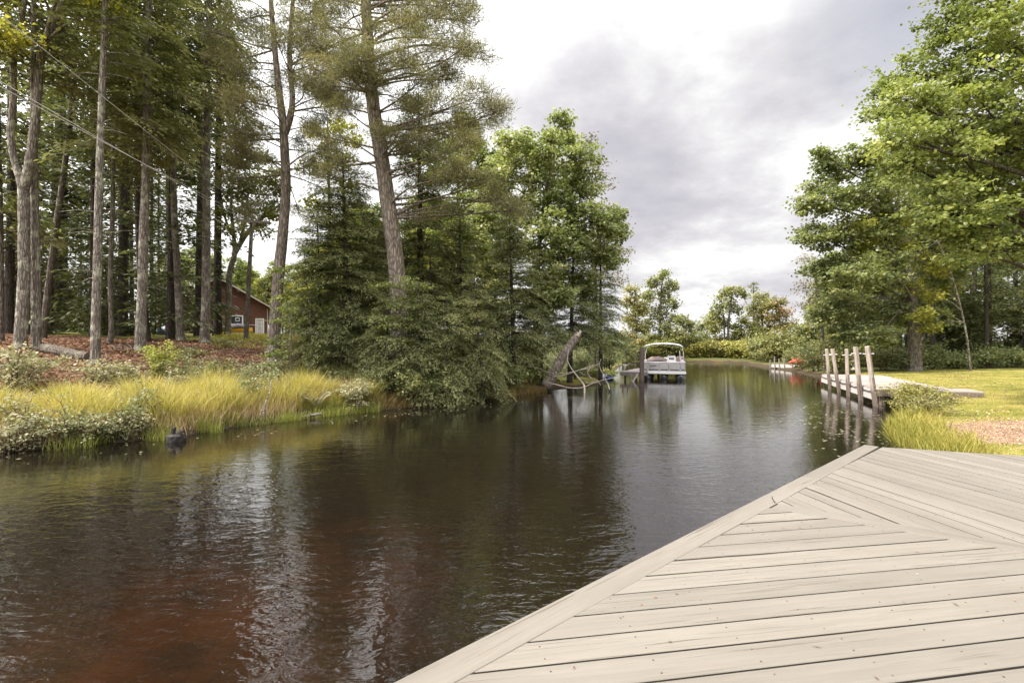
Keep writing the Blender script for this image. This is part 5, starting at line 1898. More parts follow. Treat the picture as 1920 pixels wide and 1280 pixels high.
def pines():
    b = ground_hit(513, 677)
    Y = b.y
    tr = px_trunk(b, [(513, 677, 31), (516, 600, 27), (523, 510, 25.5), (532, 420, 23), (536, 340, 22), (533, 270, 20), (530, 225, 18), (522, 160, 15), (514, 80, 13), (508, 0, 11), (506, -110, 7), (508, -200, 3)])
    ex = [[(at(q[0], q[1], Y + 0.1), 0.5 * q[2] * Y / FPX) for q in ((534, 250, 14), (545, 215, 12), (548, 180, 10), (543, 110, 9), (547, 30, 8), (556, -70, 5))]]
    lo = lobes_px([(450, 40, 0.9), (430, 110, 0.9), (470, 130, 0.9), (405, 60, 0.7), (455, 200, 0.9), (480, 60, 1.0), (425, 190, 0.6), (575, 40, 0.9), (600, 95, 0.7), (585, 150, 0.8),
                   (455, 285, 0.75), (440, 335, 0.6), (480, 255, 0.7), (470, 395, 0.45), (585, 240, 0.65), (605, 215, 0.6), (575, 315, 0.45), (600, 350, 0.4), (500, -40, 1.2), (560, -60, 1.1), (450, -50, 1.1), (530, -150, 1.1),
                   (520, 80, 0.8, -1.3), (545, 140, 0.7, 1.2), (500, 190, 0.7, -1.4), (505, 300, 0.5, -1.3), (560, 395, 0.35)] + pine_fill(34, 395, 660, -80, 330, 0.35, 0.7, lambda py: 528, 3), Y, 26, 0.55, 1.4, 6, 1.2)
    lobed_tree('white_pine', 'tall forked white pine with a swollen crooked trunk to the right of the cabin', 'tree', tr, lo, 'bark_pine', 'pine', 25, 0.17, 0.055, (0.13, 0.13, 0.09), 'needle', seed=41, extra=ex, sides=14, limb_sag=0.03, reach=1.3, jit=0.08, attach=0.12, limb_r=0.8)
    Y = 17.2
    b = Vector((at(751, 640, Y).x, Y, gz(at(751, 640, Y).x, Y)))
    tr = px_trunk(b, [(752, 690, 50), (747, 560, 41), (742, 490, 39), (733, 420, 38), (723, 350, 36), (713, 280, 34.5), (702, 215, 32.5), (694, 140, 29), (689, 60, 26), (686, 0, 24), (682, -120, 17), (680, -260, 8), (680, -340, 3)])
    lo = lobes_px([(770, 50, 0.85), (825, 20, 0.9), (865, 15, 0.6), (800, 95, 0.9), (840, 75, 0.7), (760, 120, 0.7), (880, 85, 0.55), (845, 150, 0.6), (790, 150, 0.7),
                   (780, 205, 0.7), (840, 205, 0.75), (890, 185, 0.7), (925, 215, 0.65), (900, 235, 0.6), (945, 205, 0.35), (860, 245, 0.6), (815, 240, 0.5),
                   (600, 95, 0.8), (640, 105, 0.8, -1.8), (680, 110, 0.9, -2.2), (715, 100, 0.9, -2.0), (665, 150, 0.8, -1.8), (700, 150, 0.6, -1.9), (570, 60, 0.7), (590, 160, 0.7), (635, 60, 0.8), (655, 15, 0.9), (735, 20, 0.9),
                   (620, 190, 0.6), (590, 130, 0.6), (650, 205, 0.6), (600, 255, 0.45), (580, 300, 0.35), (640, 300, 0.35), (905, 100, 0.5), (880, 40, 0.7), (850, 110, 0.7), (820, 150, 0.7), (870, 325, 0.7), (845, 335, 0.6), (905, 345, 0.6), (950, 385, 0.65), (970, 395, 0.5), (930, 375, 0.5), (780, 330, 0.35), (800, 410, 0.35), (850, 395, 0.4),
                   (700, -70, 1.4), (800, -60, 1.3), (600, -50, 1.3), (760, -140, 1.4), (640, -140, 1.3), (690, -240, 1.2), (860, -50, 0.9)] + pine_fill(30, 540, 900, -110, 270, 0.4, 0.75, lambda py: 715, 4) + [(760, 280, 0.6), (800, 265, 0.6), (840, 290, 0.6), (880, 270, 0.6), (770, 240, 0.6), (655, 260, 0.5), (620, 330, 0.45)], Y, 28, 0.55, 1.7, 7, 1.22)
    lobed_tree('white_pine', 'huge white pine leaning left over the bank with long layered limbs', 'tree', tr, lo, 'bark_pine', 'pine', 25, 0.165, 0.055, (0.13, 0.13, 0.09), 'needle', seed=42, sides=18, limb_sag=0.03, reach=1.3, jit=0.07, attach=0.12, limb_r=0.85)


def thicket():
    def hem(name, label, base, toppx, toppy, Y, Rm, zb, leaf='hemlock', seed=1, w=10, **kw):
        kw.setdefault('card', (0.10, 0.019)); kw.setdefault('step', 0.085); kw.setdefault('spacing', 0.23); kw.setdefault('per_whorl', 7); kw.setdefault('droop', 0.62); kw.setdefault('shapef', 0.52); Y += 1.7 if Y < 19 else 0.3; Rm *= 1.1; kw.setdefault('flare', 1.2)
        x = at(base, 0, Y).x
        b = Vector((x, Y, gz(x, Y)))
        tp = at(toppx, toppy, Y)
        r0 = 0.5 * w * Y / FPX
        tr = [(b, r0), (b.lerp(tp, 0.35), r0 * 0.75), (b.lerp(tp, 0.7), r0 * 0.4), (tp, 0.012)]
        return conifer(name, label, 'tree', tr, zb, Rm, 'bark_dark', leaf, seed, **kw)
    hem('hemlock', 'broad dense hemlock hiding the foot of the huge pine', 655, 642, 285, 16.0, 2.5, 0.25, seed=51, w=16, shapef=0.42)
    hem('hemlock', 'smaller hemlock at the left edge of the dense evergreen clump', 604, 594, 375, 15.6, 1.35, 0.2, seed=52, w=9, shapef=0.42)
    hem('hemlock', 'low spreading hemlock at the grassy edge below the broad one', 640, 640, 560, 14.9, 1.35, 0.1, seed=53, w=7, shapef=0.6, card=(0.08, 0.013), step=0.066)
    hem('hemlock', 'dark slim spruce trunk with thin foliage right of the huge pine', 790, 785, 165, 20.0, 1.75, 2.9, seed=54, w=16, gaps=0.25, shapef=0.35, spacing=0.33, card=(0.14, 0.03), dead=14)
    hem('hemlock', 'pointed grey green young hemlock leaning over the shrubs', 905, 889, 515, 15.4, 1.25, 0.5, leaf='conifer', seed=55, w=7, droop=0.85, card=(0.075, 0.012), step=0.062)
    hem('hemlock', 'hemlock filling the shade below the slim spruce', 812, 806, 470, 17.2, 1.6, 0.7, seed=56, w=10, shapef=0.7)
    hem('hemlock', 'hemlock with drooping sprays right of the slim spruce', 868, 862, 395, 18.6, 1.8, 1.5, seed=57, w=11, gaps=0.2)
    hem('hemlock', 'tall shaded hemlock below the bright maple crown', 965, 955, 400, 20.2, 2.0, 1.6, seed=58, w=11, gaps=0.15)
    hem('hemlock', 'dark hemlock overhanging the leaning broken trunk', 1068, 1078, 385, 23.6, 2.3, 2.0, seed=59, w=10, shapef=0.6, droop=0.6)
    hem('hemlock', 'outermost hemlock at the tip of the left bank', 1126, 1126, 430, 25.6, 1.75, 2.1, seed=60, w=9, shapef=0.6, droop=0.6)
    hem('hemlock', 'shaded hemlock between the tall one and the broken trunk', 1015, 1012, 470, 22.0, 1.9, 1.7, seed=61, w=9)
    hem('hemlock', 'small hemlock just left of the huge pine trunk', 700, 700, 400, 17.3, 1.4, 0.6, seed=62, w=7, shapef=0.45)
    hem('hemlock', 'bushy young hemlock covering the left foot of the huge pine', 728, 726, 548, 14.1, 1.25, 0.15, seed=66, w=5, shapef=0.5, card=(0.075, 0.012), step=0.062, droop=0.75, spacing=0.26)
    hem('hemlock', 'bushy young hemlock covering the right foot of the huge pine', 784, 786, 528, 14.3, 1.3, 0.15, seed=67, w=5, shapef=0.5, card=(0.075, 0.012), step=0.062, droop=0.75, spacing=0.26)
    hem('hemlock', 'low hemlock between the pointed one and the right foot of the pine', 838, 838, 560, 14.6, 1.25, 0.2, seed=68, w=5, shapef=0.5, card=(0.075, 0.012), step=0.062, droop=0.75, spacing=0.26)
    for k, (px, top, Y, lb) in enumerate(((760, 610, 15.4, 'knee high hemlock under the yellow green beech'), (930, 610, 18.0, 'small hemlock behind the grey green pointed one'))):
        hem('hemlock', lb, px, px, top, Y, 1.1, 0.1, seed=63 + k, w=5, shapef=0.6)
    # --- maple behind
    Y = 25.0
    x = at(1003, 0, Y).x
    b = Vector((x, Y, gz(x, Y)))
    tr = px_trunk(b, [(1003, 700, 15), (1005, 560, 14), (1012, 450, 12), (1025, 350, 9), (1042, 270, 5), (1052, 220, 2)])
    lo = lobes_px([(1053, 228, 0.55), (1048, 262, 0.9), (1020, 285, 1.1), (985, 275, 0.9), (955, 268, 0.8), (1085, 300, 1.0), (1040, 330, 1.4), (990, 330, 1.3), (945, 320, 1.1), (920, 350, 1.0),
                   (1100, 345, 0.9), (1075, 380, 1.4), (1020, 395, 1.5), (965, 395, 1.3), (1115, 410, 1.0), (1145, 425, 0.8), (1060, 450, 1.5), (1000, 460, 1.4), (940, 440, 1.1), (1110, 470, 1.1), (1145, 480, 0.9), (1030, 520, 1.2),
                   (1095, 530, 0.9), (1155, 440, 0.7), (910, 410, 0.9), (1160, 400, 0.5), (1020, 565, 0.8, -3.0), (1045, 560, 0.7, -3.4), (990, 560, 0.7, -3.0)], Y, 25, 0.8, 1.8, 8, 1.2)
    lobed_tree('maple_tree', 'broad bright green maple rising behind the hemlocks on the left bank', 'tree', tr, lo, 'bark_mid', 'maple_bright', 17, 0.155, 0.45, (0.17, 0.17, 0.07), seed=43, reach=2.0)
    Y = 29.5
    x = at(1118, 0, Y).x
    b = Vector((x, Y, gz(x, Y)))
    tr = px_trunk(b, [(1118, 690, 9), (1116, 520, 8), (1108, 400, 6), (1112, 310, 3)])
    lo = lobes_px([(1105, 270, 0.8), (1120, 310, 0.9), (1095, 290, 0.8), (1128, 350, 0.8), (1135, 390, 0.8), (1160, 470, 1.0), (1150, 520, 1.0), (1162, 420, 0.7)], Y, 16, 0.8, 0.8, 9)
    lobed_tree('birch_tree', 'thin grey leaved tree showing its airy top right of the bright maple', 'tree', tr, lo, 'bark_mid', 'grey_leaf', 8, 0.13, seed=44)
    # leafy crown filling the space between the huge pine and the maple
    Y = 28.0
    x = at(862, 0, Y).x
    b = Vector((x, Y, gz(x, Y)))
    tr = px_trunk(b, [(862, 690, 9), (860, 520, 8), (858, 400, 7), (862, 300, 5), (868, 240, 2)])
    lo = lobes_px([(868, 240, 0.9), (835, 270, 1.0), (890, 275, 1.0), (920, 300, 1.0), (850, 315, 1.2), (895, 335, 1.2), (820, 330, 1.0), (930, 360, 1.1), (870, 380, 1.3), (830, 390, 1.1), (905, 410, 1.2), (800, 300, 0.8), (860, 440, 1.2), (815, 450, 1.0), (900, 470, 1.1)], Y, 22, 0.75, 1.3, 19)
    lobed_tree('leafy_tree', 'green leafy tree filling the space between the huge pine and the bright maple', 'tree', tr, lo, 'bark_mid', 'maple', 15, 0.17, 0.45, (0.2, 0.2, 0.09), seed=64, reach=1.9)
    # airy hardwood between the two pines
    b = ground_hit(617, 640)
    b = Vector((at(617, 0, 27).x, 27, gz(at(617, 0, 27).x, 27)))
    tr = px_trunk(b, [(617, 640, 10), (618, 450, 8), (616, 320, 6), (614, 220, 3)])
    lo = lobes_px([(600, 250, 1.0), (630, 230, 0.9), (590, 310, 1.0), (640, 300, 1.0), (655, 350, 0.9), (590, 380, 0.8), (615, 190, 0.8), (660, 260, 0.8)], 27, 12, 0.5, 1.0, 10)
    lobed_tree('slender_tree', 'airy slender yellow green tree seen between the two white pines', 'tree', tr, lo, 'bark_mid', 'maple_yellow', 10, 0.19, seed=45)
    # --- beeches with flat yellow green layers
    def beech(label, base, Y, pts, lob, seed, per=15, name='beech_sapling'):
        x = at(base, 0, Y).x
        b = Vector((x, Y, gz(x, Y)))
        tr = px_trunk(b, pts)
        lobed_tree(name, label, 'tree', tr, lobes_px(lob, Y, 15, 0.3, 0.55, seed, 1.25), 'bark_mid', 'beech_shade', per, 0.08, 0.36, (0.13, 0.13, 0.035), seed=seed, sides=6, shape='leaf', limb_sag=0.02, reach=0.9)
    beech('young beech with flat yellow green leaf layers in front of the huge pine', 760, 16.0, [(760, 720, 6), (764, 640, 5), (766, 570, 3.5), (770, 520, 1.5)],
          [(715, 533, 0.32), (735, 536, 0.3), (770, 525, 0.42), (790, 535, 0.3), (755, 560, 0.4), (780, 572, 0.3), (750, 575, 0.32), (735, 595, 0.3), (765, 605, 0.4), (730, 598, 0.25), (725, 612, 0.22), (775, 620, 0.4), (750, 640, 0.45)], 71)
    beech('young beech with lit leaf layers beside the crooked pine trunk', 590, 16.4, [(586, 690, 5), (584, 620, 4), (577, 540, 3), (570, 470, 1.5)],
          [(560, 500, 0.26), (575, 470, 0.24), (545, 548, 0.24), (590, 545, 0.28), (560, 565, 0.26), (600, 575, 0.3), (580, 600, 0.35), (545, 610, 0.3), (565, 635, 0.35), (600, 635, 0.3)], 72, 15)
    beech('thin sapling whose few leaves cross the crooked pine trunk', 545, 15.6, [(549, 700, 3), (545, 620, 2.5), (535, 550, 1.6), (528, 500, 1)],
          [(520, 505, 0.2), (528, 560, 0.18), (522, 600, 0.22), (540, 580, 0.2), (515, 640, 0.24), (535, 660, 0.28), (500, 665, 0.28)], 73, 14)


PROTO = {}


def deep_prototypes():
    for k in range(4):
        rr = random.Random(k + 90)
        h = 19 + 2.0 * k
        tr = [(Vector((0, 0, 0)), 0.17), (Vector((0.1 * rr.random(), 0.1, h * 0.4)), 0.135), (Vector((0.2 * rr.random(), 0, h * 0.75)), 0.08), (Vector((0.1, 0.1, h)), 0.02)]
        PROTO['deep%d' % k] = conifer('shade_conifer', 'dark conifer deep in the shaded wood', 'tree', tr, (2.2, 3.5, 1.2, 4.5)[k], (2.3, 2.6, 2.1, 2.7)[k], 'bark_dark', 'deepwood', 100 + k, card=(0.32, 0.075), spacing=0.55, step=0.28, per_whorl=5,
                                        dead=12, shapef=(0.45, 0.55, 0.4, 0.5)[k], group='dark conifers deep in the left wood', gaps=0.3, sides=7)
    for k in range(3):
        rr = random.Random(k + 190)
        h = (13, 15, 11)[k]
        tr = [(Vector((0, 0, 0)), 0.2), (Vector((0.2, 0.1, h * 0.35)), 0.15), (Vector((0.1, -0.2, h * 0.7)), 0.09), (Vector((0.2, 0, h)), 0.02)]
        lo = []
        for q in range(20):
            a = q * 2.4
            f = 0.22 + 0.76 * (q + 0.5) / 20
            rad = 2.6 * math.sqrt(max(0.05, 1 - abs(f - 0.5) * 1.7)) * (0.5 + 0.5 * rr.random())
            lo.append({'c': Vector((math.cos(a) * rad, math.sin(a) * rad, f * h)), 'r': (1.3, 1.3, 0.8), 'n': 15})
        PROTO['leafy%d' % k] = lobed_tree('leafy_tree', 'sunlit leafy tree in the wood behind the cabin', 'tree', tr, lo, 'bark_mid', ('far_green', 'maple', 'maple_yellow')[k], 12, 0.3, 0.45, (0.35, 0.35, 0.2), seed=200 + k, group='sunlit leafy trees behind the cabin')


def understory_prototypes():
    for k in range(3):
        h = (4.2, 5.6, 3.0)[k]
        tr = [(Vector((0, 0, 0)), 0.06), (Vector((0.05, 0.05, h * 0.5)), 0.04), (Vector((0, 0.05, h)), 0.01)]
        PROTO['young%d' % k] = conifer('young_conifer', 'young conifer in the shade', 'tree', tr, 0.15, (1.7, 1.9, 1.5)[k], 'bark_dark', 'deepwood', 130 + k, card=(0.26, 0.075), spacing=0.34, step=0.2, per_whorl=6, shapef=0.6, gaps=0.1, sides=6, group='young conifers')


def place_woods():
    rr = random.Random(5)
    used = set()

    def put(key, x, y, s, label, group):
        if key not in used:
            o = PROTO[key]
            used.add(key)
            o.location = (x, y, gz(x, y) - 0.05)
            o.rotation_euler = (0, 0, rr.random() * 6.28)
            o.scale = (s, s, s)
            o['label'] = label; o['group'] = group
            return o
        return dup(PROTO[key], (x, y, gz(x, y) - 0.05), rr.random() * 6.28, s, label, group)
    # deep left wood
    spots = []
    tries = 0
    while len(spots) < 35 and tries < 6000:
        tries += 1
        Y = 22 + 40 * rr.random() ** 1.25
        px = -330 + 745 * rr.random()
        x = at(px, 0, Y).x
        if any((x - a) ** 2 + (Y - b) ** 2 < (1.9 + 0.02 * Y) ** 2 for a, b in spots):
            continue
        if shore_dist(np.array([x]), np.array([Y]))[0] < 9 or gz(x, Y) < 1.2:
            continue
        if Y < 57 and px > 345 and Y > 30:
            continue                                    # keep the sight line to the cabin open
        if px > 392:
            continue
        spots.append((x, Y))
    for i, (x, y) in enumerate(spots):
        put('deep%d' % (i % 4), x, y, 0.85 + 0.35 * rr.random(), 'dark conifer deep in the shaded wood on the left bank', 'dark conifers deep in the left wood')
    n = 0
    tries = 0
    ys = []
    while n < 74 and tries < 5000:
        tries += 1
        Y = 24 + 40 * rr.random()
        px = -250 + 650 * rr.random()
        x = at(px, 0, Y).x
        if (px > 330 and 28 < Y < 57) or gz(x, Y) < 1.6 or any((x - a) ** 2 + (Y - b) ** 2 < 2.2 for a, b in ys):
            continue
        ys.append((x, Y))
        put('young%d' % (n % 3), x, Y, 0.7 + 0.5 * rr.random(), 'young conifer filling the shade between the trunks of the left wood', 'young conifers in the left wood')
        n += 1
    for n in range(46):
        px = 1640 + 470 * rr.random(); Y = 30 + 18 * rr.random()
        x = at(px, 0, Y).x
        put('young%d' % (n % 3), x, Y, 0.6 + 0.5 * rr.random(), 'young conifer filling the shade behind the right lawn', 'young conifers behind the right lawn')
    for px, Y, q, sc in ((352, 50, 1, 0.9), (372, 49, 0, 0.95), (398, 51, 1, 0.8), (415, 50, 2, 0.75)):
        x = at(px, 0, Y).x
        put('young%d' % q, x, Y, sc, 'young conifer standing against the left part of the cabin', 'young conifers by the cabin')
    for px, Y, q, sc in ((560, 34, 2, 0.8), (590, 30, 0, 0.7), (640, 26, 1, 0.9), (690, 24, 0, 1.0), (740, 22, 1, 0.9), (790, 23, 0, 0.9), (840, 24, 1, 0.9), (890, 25, 2, 1.0), (930, 26, 0, 0.9), (720, 27, 1, 1.1), (665, 32, 0, 1.1), (860, 28, 1, 1.0), (960, 27, 2, 0.8)):
        x = at(px, 0, Y).x
        put('young%d' % q, x, Y, sc, 'young conifer in the dense growth behind the hemlocks of the left bank', 'young conifers behind the hemlocks')
    # leafy trees behind the cabin and in the gap right of it
    for i, (px, Y, k, s) in enumerate(((395, 70, 0, 0.9), (430, 74, 2, 0.85), (452, 66, 1, 0.72), (470, 78, 0, 0.85), (492, 72, 2, 0.78), (512, 66, 0, 0.7), (530, 76, 1, 0.8), (548, 62, 2, 0.62), (566, 70, 0, 0.75),
                                       (585, 60, 2, 0.75), (606, 68, 1, 0.9), (628, 56, 0, 0.8), (655, 64, 2, 0.95), (690, 52, 1, 0.8), (725, 60, 0, 0.95), (765, 50, 2, 0.72), (805, 42, 1, 0.85), (845, 46, 0, 0.95),
                                       (885, 42, 0, 0.85), (600, 46, 1, 0.42), (570, 49, 2, 0.36), (360, 72, 1, 0.9), (325, 70, 0, 0.95), (540, 52, 0, 0.3), (925, 40, 0, 0.75), (770, 38, 1, 0.62), (668, 38, 0, 0.82), (705, 36, 1, 0.66), (640, 44, 2, 0.85), (805, 34, 2, 0.72))):
        x = at(px, 0, Y).x
        put('leafy%d' % k, x, Y, s, 'sunlit leafy tree in the wood behind the cabin', 'sunlit leafy trees behind the cabin')
    # dark wood behind the right-hand lawn
    k = 0
    for Y, pxs in ((29.5, (1765, 1838, 1905, 1985, 2080)), (33, (1725, 1790, 1862, 1940, 2030, 2130)), (38, (1700, 1750, 1815, 1885, 1960, 2060)), (45, (1660, 1720, 1780, 1850, 1915, 1990))):
        for px in pxs:
            x = at(px + rr.random() * 24 - 12, 0, Y).x
            yy = Y + rr.random() * 2 - 1
            put('deep%d' % ((1, 3, 1, 3)[k % 4]), x, yy, 0.62 + 0.3 * rr.random(), 'dark conifer in the shaded wood behind the right lawn', 'dark conifers behind the right lawn')
            k += 1
    for px, Y, kk, s in ((1560, 40, 1, 0.62), (1610, 44, 0, 0.75), (1655, 38, 1, 0.75), (1700, 48, 0, 0.9), (1755, 52, 0, 0.95), (1535, 47, 0, 0.5), (1820, 50, 1, 1.0), (1580, 34, 0, 0.42), (1900, 50, 1, 1.0)):
        x = at(px, 0, Y).x
        put('leafy%d' % kk, x, Y, s, 'leafy tree in the green mass behind the right bank', 'leafy trees behind the right bank')


def right_trees():
    Y = 13.4
    bx = 17.4
    b = Vector((bx, Y, gz(bx, Y)))
    tr = [(b, 0.27), (b + Vector((-0.15, 0, 3)), 0.23), (b + Vector((-0.4, 0, 7)), 0.19), (b + Vector((-0.3, 0.2, 11)), 0.12), (b + Vector((-0.2, 0.1, 15)), 0.03)]
    lo = lobes_px([(1655, 175, 0.6), (1690, 130, 0.6), (1640, 215, 0.55), (1700, 190, 0.8), (1665, 260, 0.7), (1720, 245, 0.8), (1690, 300, 0.7), (1745, 165, 0.7), (1770, 70, 0.8), (1800, 25, 0.8), (1815, 110, 0.9), (1780, 190, 0.9),
                   (1860, 50, 0.9), (1890, 130, 1.0), (1840, 180, 1.0), (1905, 30, 0.9), (1780, 270, 1.0), (1845, 260, 1.1), (1905, 230, 1.1), (1740, 320, 0.9), (1800, 345, 1.0), (1865, 340, 1.1), (1915, 310, 1.0), (1770, 395, 0.9), (1830, 410, 1.0),
                   (1895, 410, 1.0), (1925, 380, 0.9), (1800, 460, 0.8), (1860, 470, 0.8), (1910, 460, 0.8), (1735, 390, 0.7), (1980, 100, 1.3), (1990, 250, 1.3), (1990, 380, 1.2), (2080, 180, 1.4), (2070, 340, 1.3), (2150, 60, 1.5), (2200, 280, 1.5), (1870, -60, 1.2), (1960, -80, 1.3), (2060, -40, 1.4),
                   (1780, -30, 0.7), (2050, -180, 1.6), (1930, -190, 1.3)], Y, 20, 0.85, 1.9, 12, 1.1)
    lobed_tree('maple_tree', 'large yellow green maple reaching in from the upper right over the lawn', 'tree', tr, lo, 'bark_dark', 'maple', 23, 0.088, 0.42, (0.15, 0.15, 0.035), seed=46, shape='leaf', limb_sag=0.06, reach=1.7, minfrac=0.1)
    # darker maple at the corner of the canal
    b = ground_hit(1716, 690)
    b = Vector((at(1716, 0, 26.5).x, 26.5, gz(at(1716, 0, 26.5).x, 26.5)))
    Y = 26.5
    tr = px_trunk(b, [(1716, 672, 27), (1714, 600, 24), (1700, 500, 20), (1672, 400, 14), (1650, 330, 8), (1635, 290, 3)])
    lo = lobes_px([(1543, 288, 0.55), (1550, 312, 0.7), (1530, 350, 0.7), (1575, 320, 1.0), (1610, 290, 0.9), (1640, 300, 1.1), (1520, 385, 0.8), (1555, 380, 1.2), (1600, 370, 1.4), (1645, 360, 1.4), (1510, 440, 0.7), (1540, 445, 1.2), (1590, 440, 1.5),
                   (1640, 430, 1.5), (1530, 500, 0.9), (1560, 510, 1.3), (1610, 510, 1.5), (1660, 500, 1.5), (1690, 400, 1.5), (1700, 330, 1.3), (1720, 460, 1.5), (1580, 570, 1.3), (1630, 580, 1.5), (1680, 580, 1.4), (1550, 590, 1.0), (1605, 625, 1.0), (1650, 630, 1.0),
                   (1740, 540, 1.4), (1730, 600, 1.1), (1770, 420, 1.6), (1790, 500, 1.5), (1780, 350, 1.5), (1850, 420, 1.6)], Y, 23, 0.75, 1.9, 13, 1.15)
    lobed_tree('maple_tree', 'dark green maple with a stout trunk at the canal corner behind the dock', 'tree', tr, lo, 'bark_mid', 'maple_dark', 16, 0.155, 0.45, (0.18, 0.18, 0.07), seed=47, reach=2.1, limb_sag=0.06)
    # leaning birch with pale bark and bright hanging leaves
    Y = 26.0
    x = at(1820, 0, Y).x
    b = Vector((x, Y, gz(x, Y)))
    tr = px_trunk(b, [(1822, 690, 4.5), (1812, 628, 4.2), (1797, 560, 4), (1775, 490, 3.5), (1745, 430, 3), (1710, 390, 2)])
    lo = lobes_px([(1605, 425, 0.7), (1640, 415, 0.7), (1670, 430, 0.7), (1700, 410, 0.7), (1730, 400, 0.6), (1625, 455, 0.6), (1700, 470, 0.6), (1735, 490, 0.7), (1770, 500, 0.7), (1715, 540, 0.6), (1750, 560, 0.6), (1780, 540, 0.5), (1725, 590, 0.5), (1745, 612, 0.4), (1760, 450, 0.7), (1650, 330, 0.6), (1690, 350, 0.7), (1655, 380, 0.6)], Y, 22, 0.8, 1.0, 14, 1.1)
    lobed_tree('birch_tree', 'slim leaning birch with bright hanging leaves at the edge of the dark wood', 'tree', tr, lo, 'bark', 'maple_yellow', 17, 0.13, 0.42, (0.16, 0.16, 0.10), seed=48, reach=1.1)
    # sparse greyish tree over the water
    Y = 31.0
    x = at(1545, 0, Y).x
    b = Vector((x, Y, gz(x, Y)))
    tr = px_trunk(b, [(1545, 680, 8), (1540, 600, 7), (1530, 530, 5), (1522, 480, 2)])
    lo = lobes_px([(1512, 490, 0.7), (1525, 510, 0.9), (1508, 540, 0.8), (1530, 555, 0.9), (1512, 580, 0.8), (1525, 600, 0.8), (1540, 520, 0.8)], Y, 18, 0.8, 0.6, 15)
    lobed_tree('sparse_tree', 'sparse tree with greyish pink leaves overhanging the right bank', 'tree', tr, lo, 'bark_mid', 'grey_leaf', 9, 0.12, seed=49)


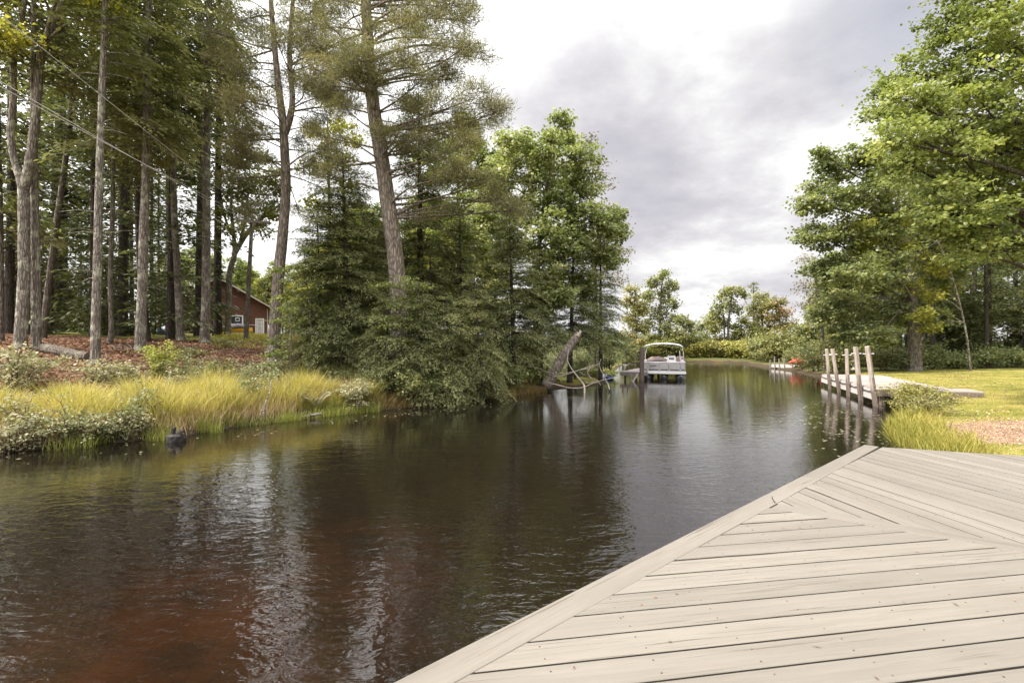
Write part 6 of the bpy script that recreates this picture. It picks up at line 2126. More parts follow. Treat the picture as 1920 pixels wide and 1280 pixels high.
def far_trees():
    def ft(name, label, Y, pts, lob, leaf, seed, n=20, per=9, size=0.24, extra=None, flat=0.6, bark='bark_mid'):
        x = at(pts[0][0], 0, Y).x
        b = Vector((x, Y, gz(x, Y)))
        tr = px_trunk(b, pts)
        ex = None
        if extra:
            ex = [[(at(q[0], q[1], Y), 0.5 * q[2] * Y / FPX) for q in e] for e in extra]
        lobed_tree(name, label, 'tree', tr, lobes_px(lob, Y, n, 0.85, 0.9, seed, 1.2), bark, leaf, per, size, 0.45, (0.25, 0.25, 0.16), seed=seed, sides=7, extra=ex, reach=1.8)
    ft('far_maple', 'tall airy green maple standing behind the pontoon boat', 60, [(1238, 668, 7), (1238, 600, 6), (1240, 550, 4), (1243, 510, 2)],
       [(1243, 515, 0.8), (1225, 530, 0.9), (1260, 535, 0.9), (1215, 555, 1.0), (1245, 555, 1.2), (1265, 570, 0.9), (1205, 580, 1.1), (1235, 585, 1.3), (1262, 600, 0.9), (1210, 610, 1.1), (1245, 615, 1.0), (1225, 635, 0.9), (1258, 632, 0.7)], 'far_green', 81)
    ft('far_maple', 'paler yellow green tree left of the tall airy maple', 53, [(1192, 670, 5), (1192, 610, 4), (1190, 560, 2)],
       [(1188, 545, 0.8), (1178, 565, 0.9), (1200, 575, 0.9), (1182, 600, 1.0), (1200, 615, 0.9), (1175, 630, 0.8), (1195, 640, 0.8)], 'far_autumn', 82)
    ft('leaning_tree', 'small tree with a trunk leaning left beyond the boat canopy', 57, [(1301, 668, 4), (1292, 640, 3.5), (1284, 620, 3), (1276, 604, 1.5)],
       [(1277, 600, 0.7), (1290, 610, 0.8), (1270, 622, 0.6), (1298, 628, 0.7), (1282, 632, 0.5)], 'far_green', 83, extra=[[(1300, 655, 3), (1303, 640, 2.5), (1302, 625, 1.2)]])
    ft('far_tree', 'small round tree left of the twin trunked one', 64, [(1325, 660, 4), (1325, 630, 3), (1326, 605, 1.5)],
       [(1326, 602, 0.9), (1313, 615, 0.8), (1338, 615, 0.8), (1322, 628, 0.7)], 'far_green', 84)
    ft('twin_trunk_tree', 'airy tree on two tall thin trunks at the far bank', 59, [(1359, 662, 4.5), (1358, 610, 4), (1354, 570, 3), (1352, 552, 1.5)],
       [(1375, 543, 0.8), (1390, 552, 0.7), (1355, 553, 0.8), (1368, 570, 0.8), (1348, 580, 0.9), (1340, 598, 0.9), (1382, 580, 0.7), (1360, 605, 0.8), (1335, 615, 0.7), (1376, 610, 0.6)], 'far_green', 85, extra=[[(1364, 662, 4.5), (1366, 610, 4), (1371, 560, 3), (1376, 535, 1.5)]])
    ft('autumn_maple', 'green and yellow maple before the far pine', 60, [(1432, 665, 6), (1430, 620, 5), (1428, 570, 2)],
       [(1425, 560, 0.9), (1440, 570, 0.9), (1410, 580, 0.9), (1432, 590, 1.2), (1398, 605, 0.9), (1418, 612, 1.1), (1445, 610, 0.9), (1385, 625, 0.9), (1405, 635, 0.9), (1435, 632, 1.0)], 'far_autumn', 86)
    ft('red_maple', 'maple turning red right of the far pine', 58, [(1464, 668, 5), (1463, 620, 4), (1460, 575, 2)],
       [(1448, 572, 0.7), (1460, 565, 0.7), (1472, 585, 0.8), (1455, 595, 0.9), (1480, 605, 0.7), (1466, 615, 0.9), (1478, 630, 0.7), (1455, 635, 0.8)], 'far_red', 87)
    ft('far_tree', 'bushy green tree at the right end of the far bank', 46, [(1500, 685, 6), (1500, 650, 5), (1502, 615, 2)],
       [(1502, 620, 0.8), (1515, 630, 0.9), (1492, 640, 0.8), (1510, 650, 0.9), (1525, 640, 0.8)], 'far_green', 88, 20, 12, 0.22)
    Y = 66
    x = at(1413, 0, Y).x
    b = Vector((x, Y, gz(x, Y)))
    tp = at(1413, 527, Y)
    conifer('far_pine', 'pointed dark pine topping the trees of the far bank', 'tree', [(b, 0.2), (b.lerp(tp, 0.5), 0.13), (tp, 0.02)], 2.5, 2.3, 'bark_dark', 'hemlock', 89, card=(0.34, 0.10), spacing=0.75, step=0.3, per_whorl=5, droop=0.15, rise=0.2, sides=6)
    # the far bank: shrubs in a row along the water
    proto = []
    for k, (lf, w, h) in enumerate((('shrub_yellow', 2.6, 1.7), ('shrub', 2.8, 2.2), ('shrub_yellow', 2.2, 1.4), ('far_autumn', 2.4, 1.8))):
        proto.append(shrub('waterside_shrub', 'rounded shrub on the far bank', (0, 0, 0), w, h, 110, lf, 15, 0.17, 0.42, 10, 300 + k, 'shrubs along the far bank', spread=0.16, cat='shrub'))
    rr = random.Random(9)
    usedp = set()
    txt = {0: 'yellow green shrub in the row along the far bank', 1: 'mid green shrub in the row along the far bank', 2: 'low yellow shrub in the row along the far bank', 3: 'orange tinged shrub in the row along the far bank'}
    spots = [(1178, 51, 1, 1.1), (1196, 55, 0, 1.1), (1215, 56, 0, 1.0), (1232, 57, 3, 1.1), (1250, 57, 1, 1.0), (1270, 57, 1, 1.1), (1288, 56.5, 0, 0.9), (1304, 56.5, 2, 1.2), (1320, 57, 0, 1.1), (1335, 56.5, 3, 1.3), (1352, 57, 1, 1.0),
             (1366, 56, 2, 1.2), (1382, 55, 0, 1.1), (1398, 55, 0, 1.2), (1412, 52, 0, 1.1), (1424, 49, 1, 1.1), (1436, 47, 1, 1.2), (1446, 44.5, 3, 1.0), (1462, 45, 1, 1.3), (1480, 45, 0, 1.1), (1500, 43, 1, 1.1), (1340, 60, 1, 1.3), (1390, 60, 1, 1.4), (1290, 61, 1, 1.4), (1240, 62, 1, 1.4), (1425, 57, 1, 1.5), (1455, 52, 0, 1.5),
             (1310, 61, 1, 1.3), (1365, 61, 1, 1.3), (1265, 61, 1, 1.3), (1215, 60, 1, 1.3), (1190, 58, 1, 1.2)]
    for px, Y, k, s in spots:
        x = at(px, 0, Y).x
        g = gz(x, Y)
        if k not in usedp:
            o = proto[k]; usedp.add(k)
            o.location = (x, Y, g); o.rotation_euler = (0, 0, rr.random() * 6.28); o.scale = (s, s, s)
            o['label'] = txt[k]
        else:
            dup(proto[k], (x, Y, g), rr.random() * 6.28, s * (0.9 + 0.2 * rr.random()), txt[k])
    # distant wooded hills on the horizon
    rng = np.random.default_rng(12)
    xs = np.linspace(-900, 1500, 500)
    prof = 13 + 7 * np.sin(xs * 0.004 + 1.0) + 4 * np.sin(xs * 0.011) + rng.random(500) * 3.0
    vs, fs = [], []
    for j, (dy, f) in enumerate(((0, 0.0), (25, 0.45), (55, 0.8), (100, 1.0), (200, 0.8), (330, 0.0))):
        for i, x in enumerate(xs):
            vs.append((x, 820 + dy, -3 + (prof[i] + (rng.random() * 2.0 if 0 < f else 0)) * f + (0 if f else -2)))
    nx = len(xs)
    for j in range(5):
        for i in range(nx - 1):
            fs.append((j * nx + i, j * nx + i + 1, (j + 1) * nx + i + 1, (j + 1) * nx + i))
    m = MB(); m.add(vs, fs)
    tag(m.build('hills', plain_mat('distant_forest', (0.055, 0.075, 0.05), 0.95, 0.4, 0.08), None), kind='structure')


def bank_shrubs():
    def sh(label, px, py, w, h, n, leaf, seed, Y=None, **kw):
        b = ground_hit(px, py)
        if Y:
            x = at(px, 0, Y).x
            b = Vector((x, Y, max(0.0, gz(x, Y))))
        b.z = max(b.z, -0.02)
        return shrub(kw.pop('name', 'shrub'), label, b, w, h, n, leaf, seed=seed, **kw)
    # twiggy pale shrubs standing at the water edge, lower left
    for i, (px, py, w, h, lb, lf) in enumerate(((18, 843, 1.1, 0.75, 'pale twiggy shrub at the water edge in the lower left corner of the bank', 'shrub_pale'), (75, 838, 1.1, 0.70, 'pale shrub with bent stems dipping in the water, second along the left waterline', 'shrub_pale'),
                                                (130, 832, 1.2, 0.85, 'taller grey green shrub at the left waterline', 'shrub_grey'), (175, 828, 1.0, 0.6, 'low pale shrub between two grey green ones at the waterline', 'shrub_pale'),
                                                (222, 822, 1.0, 0.62, 'grey green shrub left of the stump in the water', 'shrub_grey'), (262, 818, 0.8, 0.5, 'small pinkish pale shrub nearest the stump', 'shrub_pale'),
                                                (45, 815, 1.2, 0.75, 'bushy pale shrub behind those in the water', 'shrub_pale'))):
        sh(lb, px, py, w, h, 70, lf, 400 + i, per=16, size=0.05, ratio=0.38, stems=11, spread=0.05, twig='twig')
    sh('thin shrub arching over the yellow sedge left of the stump', 245, 800, 0.9, 0.95, 50, 'shrub_grey', 410, per=14, size=0.05, spread=0.05, lean=(0.35, 0))
    sh('spreading shrub with flat pale layers in front of the forked tree', 30, 735, 2.0, 1.3, 110, 'shrub_pale', 411, per=22, size=0.07, flat=0.35, spread=0.07, twig='twig')
    sh('low spray of pale leaves at the foot of the lowest bare trunk', 190, 712, 1.3, 0.55, 70, 'shrub_pale', 412, per=18, size=0.07, flat=0.35, spread=0.05)
    sh('low pale leaved shrub between sedge and slope', 235, 716, 1.4, 0.5, 70, 'shrub_pale', 413, per=18, size=0.065, flat=0.4, spread=0.05)
    sh('round fresh green bush at the foot of the lichen spotted conifer', 300, 704, 1.0, 1.0, 110, 'beech', 414, per=18, size=0.06, spread=0.06)
    sh('pale small shrub above the sedge behind the stump', 335, 740, 1.0, 0.75, 60, 'shrub_pale', 415, per=16, size=0.06, spread=0.05)
    for i, (px, py, w, h, lb, lf) in enumerate(((345, 700, 1.3, 0.6, 'low dull green shrub on the leafy slope', 'shrub'), (385, 715, 1.2, 0.6, 'low grey green shrub on the slope left of the upright dark one', 'shrub_grey'), (418, 722, 1.0, 0.8, 'upright dark green shrub in the middle of the slope', 'shrub'),
                                                (455, 728, 1.2, 0.75, 'grey green shrub below the pole', 'shrub_grey'), (492, 735, 1.3, 1.0, 'sparse taller shrub in front of the crooked pine foot', 'shrub_grey'), (470, 762, 0.9, 1.0, 'round headed little shrub on a bent stem in the sedge', 'shrub_grey'),
                                                (525, 720, 1.1, 0.7, 'shrub covering the right foot of the crooked pine', 'shrub_grey'), (355, 668, 1.4, 0.35, 'ferny low patch under the leaning trunks', 'shrub'), (430, 650, 1.6, 0.35, 'low green growth at the edge of the clearing', 'shrub'))):
        sh(lb, px, py, w, h, 60, lf, 420 + i, per=15, size=0.06, spread=0.06)
    # right of the sedge: pale and green bushes by the pool edge
    sh('large pale leaved bush overhanging the water at the end of the sedge', 668, 768, 1.3, 0.95, 130, 'shrub_pale', 440, per=18, size=0.055, spread=0.06)
    sh('grey green bush with a ragged top behind the pale one', 712, 748, 1.4, 1.35, 130, 'shrub_grey', 441, per=17, size=0.055, spread=0.07)
    sh('tall thin shrub with grey leaves before the broad hemlock', 700, 735, 0.8, 1.75, 70, 'shrub_grey', 442, per=14, size=0.06, spread=0.07)
    for i, (px, py, w, h, lb, lf) in enumerate(((765, 752, 1.7, 0.9, 'brownish low shrub at the dark waterline below the beech', 'shrub'), (815, 745, 1.7, 1.15, 'dense green shrub at the waterline below the small hemlock', 'maple_bright'),
                                                (838, 735, 1.6, 1.55, 'bright maple leaved bush in the middle of the left bank', 'beech_shade'), (868, 745, 1.6, 0.9, 'grey olive shrub touching the water', 'shrub_grey'), (905, 738, 1.8, 1.2, 'olive shrub below the pointed hemlock', 'shrub'),
                                                (950, 730, 2.0, 1.3, 'drooping green shrub right of the pointed hemlock', 'maple_bright'), (995, 722, 1.9, 1.15, 'yellowish shrub beside the fallen branches', 'beech_shade'), (1028, 714, 1.5, 0.8, 'low shrub at the root of the broken trunk', 'shrub'),
                                                (735, 700, 1.5, 1.3, 'shaded green shrub under the beech sapling', 'maple_dark'), (1075, 710, 1.8, 1.0, 'dark low shrub behind the fallen branches', 'maple_dark'), (1105, 706, 1.3, 0.7, 'green shrub at the tip of the bank by the blue tub', 'shrub'))):
        sh(lb, px, py, w, h, 130, lf, 450 + i, per=16, size=0.075, spread=0.09, stems=12, lean=(0.1, -0.15))
    sh('large alder bush behind the boat dock', 1140, 697, 3.0, 2.9, 240, 'maple_dark', 470, Y=33.5, per=18, size=0.10, spread=0.16, stems=14)
    sh('grey leaved bush left of the alder', 1100, 697, 2.4, 2.0, 150, 'shrub_grey', 471, Y=31.0, per=18, size=0.09, spread=0.14)
    sh('small yellow green bush at the landward end of the boat dock', 1146, 700, 0.8, 0.6, 60, 'beech', 472, Y=28.3, per=18, size=0.07, spread=0.06)
    # right bank
    b = Vector((11.9, 14.3, gz(11.9, 14.3)))
    shrub('shrub', 'rounded yellow green bush hanging over the water in front of the dock', b, 1.45, 0.85, 190, 'shrub_yellow', 20, 0.055, 0.42, 14, 480, spread=0.07, depth=1.3)
    b = Vector((12.5, 14.15, gz(12.5, 14.15)))
    shrub('shrub', 'rusty tinged low bush between the rounded one and the lawn', b, 1.2, 0.6, 110, 'far_autumn', 16, 0.05, 0.42, 12, 481, spread=0.07)
    b = Vector((10.3, 11.9, gz(10.3, 11.9)))
    shrub('shrub', 'orange brown weedy shrub on the grassy edge near the deck', b, 1.5, 0.5, 110, 'far_autumn', 12, 0.045, 0.36, 14, 482, spread=0.08)
    for i, (px, Y, w, h, lb, lf) in enumerate(((1555, 29, 2.4, 2.1, 'large green bush over the water left of the dock posts', 'shrub'), (1530, 31.5, 2.6, 1.9, 'dark round bush at the right waterline', 'maple_dark'), (1508, 34.5, 2.4, 1.7, 'green bush at the waterline right of the red chairs', 'shrub'),
                                               (1570, 27.5, 1.3, 1.3, 'light green weeds behind the far end of the dock', 'shrub'), (1600, 32.5, 2.2, 1.6, 'leafy bush behind the stone lantern', 'maple_dark'), (1634, 31.5, 2.0, 1.5, 'yellow green bush between posts and maple trunk', 'shrub'), (1655, 28, 2.0, 1.3, 'low bush at the near foot of the stout maple', 'shrub'),
                                               (1690, 27.5, 2.0, 1.2, 'pale green undergrowth left of the stout maple trunk', 'shrub_grey'), (1745, 27.5, 2.4, 1.5, 'undergrowth bush right of the stout maple trunk', 'maple_dark'), (1790, 28, 2.2, 1.0, 'low dark bush at the back of the lawn', 'maple_dark'), (1850, 28, 2.4, 1.3, 'dark bush at the back of the lawn further right', 'maple_dark'),
                                               (1910, 28, 2.4, 1.1, 'dark bush at the right end of the lawn edge', 'maple_dark'), (1980, 28, 2.4, 1.4, 'dark bush just beyond the right edge of the lawn', 'maple_dark'), (1565, 35, 3.0, 3.2, 'tall green bush under the dark maple crown', 'maple_dark'), (1610, 34, 3.0, 2.8, 'tall bush filling the shade behind the lantern', 'maple_dark'),
                                               (1488, 38.5, 1.8, 1.3, 'small bush beside the far dock', 'shrub'))):
        x = at(px, 0, Y).x
        shrub('shrub', lb, (x, Y, max(0.0, gz(x, Y))), w, h, 130, lf, 15, 0.10, 0.42, 12, 500 + i, spread=0.13)
    # fern with arching fronds
    b = ground_hit(592, 768)
    t = thing('fern', 'pale arching fern at the right end of the sedge', 'fern', b)
    rng = np.random.default_rng(8)
    st = MB(); c = Cards()
    for k in range(11):
        a = 2 * math.pi * k / 11 + 0.2
        ln = 0.55 + 0.3 * rng.random()
        h = np.array([math.cos(a), math.sin(a), 0]); sd = np.array([-h[1], h[0], 0])
        s = np.linspace(0.1, 1, 22)
        C = np.array(b) + h * (s * ln * 0.62)[:, None]
        C[:, 2] += ln * (1.25 * s - 0.62 * s * s)
        st.tube([Vector(C[0]) - Vector((0, 0, 0.1))] + [Vector(q) for q in C[::3]], 0.006, 4, False)
        wv = 0.12 * np.sin(np.pi * (0.12 + 0.86 * s)) + 0.012
        for sg in (-1, 1):
            A = (sd * sg + h * 0.5)[None, :] * wv[:, None] + np.array([0, 0, -0.02])
            W = np.tile(h * 0.013, (22, 1))
            c.add(C, A, W, 0.55 + rng.normal(0, 0.15, 22))
    st.build('stalks', M['twig_grey'], t); c.build('fronds', M['shrub_pale'], t)
    # white sapling stem
    b = ground_hit(494, 795); b.z = -0.1
    Y = b.y
    t = thing('birch_sapling', 'thin white crooked sapling stem rising from the water edge of the sedge', 'sapling', b)
    st = MB()
    st.tube([b, at(495, 770, Y), at(499, 752, Y), at(506, 735, Y), at(509, 712, Y)], [0.022, 0.02, 0.017, 0.013, 0.008], 6)
    st.tube([at(492, 790, Y), at(489, 776, Y), at(494, 758, Y)], [0.013, 0.011, 0.006], 5)
    st.build('stem', M['bark_pale'], t, True)
    c = Cards()
    S = np.array([tuple(at(507 + q * 6, 716 - abs(q) * 4, Y)) for q in (-2, -1, 0, 1, 2)]); E = S + np.random.default_rng(2).normal(size=(5, 3)) * 0.25 + np.array([0, 0, 0.2])
    leaf_cloud(c, S, E, 24, 0.055, 0.4, (0.1, 0.1, 0.06), np.random.default_rng(5))
    c.build('foliage', M['shrub_grey'], t)


def dead_wood():
    # broken trunk leaning over the water at the end of the left bank
    b = ground_hit(1034, 712)
    Y = 20.6
    b = Vector((at(1036, 0, Y).x, Y, gz(at(1036, 0, Y).x, Y)))
    t = thing('broken_trunk', 'thick broken trunk leaning out towards the canal with a snapped end', 'dead tree', b)
    m = MB()
    ctrl = [(at(1024, 725, Y), 0.25), (at(1036, 703, Y), 0.235), (at(1048, 682, Y), 0.22), (at(1062, 659, Y), 0.20), (at(1078, 636, Y), 0.175), (at(1086, 625, Y), 0.14)]
    p, r = catmull(ctrl, 5)
    m.tube(p, r, 14, True, 0.16)
    m.build('trunk', M['bark_pine'], t, True)
    m = MB()
    m.tube([at(1083, 630, Y - 0.1), at(1089, 622, Y - 0.1), at(1087, 618, Y - 0.05)], [0.09, 0.05, 0.01], 5, True, 0.3)
    m.tube([at(1078, 631, Y + 0.1), at(1083, 621, Y + 0.1)], [0.09, 0.012], 5, True, 0.3)
    m.build('splinters', M['dead_wood'], t)
    # bleached fallen limbs in the water
    t = thing('fallen_branch', 'tangle of bleached bare branches fallen into the water below the broken trunk', 'branch', at(1090, 724, 20.4))
    Y = 20.2
    m = MB()

    def br(pts, r0, r1, dy=0.0, name='limb'):
        mm = MB()
        ctrl = [(at(q[0], q[1], Y + dy + (q[2] if len(q) > 2 else 0)), 0.70 * (r0 + (r1 - r0) * i / (len(pts) - 1))) for i, q in enumerate(pts)]
        p, r = catmull(ctrl, 5)
        mm.tube(p, r, 6, True, 0.12)
        mm.build(name, M['dead_wood'], t, True)
    br([(1096, 739, -0.4), (1095, 722), (1086, 710), (1076, 697), (1067, 683), (1064, 671), (1067, 653)], 0.058, 0.022)
    br([(990, 686), (1008, 690), (1030, 698), (1058, 699), (1078, 696), (1100, 689), (1112, 684)], 0.02, 0.016, 0.3)
    br([(1028, 717), (1048, 722), (1070, 727), (1092, 726), (1115, 717), (1140, 710), (1160, 708)], 0.03, 0.012, -0.4)
    br([(1036, 706), (1062, 702), (1085, 694), (1105, 690)], 0.022, 0.012, 0.1)
    br([(1143, 730, -0.2), (1140, 720), (1133, 706), (1126, 692), (1124, 682), (1127, 673)], 0.032, 0.014, 0.2)
    br([(1111, 710), (1104, 704), (1102, 697), (1106, 690), (1117, 684), (1124, 682)], 0.026, 0.012, 0.2)
    br([(1028, 696), (1034, 677), (1037, 655), (1036, 636)], 0.026, 0.01, 0.5)
    br([(1036, 650), (1046, 644), (1053, 641)], 0.012, 0.006, 0.5)
    br([(1030, 694), (1050, 684), (1066, 673), (1080, 666)], 0.014, 0.006, 0.4)
    br([(1096, 713), (1104, 718), (1116, 712)], 0.014, 0.008, -0.2)
    br([(1120, 712), (1127, 723)], 0.016, 0.01, -0.2)
    br([(1086, 697), (1096, 702), (1104, 707)], 0.012, 0.006, 0.1)
    # log on the slope
    a, c = ground_hit(84, 660), ground_hit(166, 676)
    m = MB()
    pts = []
    for k in range(9):
        q = a.lerp(c, k / 8)
        q.z = gz(q.x, q.y) + 0.12
        pts.append(q)
    m.tube(pts, [0.17, 0.165, 0.16, 0.155, 0.15, 0.15, 0.145, 0.14, 0.13], 12, True, 0.12)
    lg = m.build('fallen_log', M['bark_mid'], None)
    tag(lg, 'fallen log lying on the brown slope left of the lowest bare trunk', 'log')
    # stump in the water with two knobs
    b = at(330, 822, 9.9); b.z = 0
    t = thing('stump', 'black rotten stump with two knobs standing in the water', 'stump', b)
    m = MB()
    rr = random.Random(2)
    m.tube([b + Vector((0, 0, z)) for z in (-0.5, -0.05, 0.06, 0.12, 0.155)], [0.13, 0.165, 0.175, 0.165, 0.10], 14, True, 0.22)
    m.build('stump_body', M['rot_wood'], t)
    for dx, h, l in ((-0.055, 0.30, 0.02), (0.10, 0.245, -0.03)):
        m = MB()
        m.tube([b + Vector((dx, -0.02, 0.1)), b + Vector((dx + l * 0.3, -0.02, 0.19)), b + Vector((dx + l, -0.01, h - 0.03)), b + Vector((dx + l * 1.3, 0, h))], [0.055, 0.042, 0.038, 0.015], 7, True, 0.3)
        m.build('knob', M['rot_wood'], t)
    # driftwood at the end of the sedge
    m = MB()
    a = ground_hit(560, 786); a.z = 0.03
    c = at(602, 778, a.y + 0.25); c.z = 0.1
    m.tube([a, a.lerp(c, 0.5) + Vector((0, 0, 0.02)), c], [0.02, 0.032, 0.045], 7, True, 0.2)
    tag(m.build('driftwood', M['twig_grey'], None, True), 'short grey driftwood stick at the water edge below the fern', 'driftwood')
    # loose sticks on the slope
    rr = random.Random(31)
    m = MB()
    for k in range(70):
        px, py = rr.uniform(200, 560), rr.uniform(648, 712)
        p = ground_hit(px, py)
        a = rr.random() * 3.14
        l = 0.25 + 0.6 * rr.random()
        q = p + Vector((math.cos(a) * l, math.sin(a) * l, 0)); q.z = gz(q.x, q.y) + 0.06 + 0.1 * rr.random()
        m.tube([p + Vector((0, 0, 0.02)), p.lerp(q, 0.5) + Vector((0, 0, 0.05)), q], [0.012, 0.010, 0.005], 4)
    tag(m.build('twig_litter', M['twig_grey'], None), kind='stuff')


def scatter(n, x0, x1, y0, y1, test, seed):
    rng = np.random.default_rng(seed)
    xy = np.column_stack([rng.uniform(x0, x1, n), rng.uniform(y0, y1, n)])
    d = shore_dist(xy[:, 0], xy[:, 1])
    return xy[test(xy[:, 0], xy[:, 1], d, rng)]


def clump(x, y, s=1.0):
    return 0.5 + 0.5 * np.sin(x * 2.1 * s + 1.3 * np.sin(y * 1.7 * s)) * np.sin(y * 2.6 * s + 0.7 + np.sin(x * 1.1 * s))


def ground_cover():
    left = lambda x, y: left_w(x, y) > 0.5
    # tall yellow sedge on the left bank
    xy = scatter(420000, -19, -3.6, 4, 18.5, lambda x, y, d, r: left(x, y) & (d > 0.35) & (d < 3.3) & (x < -4.2) & (r.random(len(x)) < (0.28 + 0.72 * clump(x, y)) * np.clip((3.4 - d) / 0.8, 0, 1)), 21)
    xy = xy[:62000]
    tone = 0.22 + 0.55 * clump(xy[:, 0], xy[:, 1], 0.6) * clump(xy[:, 1], xy[:, 0], 1.5)
    grass_patch('sedge_grass', xy, 0.28, 0.85, 0.0068, 'grass_tall', lean=0.8, tone=tone, seed=22, hvar=0.5)
    xy = scatter(120000, -19, -3.6, 4, 18.5, lambda x, y, d, r: left(x, y) & (d > 0.05) & (d < 2.4) & (x < -4.2) & (clump(x, y, 0.7) > 0.35), 23)[:16000]
    grass_patch('dry_grass', xy, 0.25, 0.72, 0.005, 'grass_straw', lean=0.7, seed=24)
    xy = scatter(160000, -9, -3.9, 9, 16, lambda x, y, d, r: left(x, y) & (d > -0.35) & (d < 0.3) & (clump(x, y, 1.4) > 0.45), 25)[:2600]
    grass_patch('reeds', xy, 0.25, 0.5, 0.006, 'grass_green', lean=0.3, seed=26)
    xy = scatter(60000, -4.6, 1.5, 13.5, 20.5, lambda x, y, d, r: left(x, y) & (d > 0.02) & (d < 0.9) & (r.random(len(x)) < 0.3 + 0.7 * clump(x, y, 0.8)), 33)[:7000]
    grass_patch('russet_grass', xy, 0.12, 0.42, 0.006, 'grass_russet', lean=0.7, seed=34, hvar=0.4)
    # mixed weeds standing in the sedge: stems with small pale and dull leaves
    rng = np.random.default_rng(77)
    xy = scatter(4000, -17, -4.2, 5, 18, lambda x, y, d, r: left(x, y) & (d > 0.3) & (d < 4.2), 76)[:420]
    c = Cards(); st = MB()
    for x, y in xy:
        g = gz(x, y); h = 0.35 + 0.75 * rng.random()
        top = np.array([x + rng.normal() * 0.12, y + rng.normal() * 0.12, g + h])
        base = np.array([x, y, g - 0.03])
        st.tube([base, (base + top) / 2 + rng.normal(size=3) * 0.03, top], [0.004, 0.0035, 0.002], 3, False)
        k = rng.integers(10, 30)
        t_ = 0.35 + 0.65 * rng.random((k, 1))
        A = nrm(rng.normal(size=(k, 3)) * np.array([1, 1, 0.4])) * (0.03 + 0.035 * rng.random((k, 1)))
        W = nrm(np.cross(A, np.array([0, 0, 1.0]) + rng.normal(size=(k, 3)) * 0.5)) * 0.011
        c.add(base + (top - base) * t_ + rng.normal(size=(k, 3)) * 0.03, A, W, np.full(k, 0.5 + 0.25 * rng.normal()))
    wd = c.build('weeds', M['shrub_grey'], None)
    tag(wd, kind='stuff')
    tag(st.build('weed_stalks', M['twig_grey'], None), kind='stuff')
    # dim grass under the hemlocks' edge and in the cabin clearing
    xy = scatter(200000, -34, -8, 20, 58, lambda x, y, d, r: left(x, y) & (x > -0.62 * y) & (x < -0.36 * y), 27)[:16000]
    grass_patch('clearing_grass', xy, 0.10, 0.3, 0.012, 'lawn_blade', lean=0.5, seed=28)
    # right bank: lawn and taller fringe
    xy = scatter(400000, 5.4, 24, 5.0, 27, lambda x, y, d, r: (~left(x, y)) & (d > 0.5) & (x < 1.15 * y + 0.4) & (np.exp(-(((x - 9.7) / 1.7) ** 2 + ((y - 9.1) / 1.5) ** 2) ** 2) < r.random(len(x)) * 1.2) & (r.random(len(x)) < np.clip(9.0 / y, 0.12, 1.0) ** 1.2), 29)[:90000]
    tone = 0.38 + 0.3 * clump(xy[:, 0], xy[:, 1], 0.35)
    grass_patch('lawn_grass', xy, 0.025, 0.075, 0.004, 'lawn_blade', lean=0.7, tone=tone, seed=30)
    xy = scatter(200000, 6.0, 14, 6, 15.5, lambda x, y, d, r: (~left(x, y)) & (d > -0.1) & (d < 0.95) & (r.random(len(x)) < 0.25 + 0.75 * clump(x, y, 0.9)) & (r.random(len(x)) > (d - 0.3) / 0.6), 31)[:7500]
    grass_patch('bank_grass', xy, 0.10, 0.38, 0.006, 'lawn_blade', lean=0.8, tone=0.2 + 0.5 * clump(xy[:, 0], xy[:, 1], 1.3), seed=32, hvar=0.5)
    # fallen leaves and needles on the shaded slope, wood chips by the deck
    rng = np.random.default_rng(41)

    def flat(name, xy, size, leaf, tone, lift=0.012):
        n = len(xy)
        a = rng.random(n) * 6.283
        ln = size * (0.6 + 0.8 * rng.random((n, 1)))
        A = np.column_stack([np.cos(a), np.sin(a), rng.normal(0, 0.25, n)]) * ln
        W = np.column_stack([-np.sin(a), np.cos(a), rng.normal(0, 0.35, n)]) * ln * 0.34
        c = Cards()
        c.add(np.column_stack([xy, np.maximum(ground_z(xy[:, 0], xy[:, 1]), 0.004) + lift + 0.012 * rng.random(n)]), A, W, tone + rng.normal(0, 0.22, n))
        return tag(c.build(name, M[leaf], None), kind='stuff')
    xy = scatter(160000, -28, -5, 9, 30, lambda x, y, d, r: left(x, y) & (d > 2.6) & (d < 14), 42)[:42000]
    flat('leaf_litter', xy, 0.085, 'litter', 0.42)
    xy = scatter(60000, 7.0, 12.5, 6.5, 12, lambda x, y, d, r: (~left(x, y)) & (d > 0.6) & (np.exp(-(((x - 9.7) / 1.8) ** 2 + ((y - 9.1) / 1.6) ** 2)) > 0.15 + 0.75 * r.random(len(x))), 43)[:14000]
    flat('wood_chips', xy, 0.024, 'litter', 0.72)
    xy = scatter(30000, 6, 24, 7, 27, lambda x, y, d, r: (~left(x, y)) & (d > 0.8) & (r.random(len(x)) < clump(x, y, 0.4) ** 2), 47)[:2600]
    flat('fallen_leaves', xy, 0.055, 'litter', 0.55, 0.05)
    # needles and bits of leaf blown on to the deck
    n = 110
    xy = np.column_stack([rng.uniform(0.2, 5.0, n), rng.uniform(1.4, 5.2, n)])
    xy = xy[(xy[:, 1] < 1.70 + (xy[:, 0] + 0.05) * 0.87) & (xy[:, 1] < 5.6 - 0.37 * (xy[:, 0] - 4.2))]
    n = len(xy)
    a = rng.random(n) * 6.283
    ln = 0.012 + 0.03 * rng.random((n, 1)) ** 3
    A = np.column_stack([np.cos(a), np.sin(a), np.zeros(n)]) * ln
    W = np.column_stack([-np.sin(a), np.cos(a), rng.normal(0, 0.3, n)]) * np.minimum(ln * 0.3, 0.004)
    c = Cards(); c.add(np.column_stack([xy, np.full(n, DZ + 0.006)]), A, W, 0.25 + rng.normal(0, 0.2, n))
    tag(c.build('deck_litter', M['litter'], None), kind='stuff')
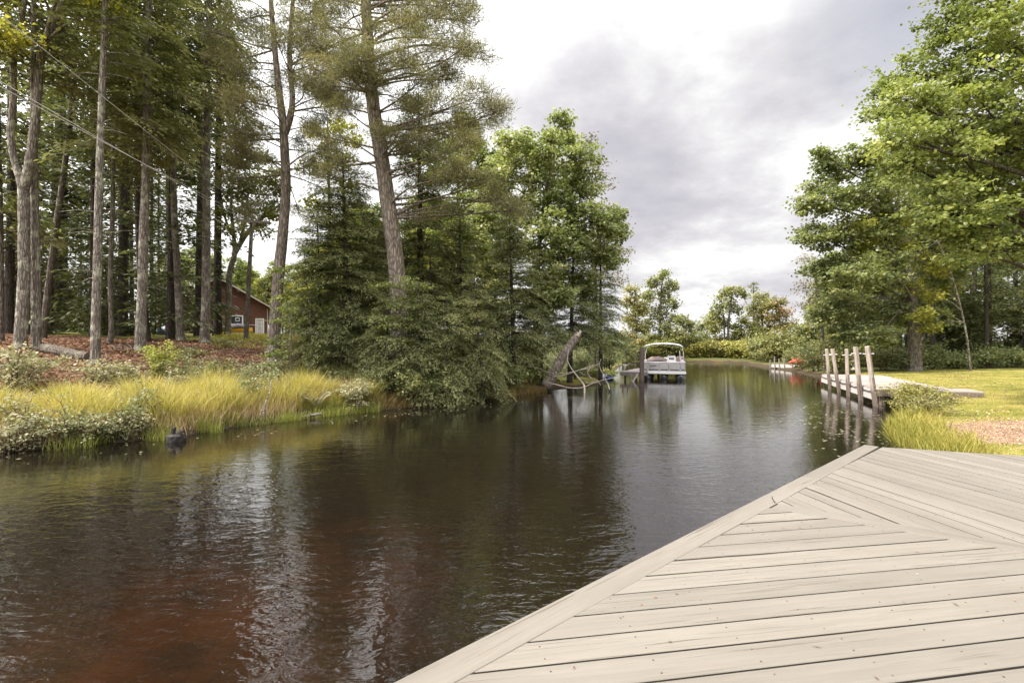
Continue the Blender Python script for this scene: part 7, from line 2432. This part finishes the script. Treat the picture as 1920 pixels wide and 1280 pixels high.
    # lily pads and floating leaves in drifts by the right bank
    def pads(x, y, d, r):
        drift = clump(x, y * 1.4, 0.8)
        return (d < -0.15) & (((x > 5.6) & (y < 17) & (d > -2.6)) | ((y < 40) & (d > -1.2) & (r.random(len(x)) < 0.2))) & (r.random(len(x)) < drift ** 2.2 * np.where(x > 7, 1.0, 0.3))
    xy = scatter(60000, -6, 22, 5.5, 40, pads, 44)[:5000]
    n = len(xy)
    a = rng.random(n) * 6.283
    ln = 0.03 + 0.055 * rng.random((n, 1))
    A = np.column_stack([np.cos(a), np.sin(a), np.zeros(n)]) * ln
    W = np.column_stack([-np.sin(a), np.cos(a), np.zeros(n)]) * ln * 0.42
    c = Cards()
    c.add(np.column_stack([xy, np.full(n, 0.004) + 0.004 * rng.random(n)]), A, W, 0.6 + rng.normal(0, 0.2, n))
    tag(c.build('lily_pads', M['pad'], None), kind='stuff')
    xy = scatter(60000, -16, 8, 6, 24, lambda x, y, d, r: left(x, y) & (d < -0.1) & (d > -1.6) & (r.random(len(x)) < clump(x, y, 0.9) ** 3), 45)[:220]
    n = len(xy); a = rng.random(n) * 6.283; ln = 0.035 + 0.05 * rng.random((n, 1))
    c = Cards(); c.add(np.column_stack([xy, np.full(n, 0.005)]), np.column_stack([np.cos(a), np.sin(a), np.zeros(n)]) * ln, np.column_stack([-np.sin(a), np.cos(a), np.zeros(n)]) * ln * 0.4, 0.55 + rng.normal(0, 0.2, n))
    tag(c.build('floating_leaves', M['pad'], None), kind='stuff')


def main():
    make_mats()
    make_mats2()
    M['pad'] = leaf_mat('lily_pad', [(0.10, 0.10, 0.05), (0.24, 0.23, 0.13), (0.42, 0.38, 0.26)], 0.1, 0.35, 0.5)
    M['grass_russet'] = leaf_mat('russet_blades', [(0.10, 0.06, 0.03), (0.22, 0.15, 0.06), (0.36, 0.30, 0.12)], 0.3, 0.6, 0.2)
    M['beech_shade'] = leaf_mat('young_beech_leaves', [(0.10, 0.125, 0.035), (0.21, 0.24, 0.065), (0.36, 0.37, 0.11)], 0.42, 0.42, 0.4)
    make_camera(); make_sky()
    make_ground(); make_water()
    make_deck(); make_deck_bits()
    make_right_dock(); make_lantern(); make_left_dock(); make_boat(); make_far_dock()
    make_cabin(); make_pole()
    left_front_trees(); pines(); thicket()
    deep_prototypes(); understory_prototypes(); place_woods()
    right_trees(); far_trees(); bank_shrubs(); dead_wood(); ground_cover()


main()
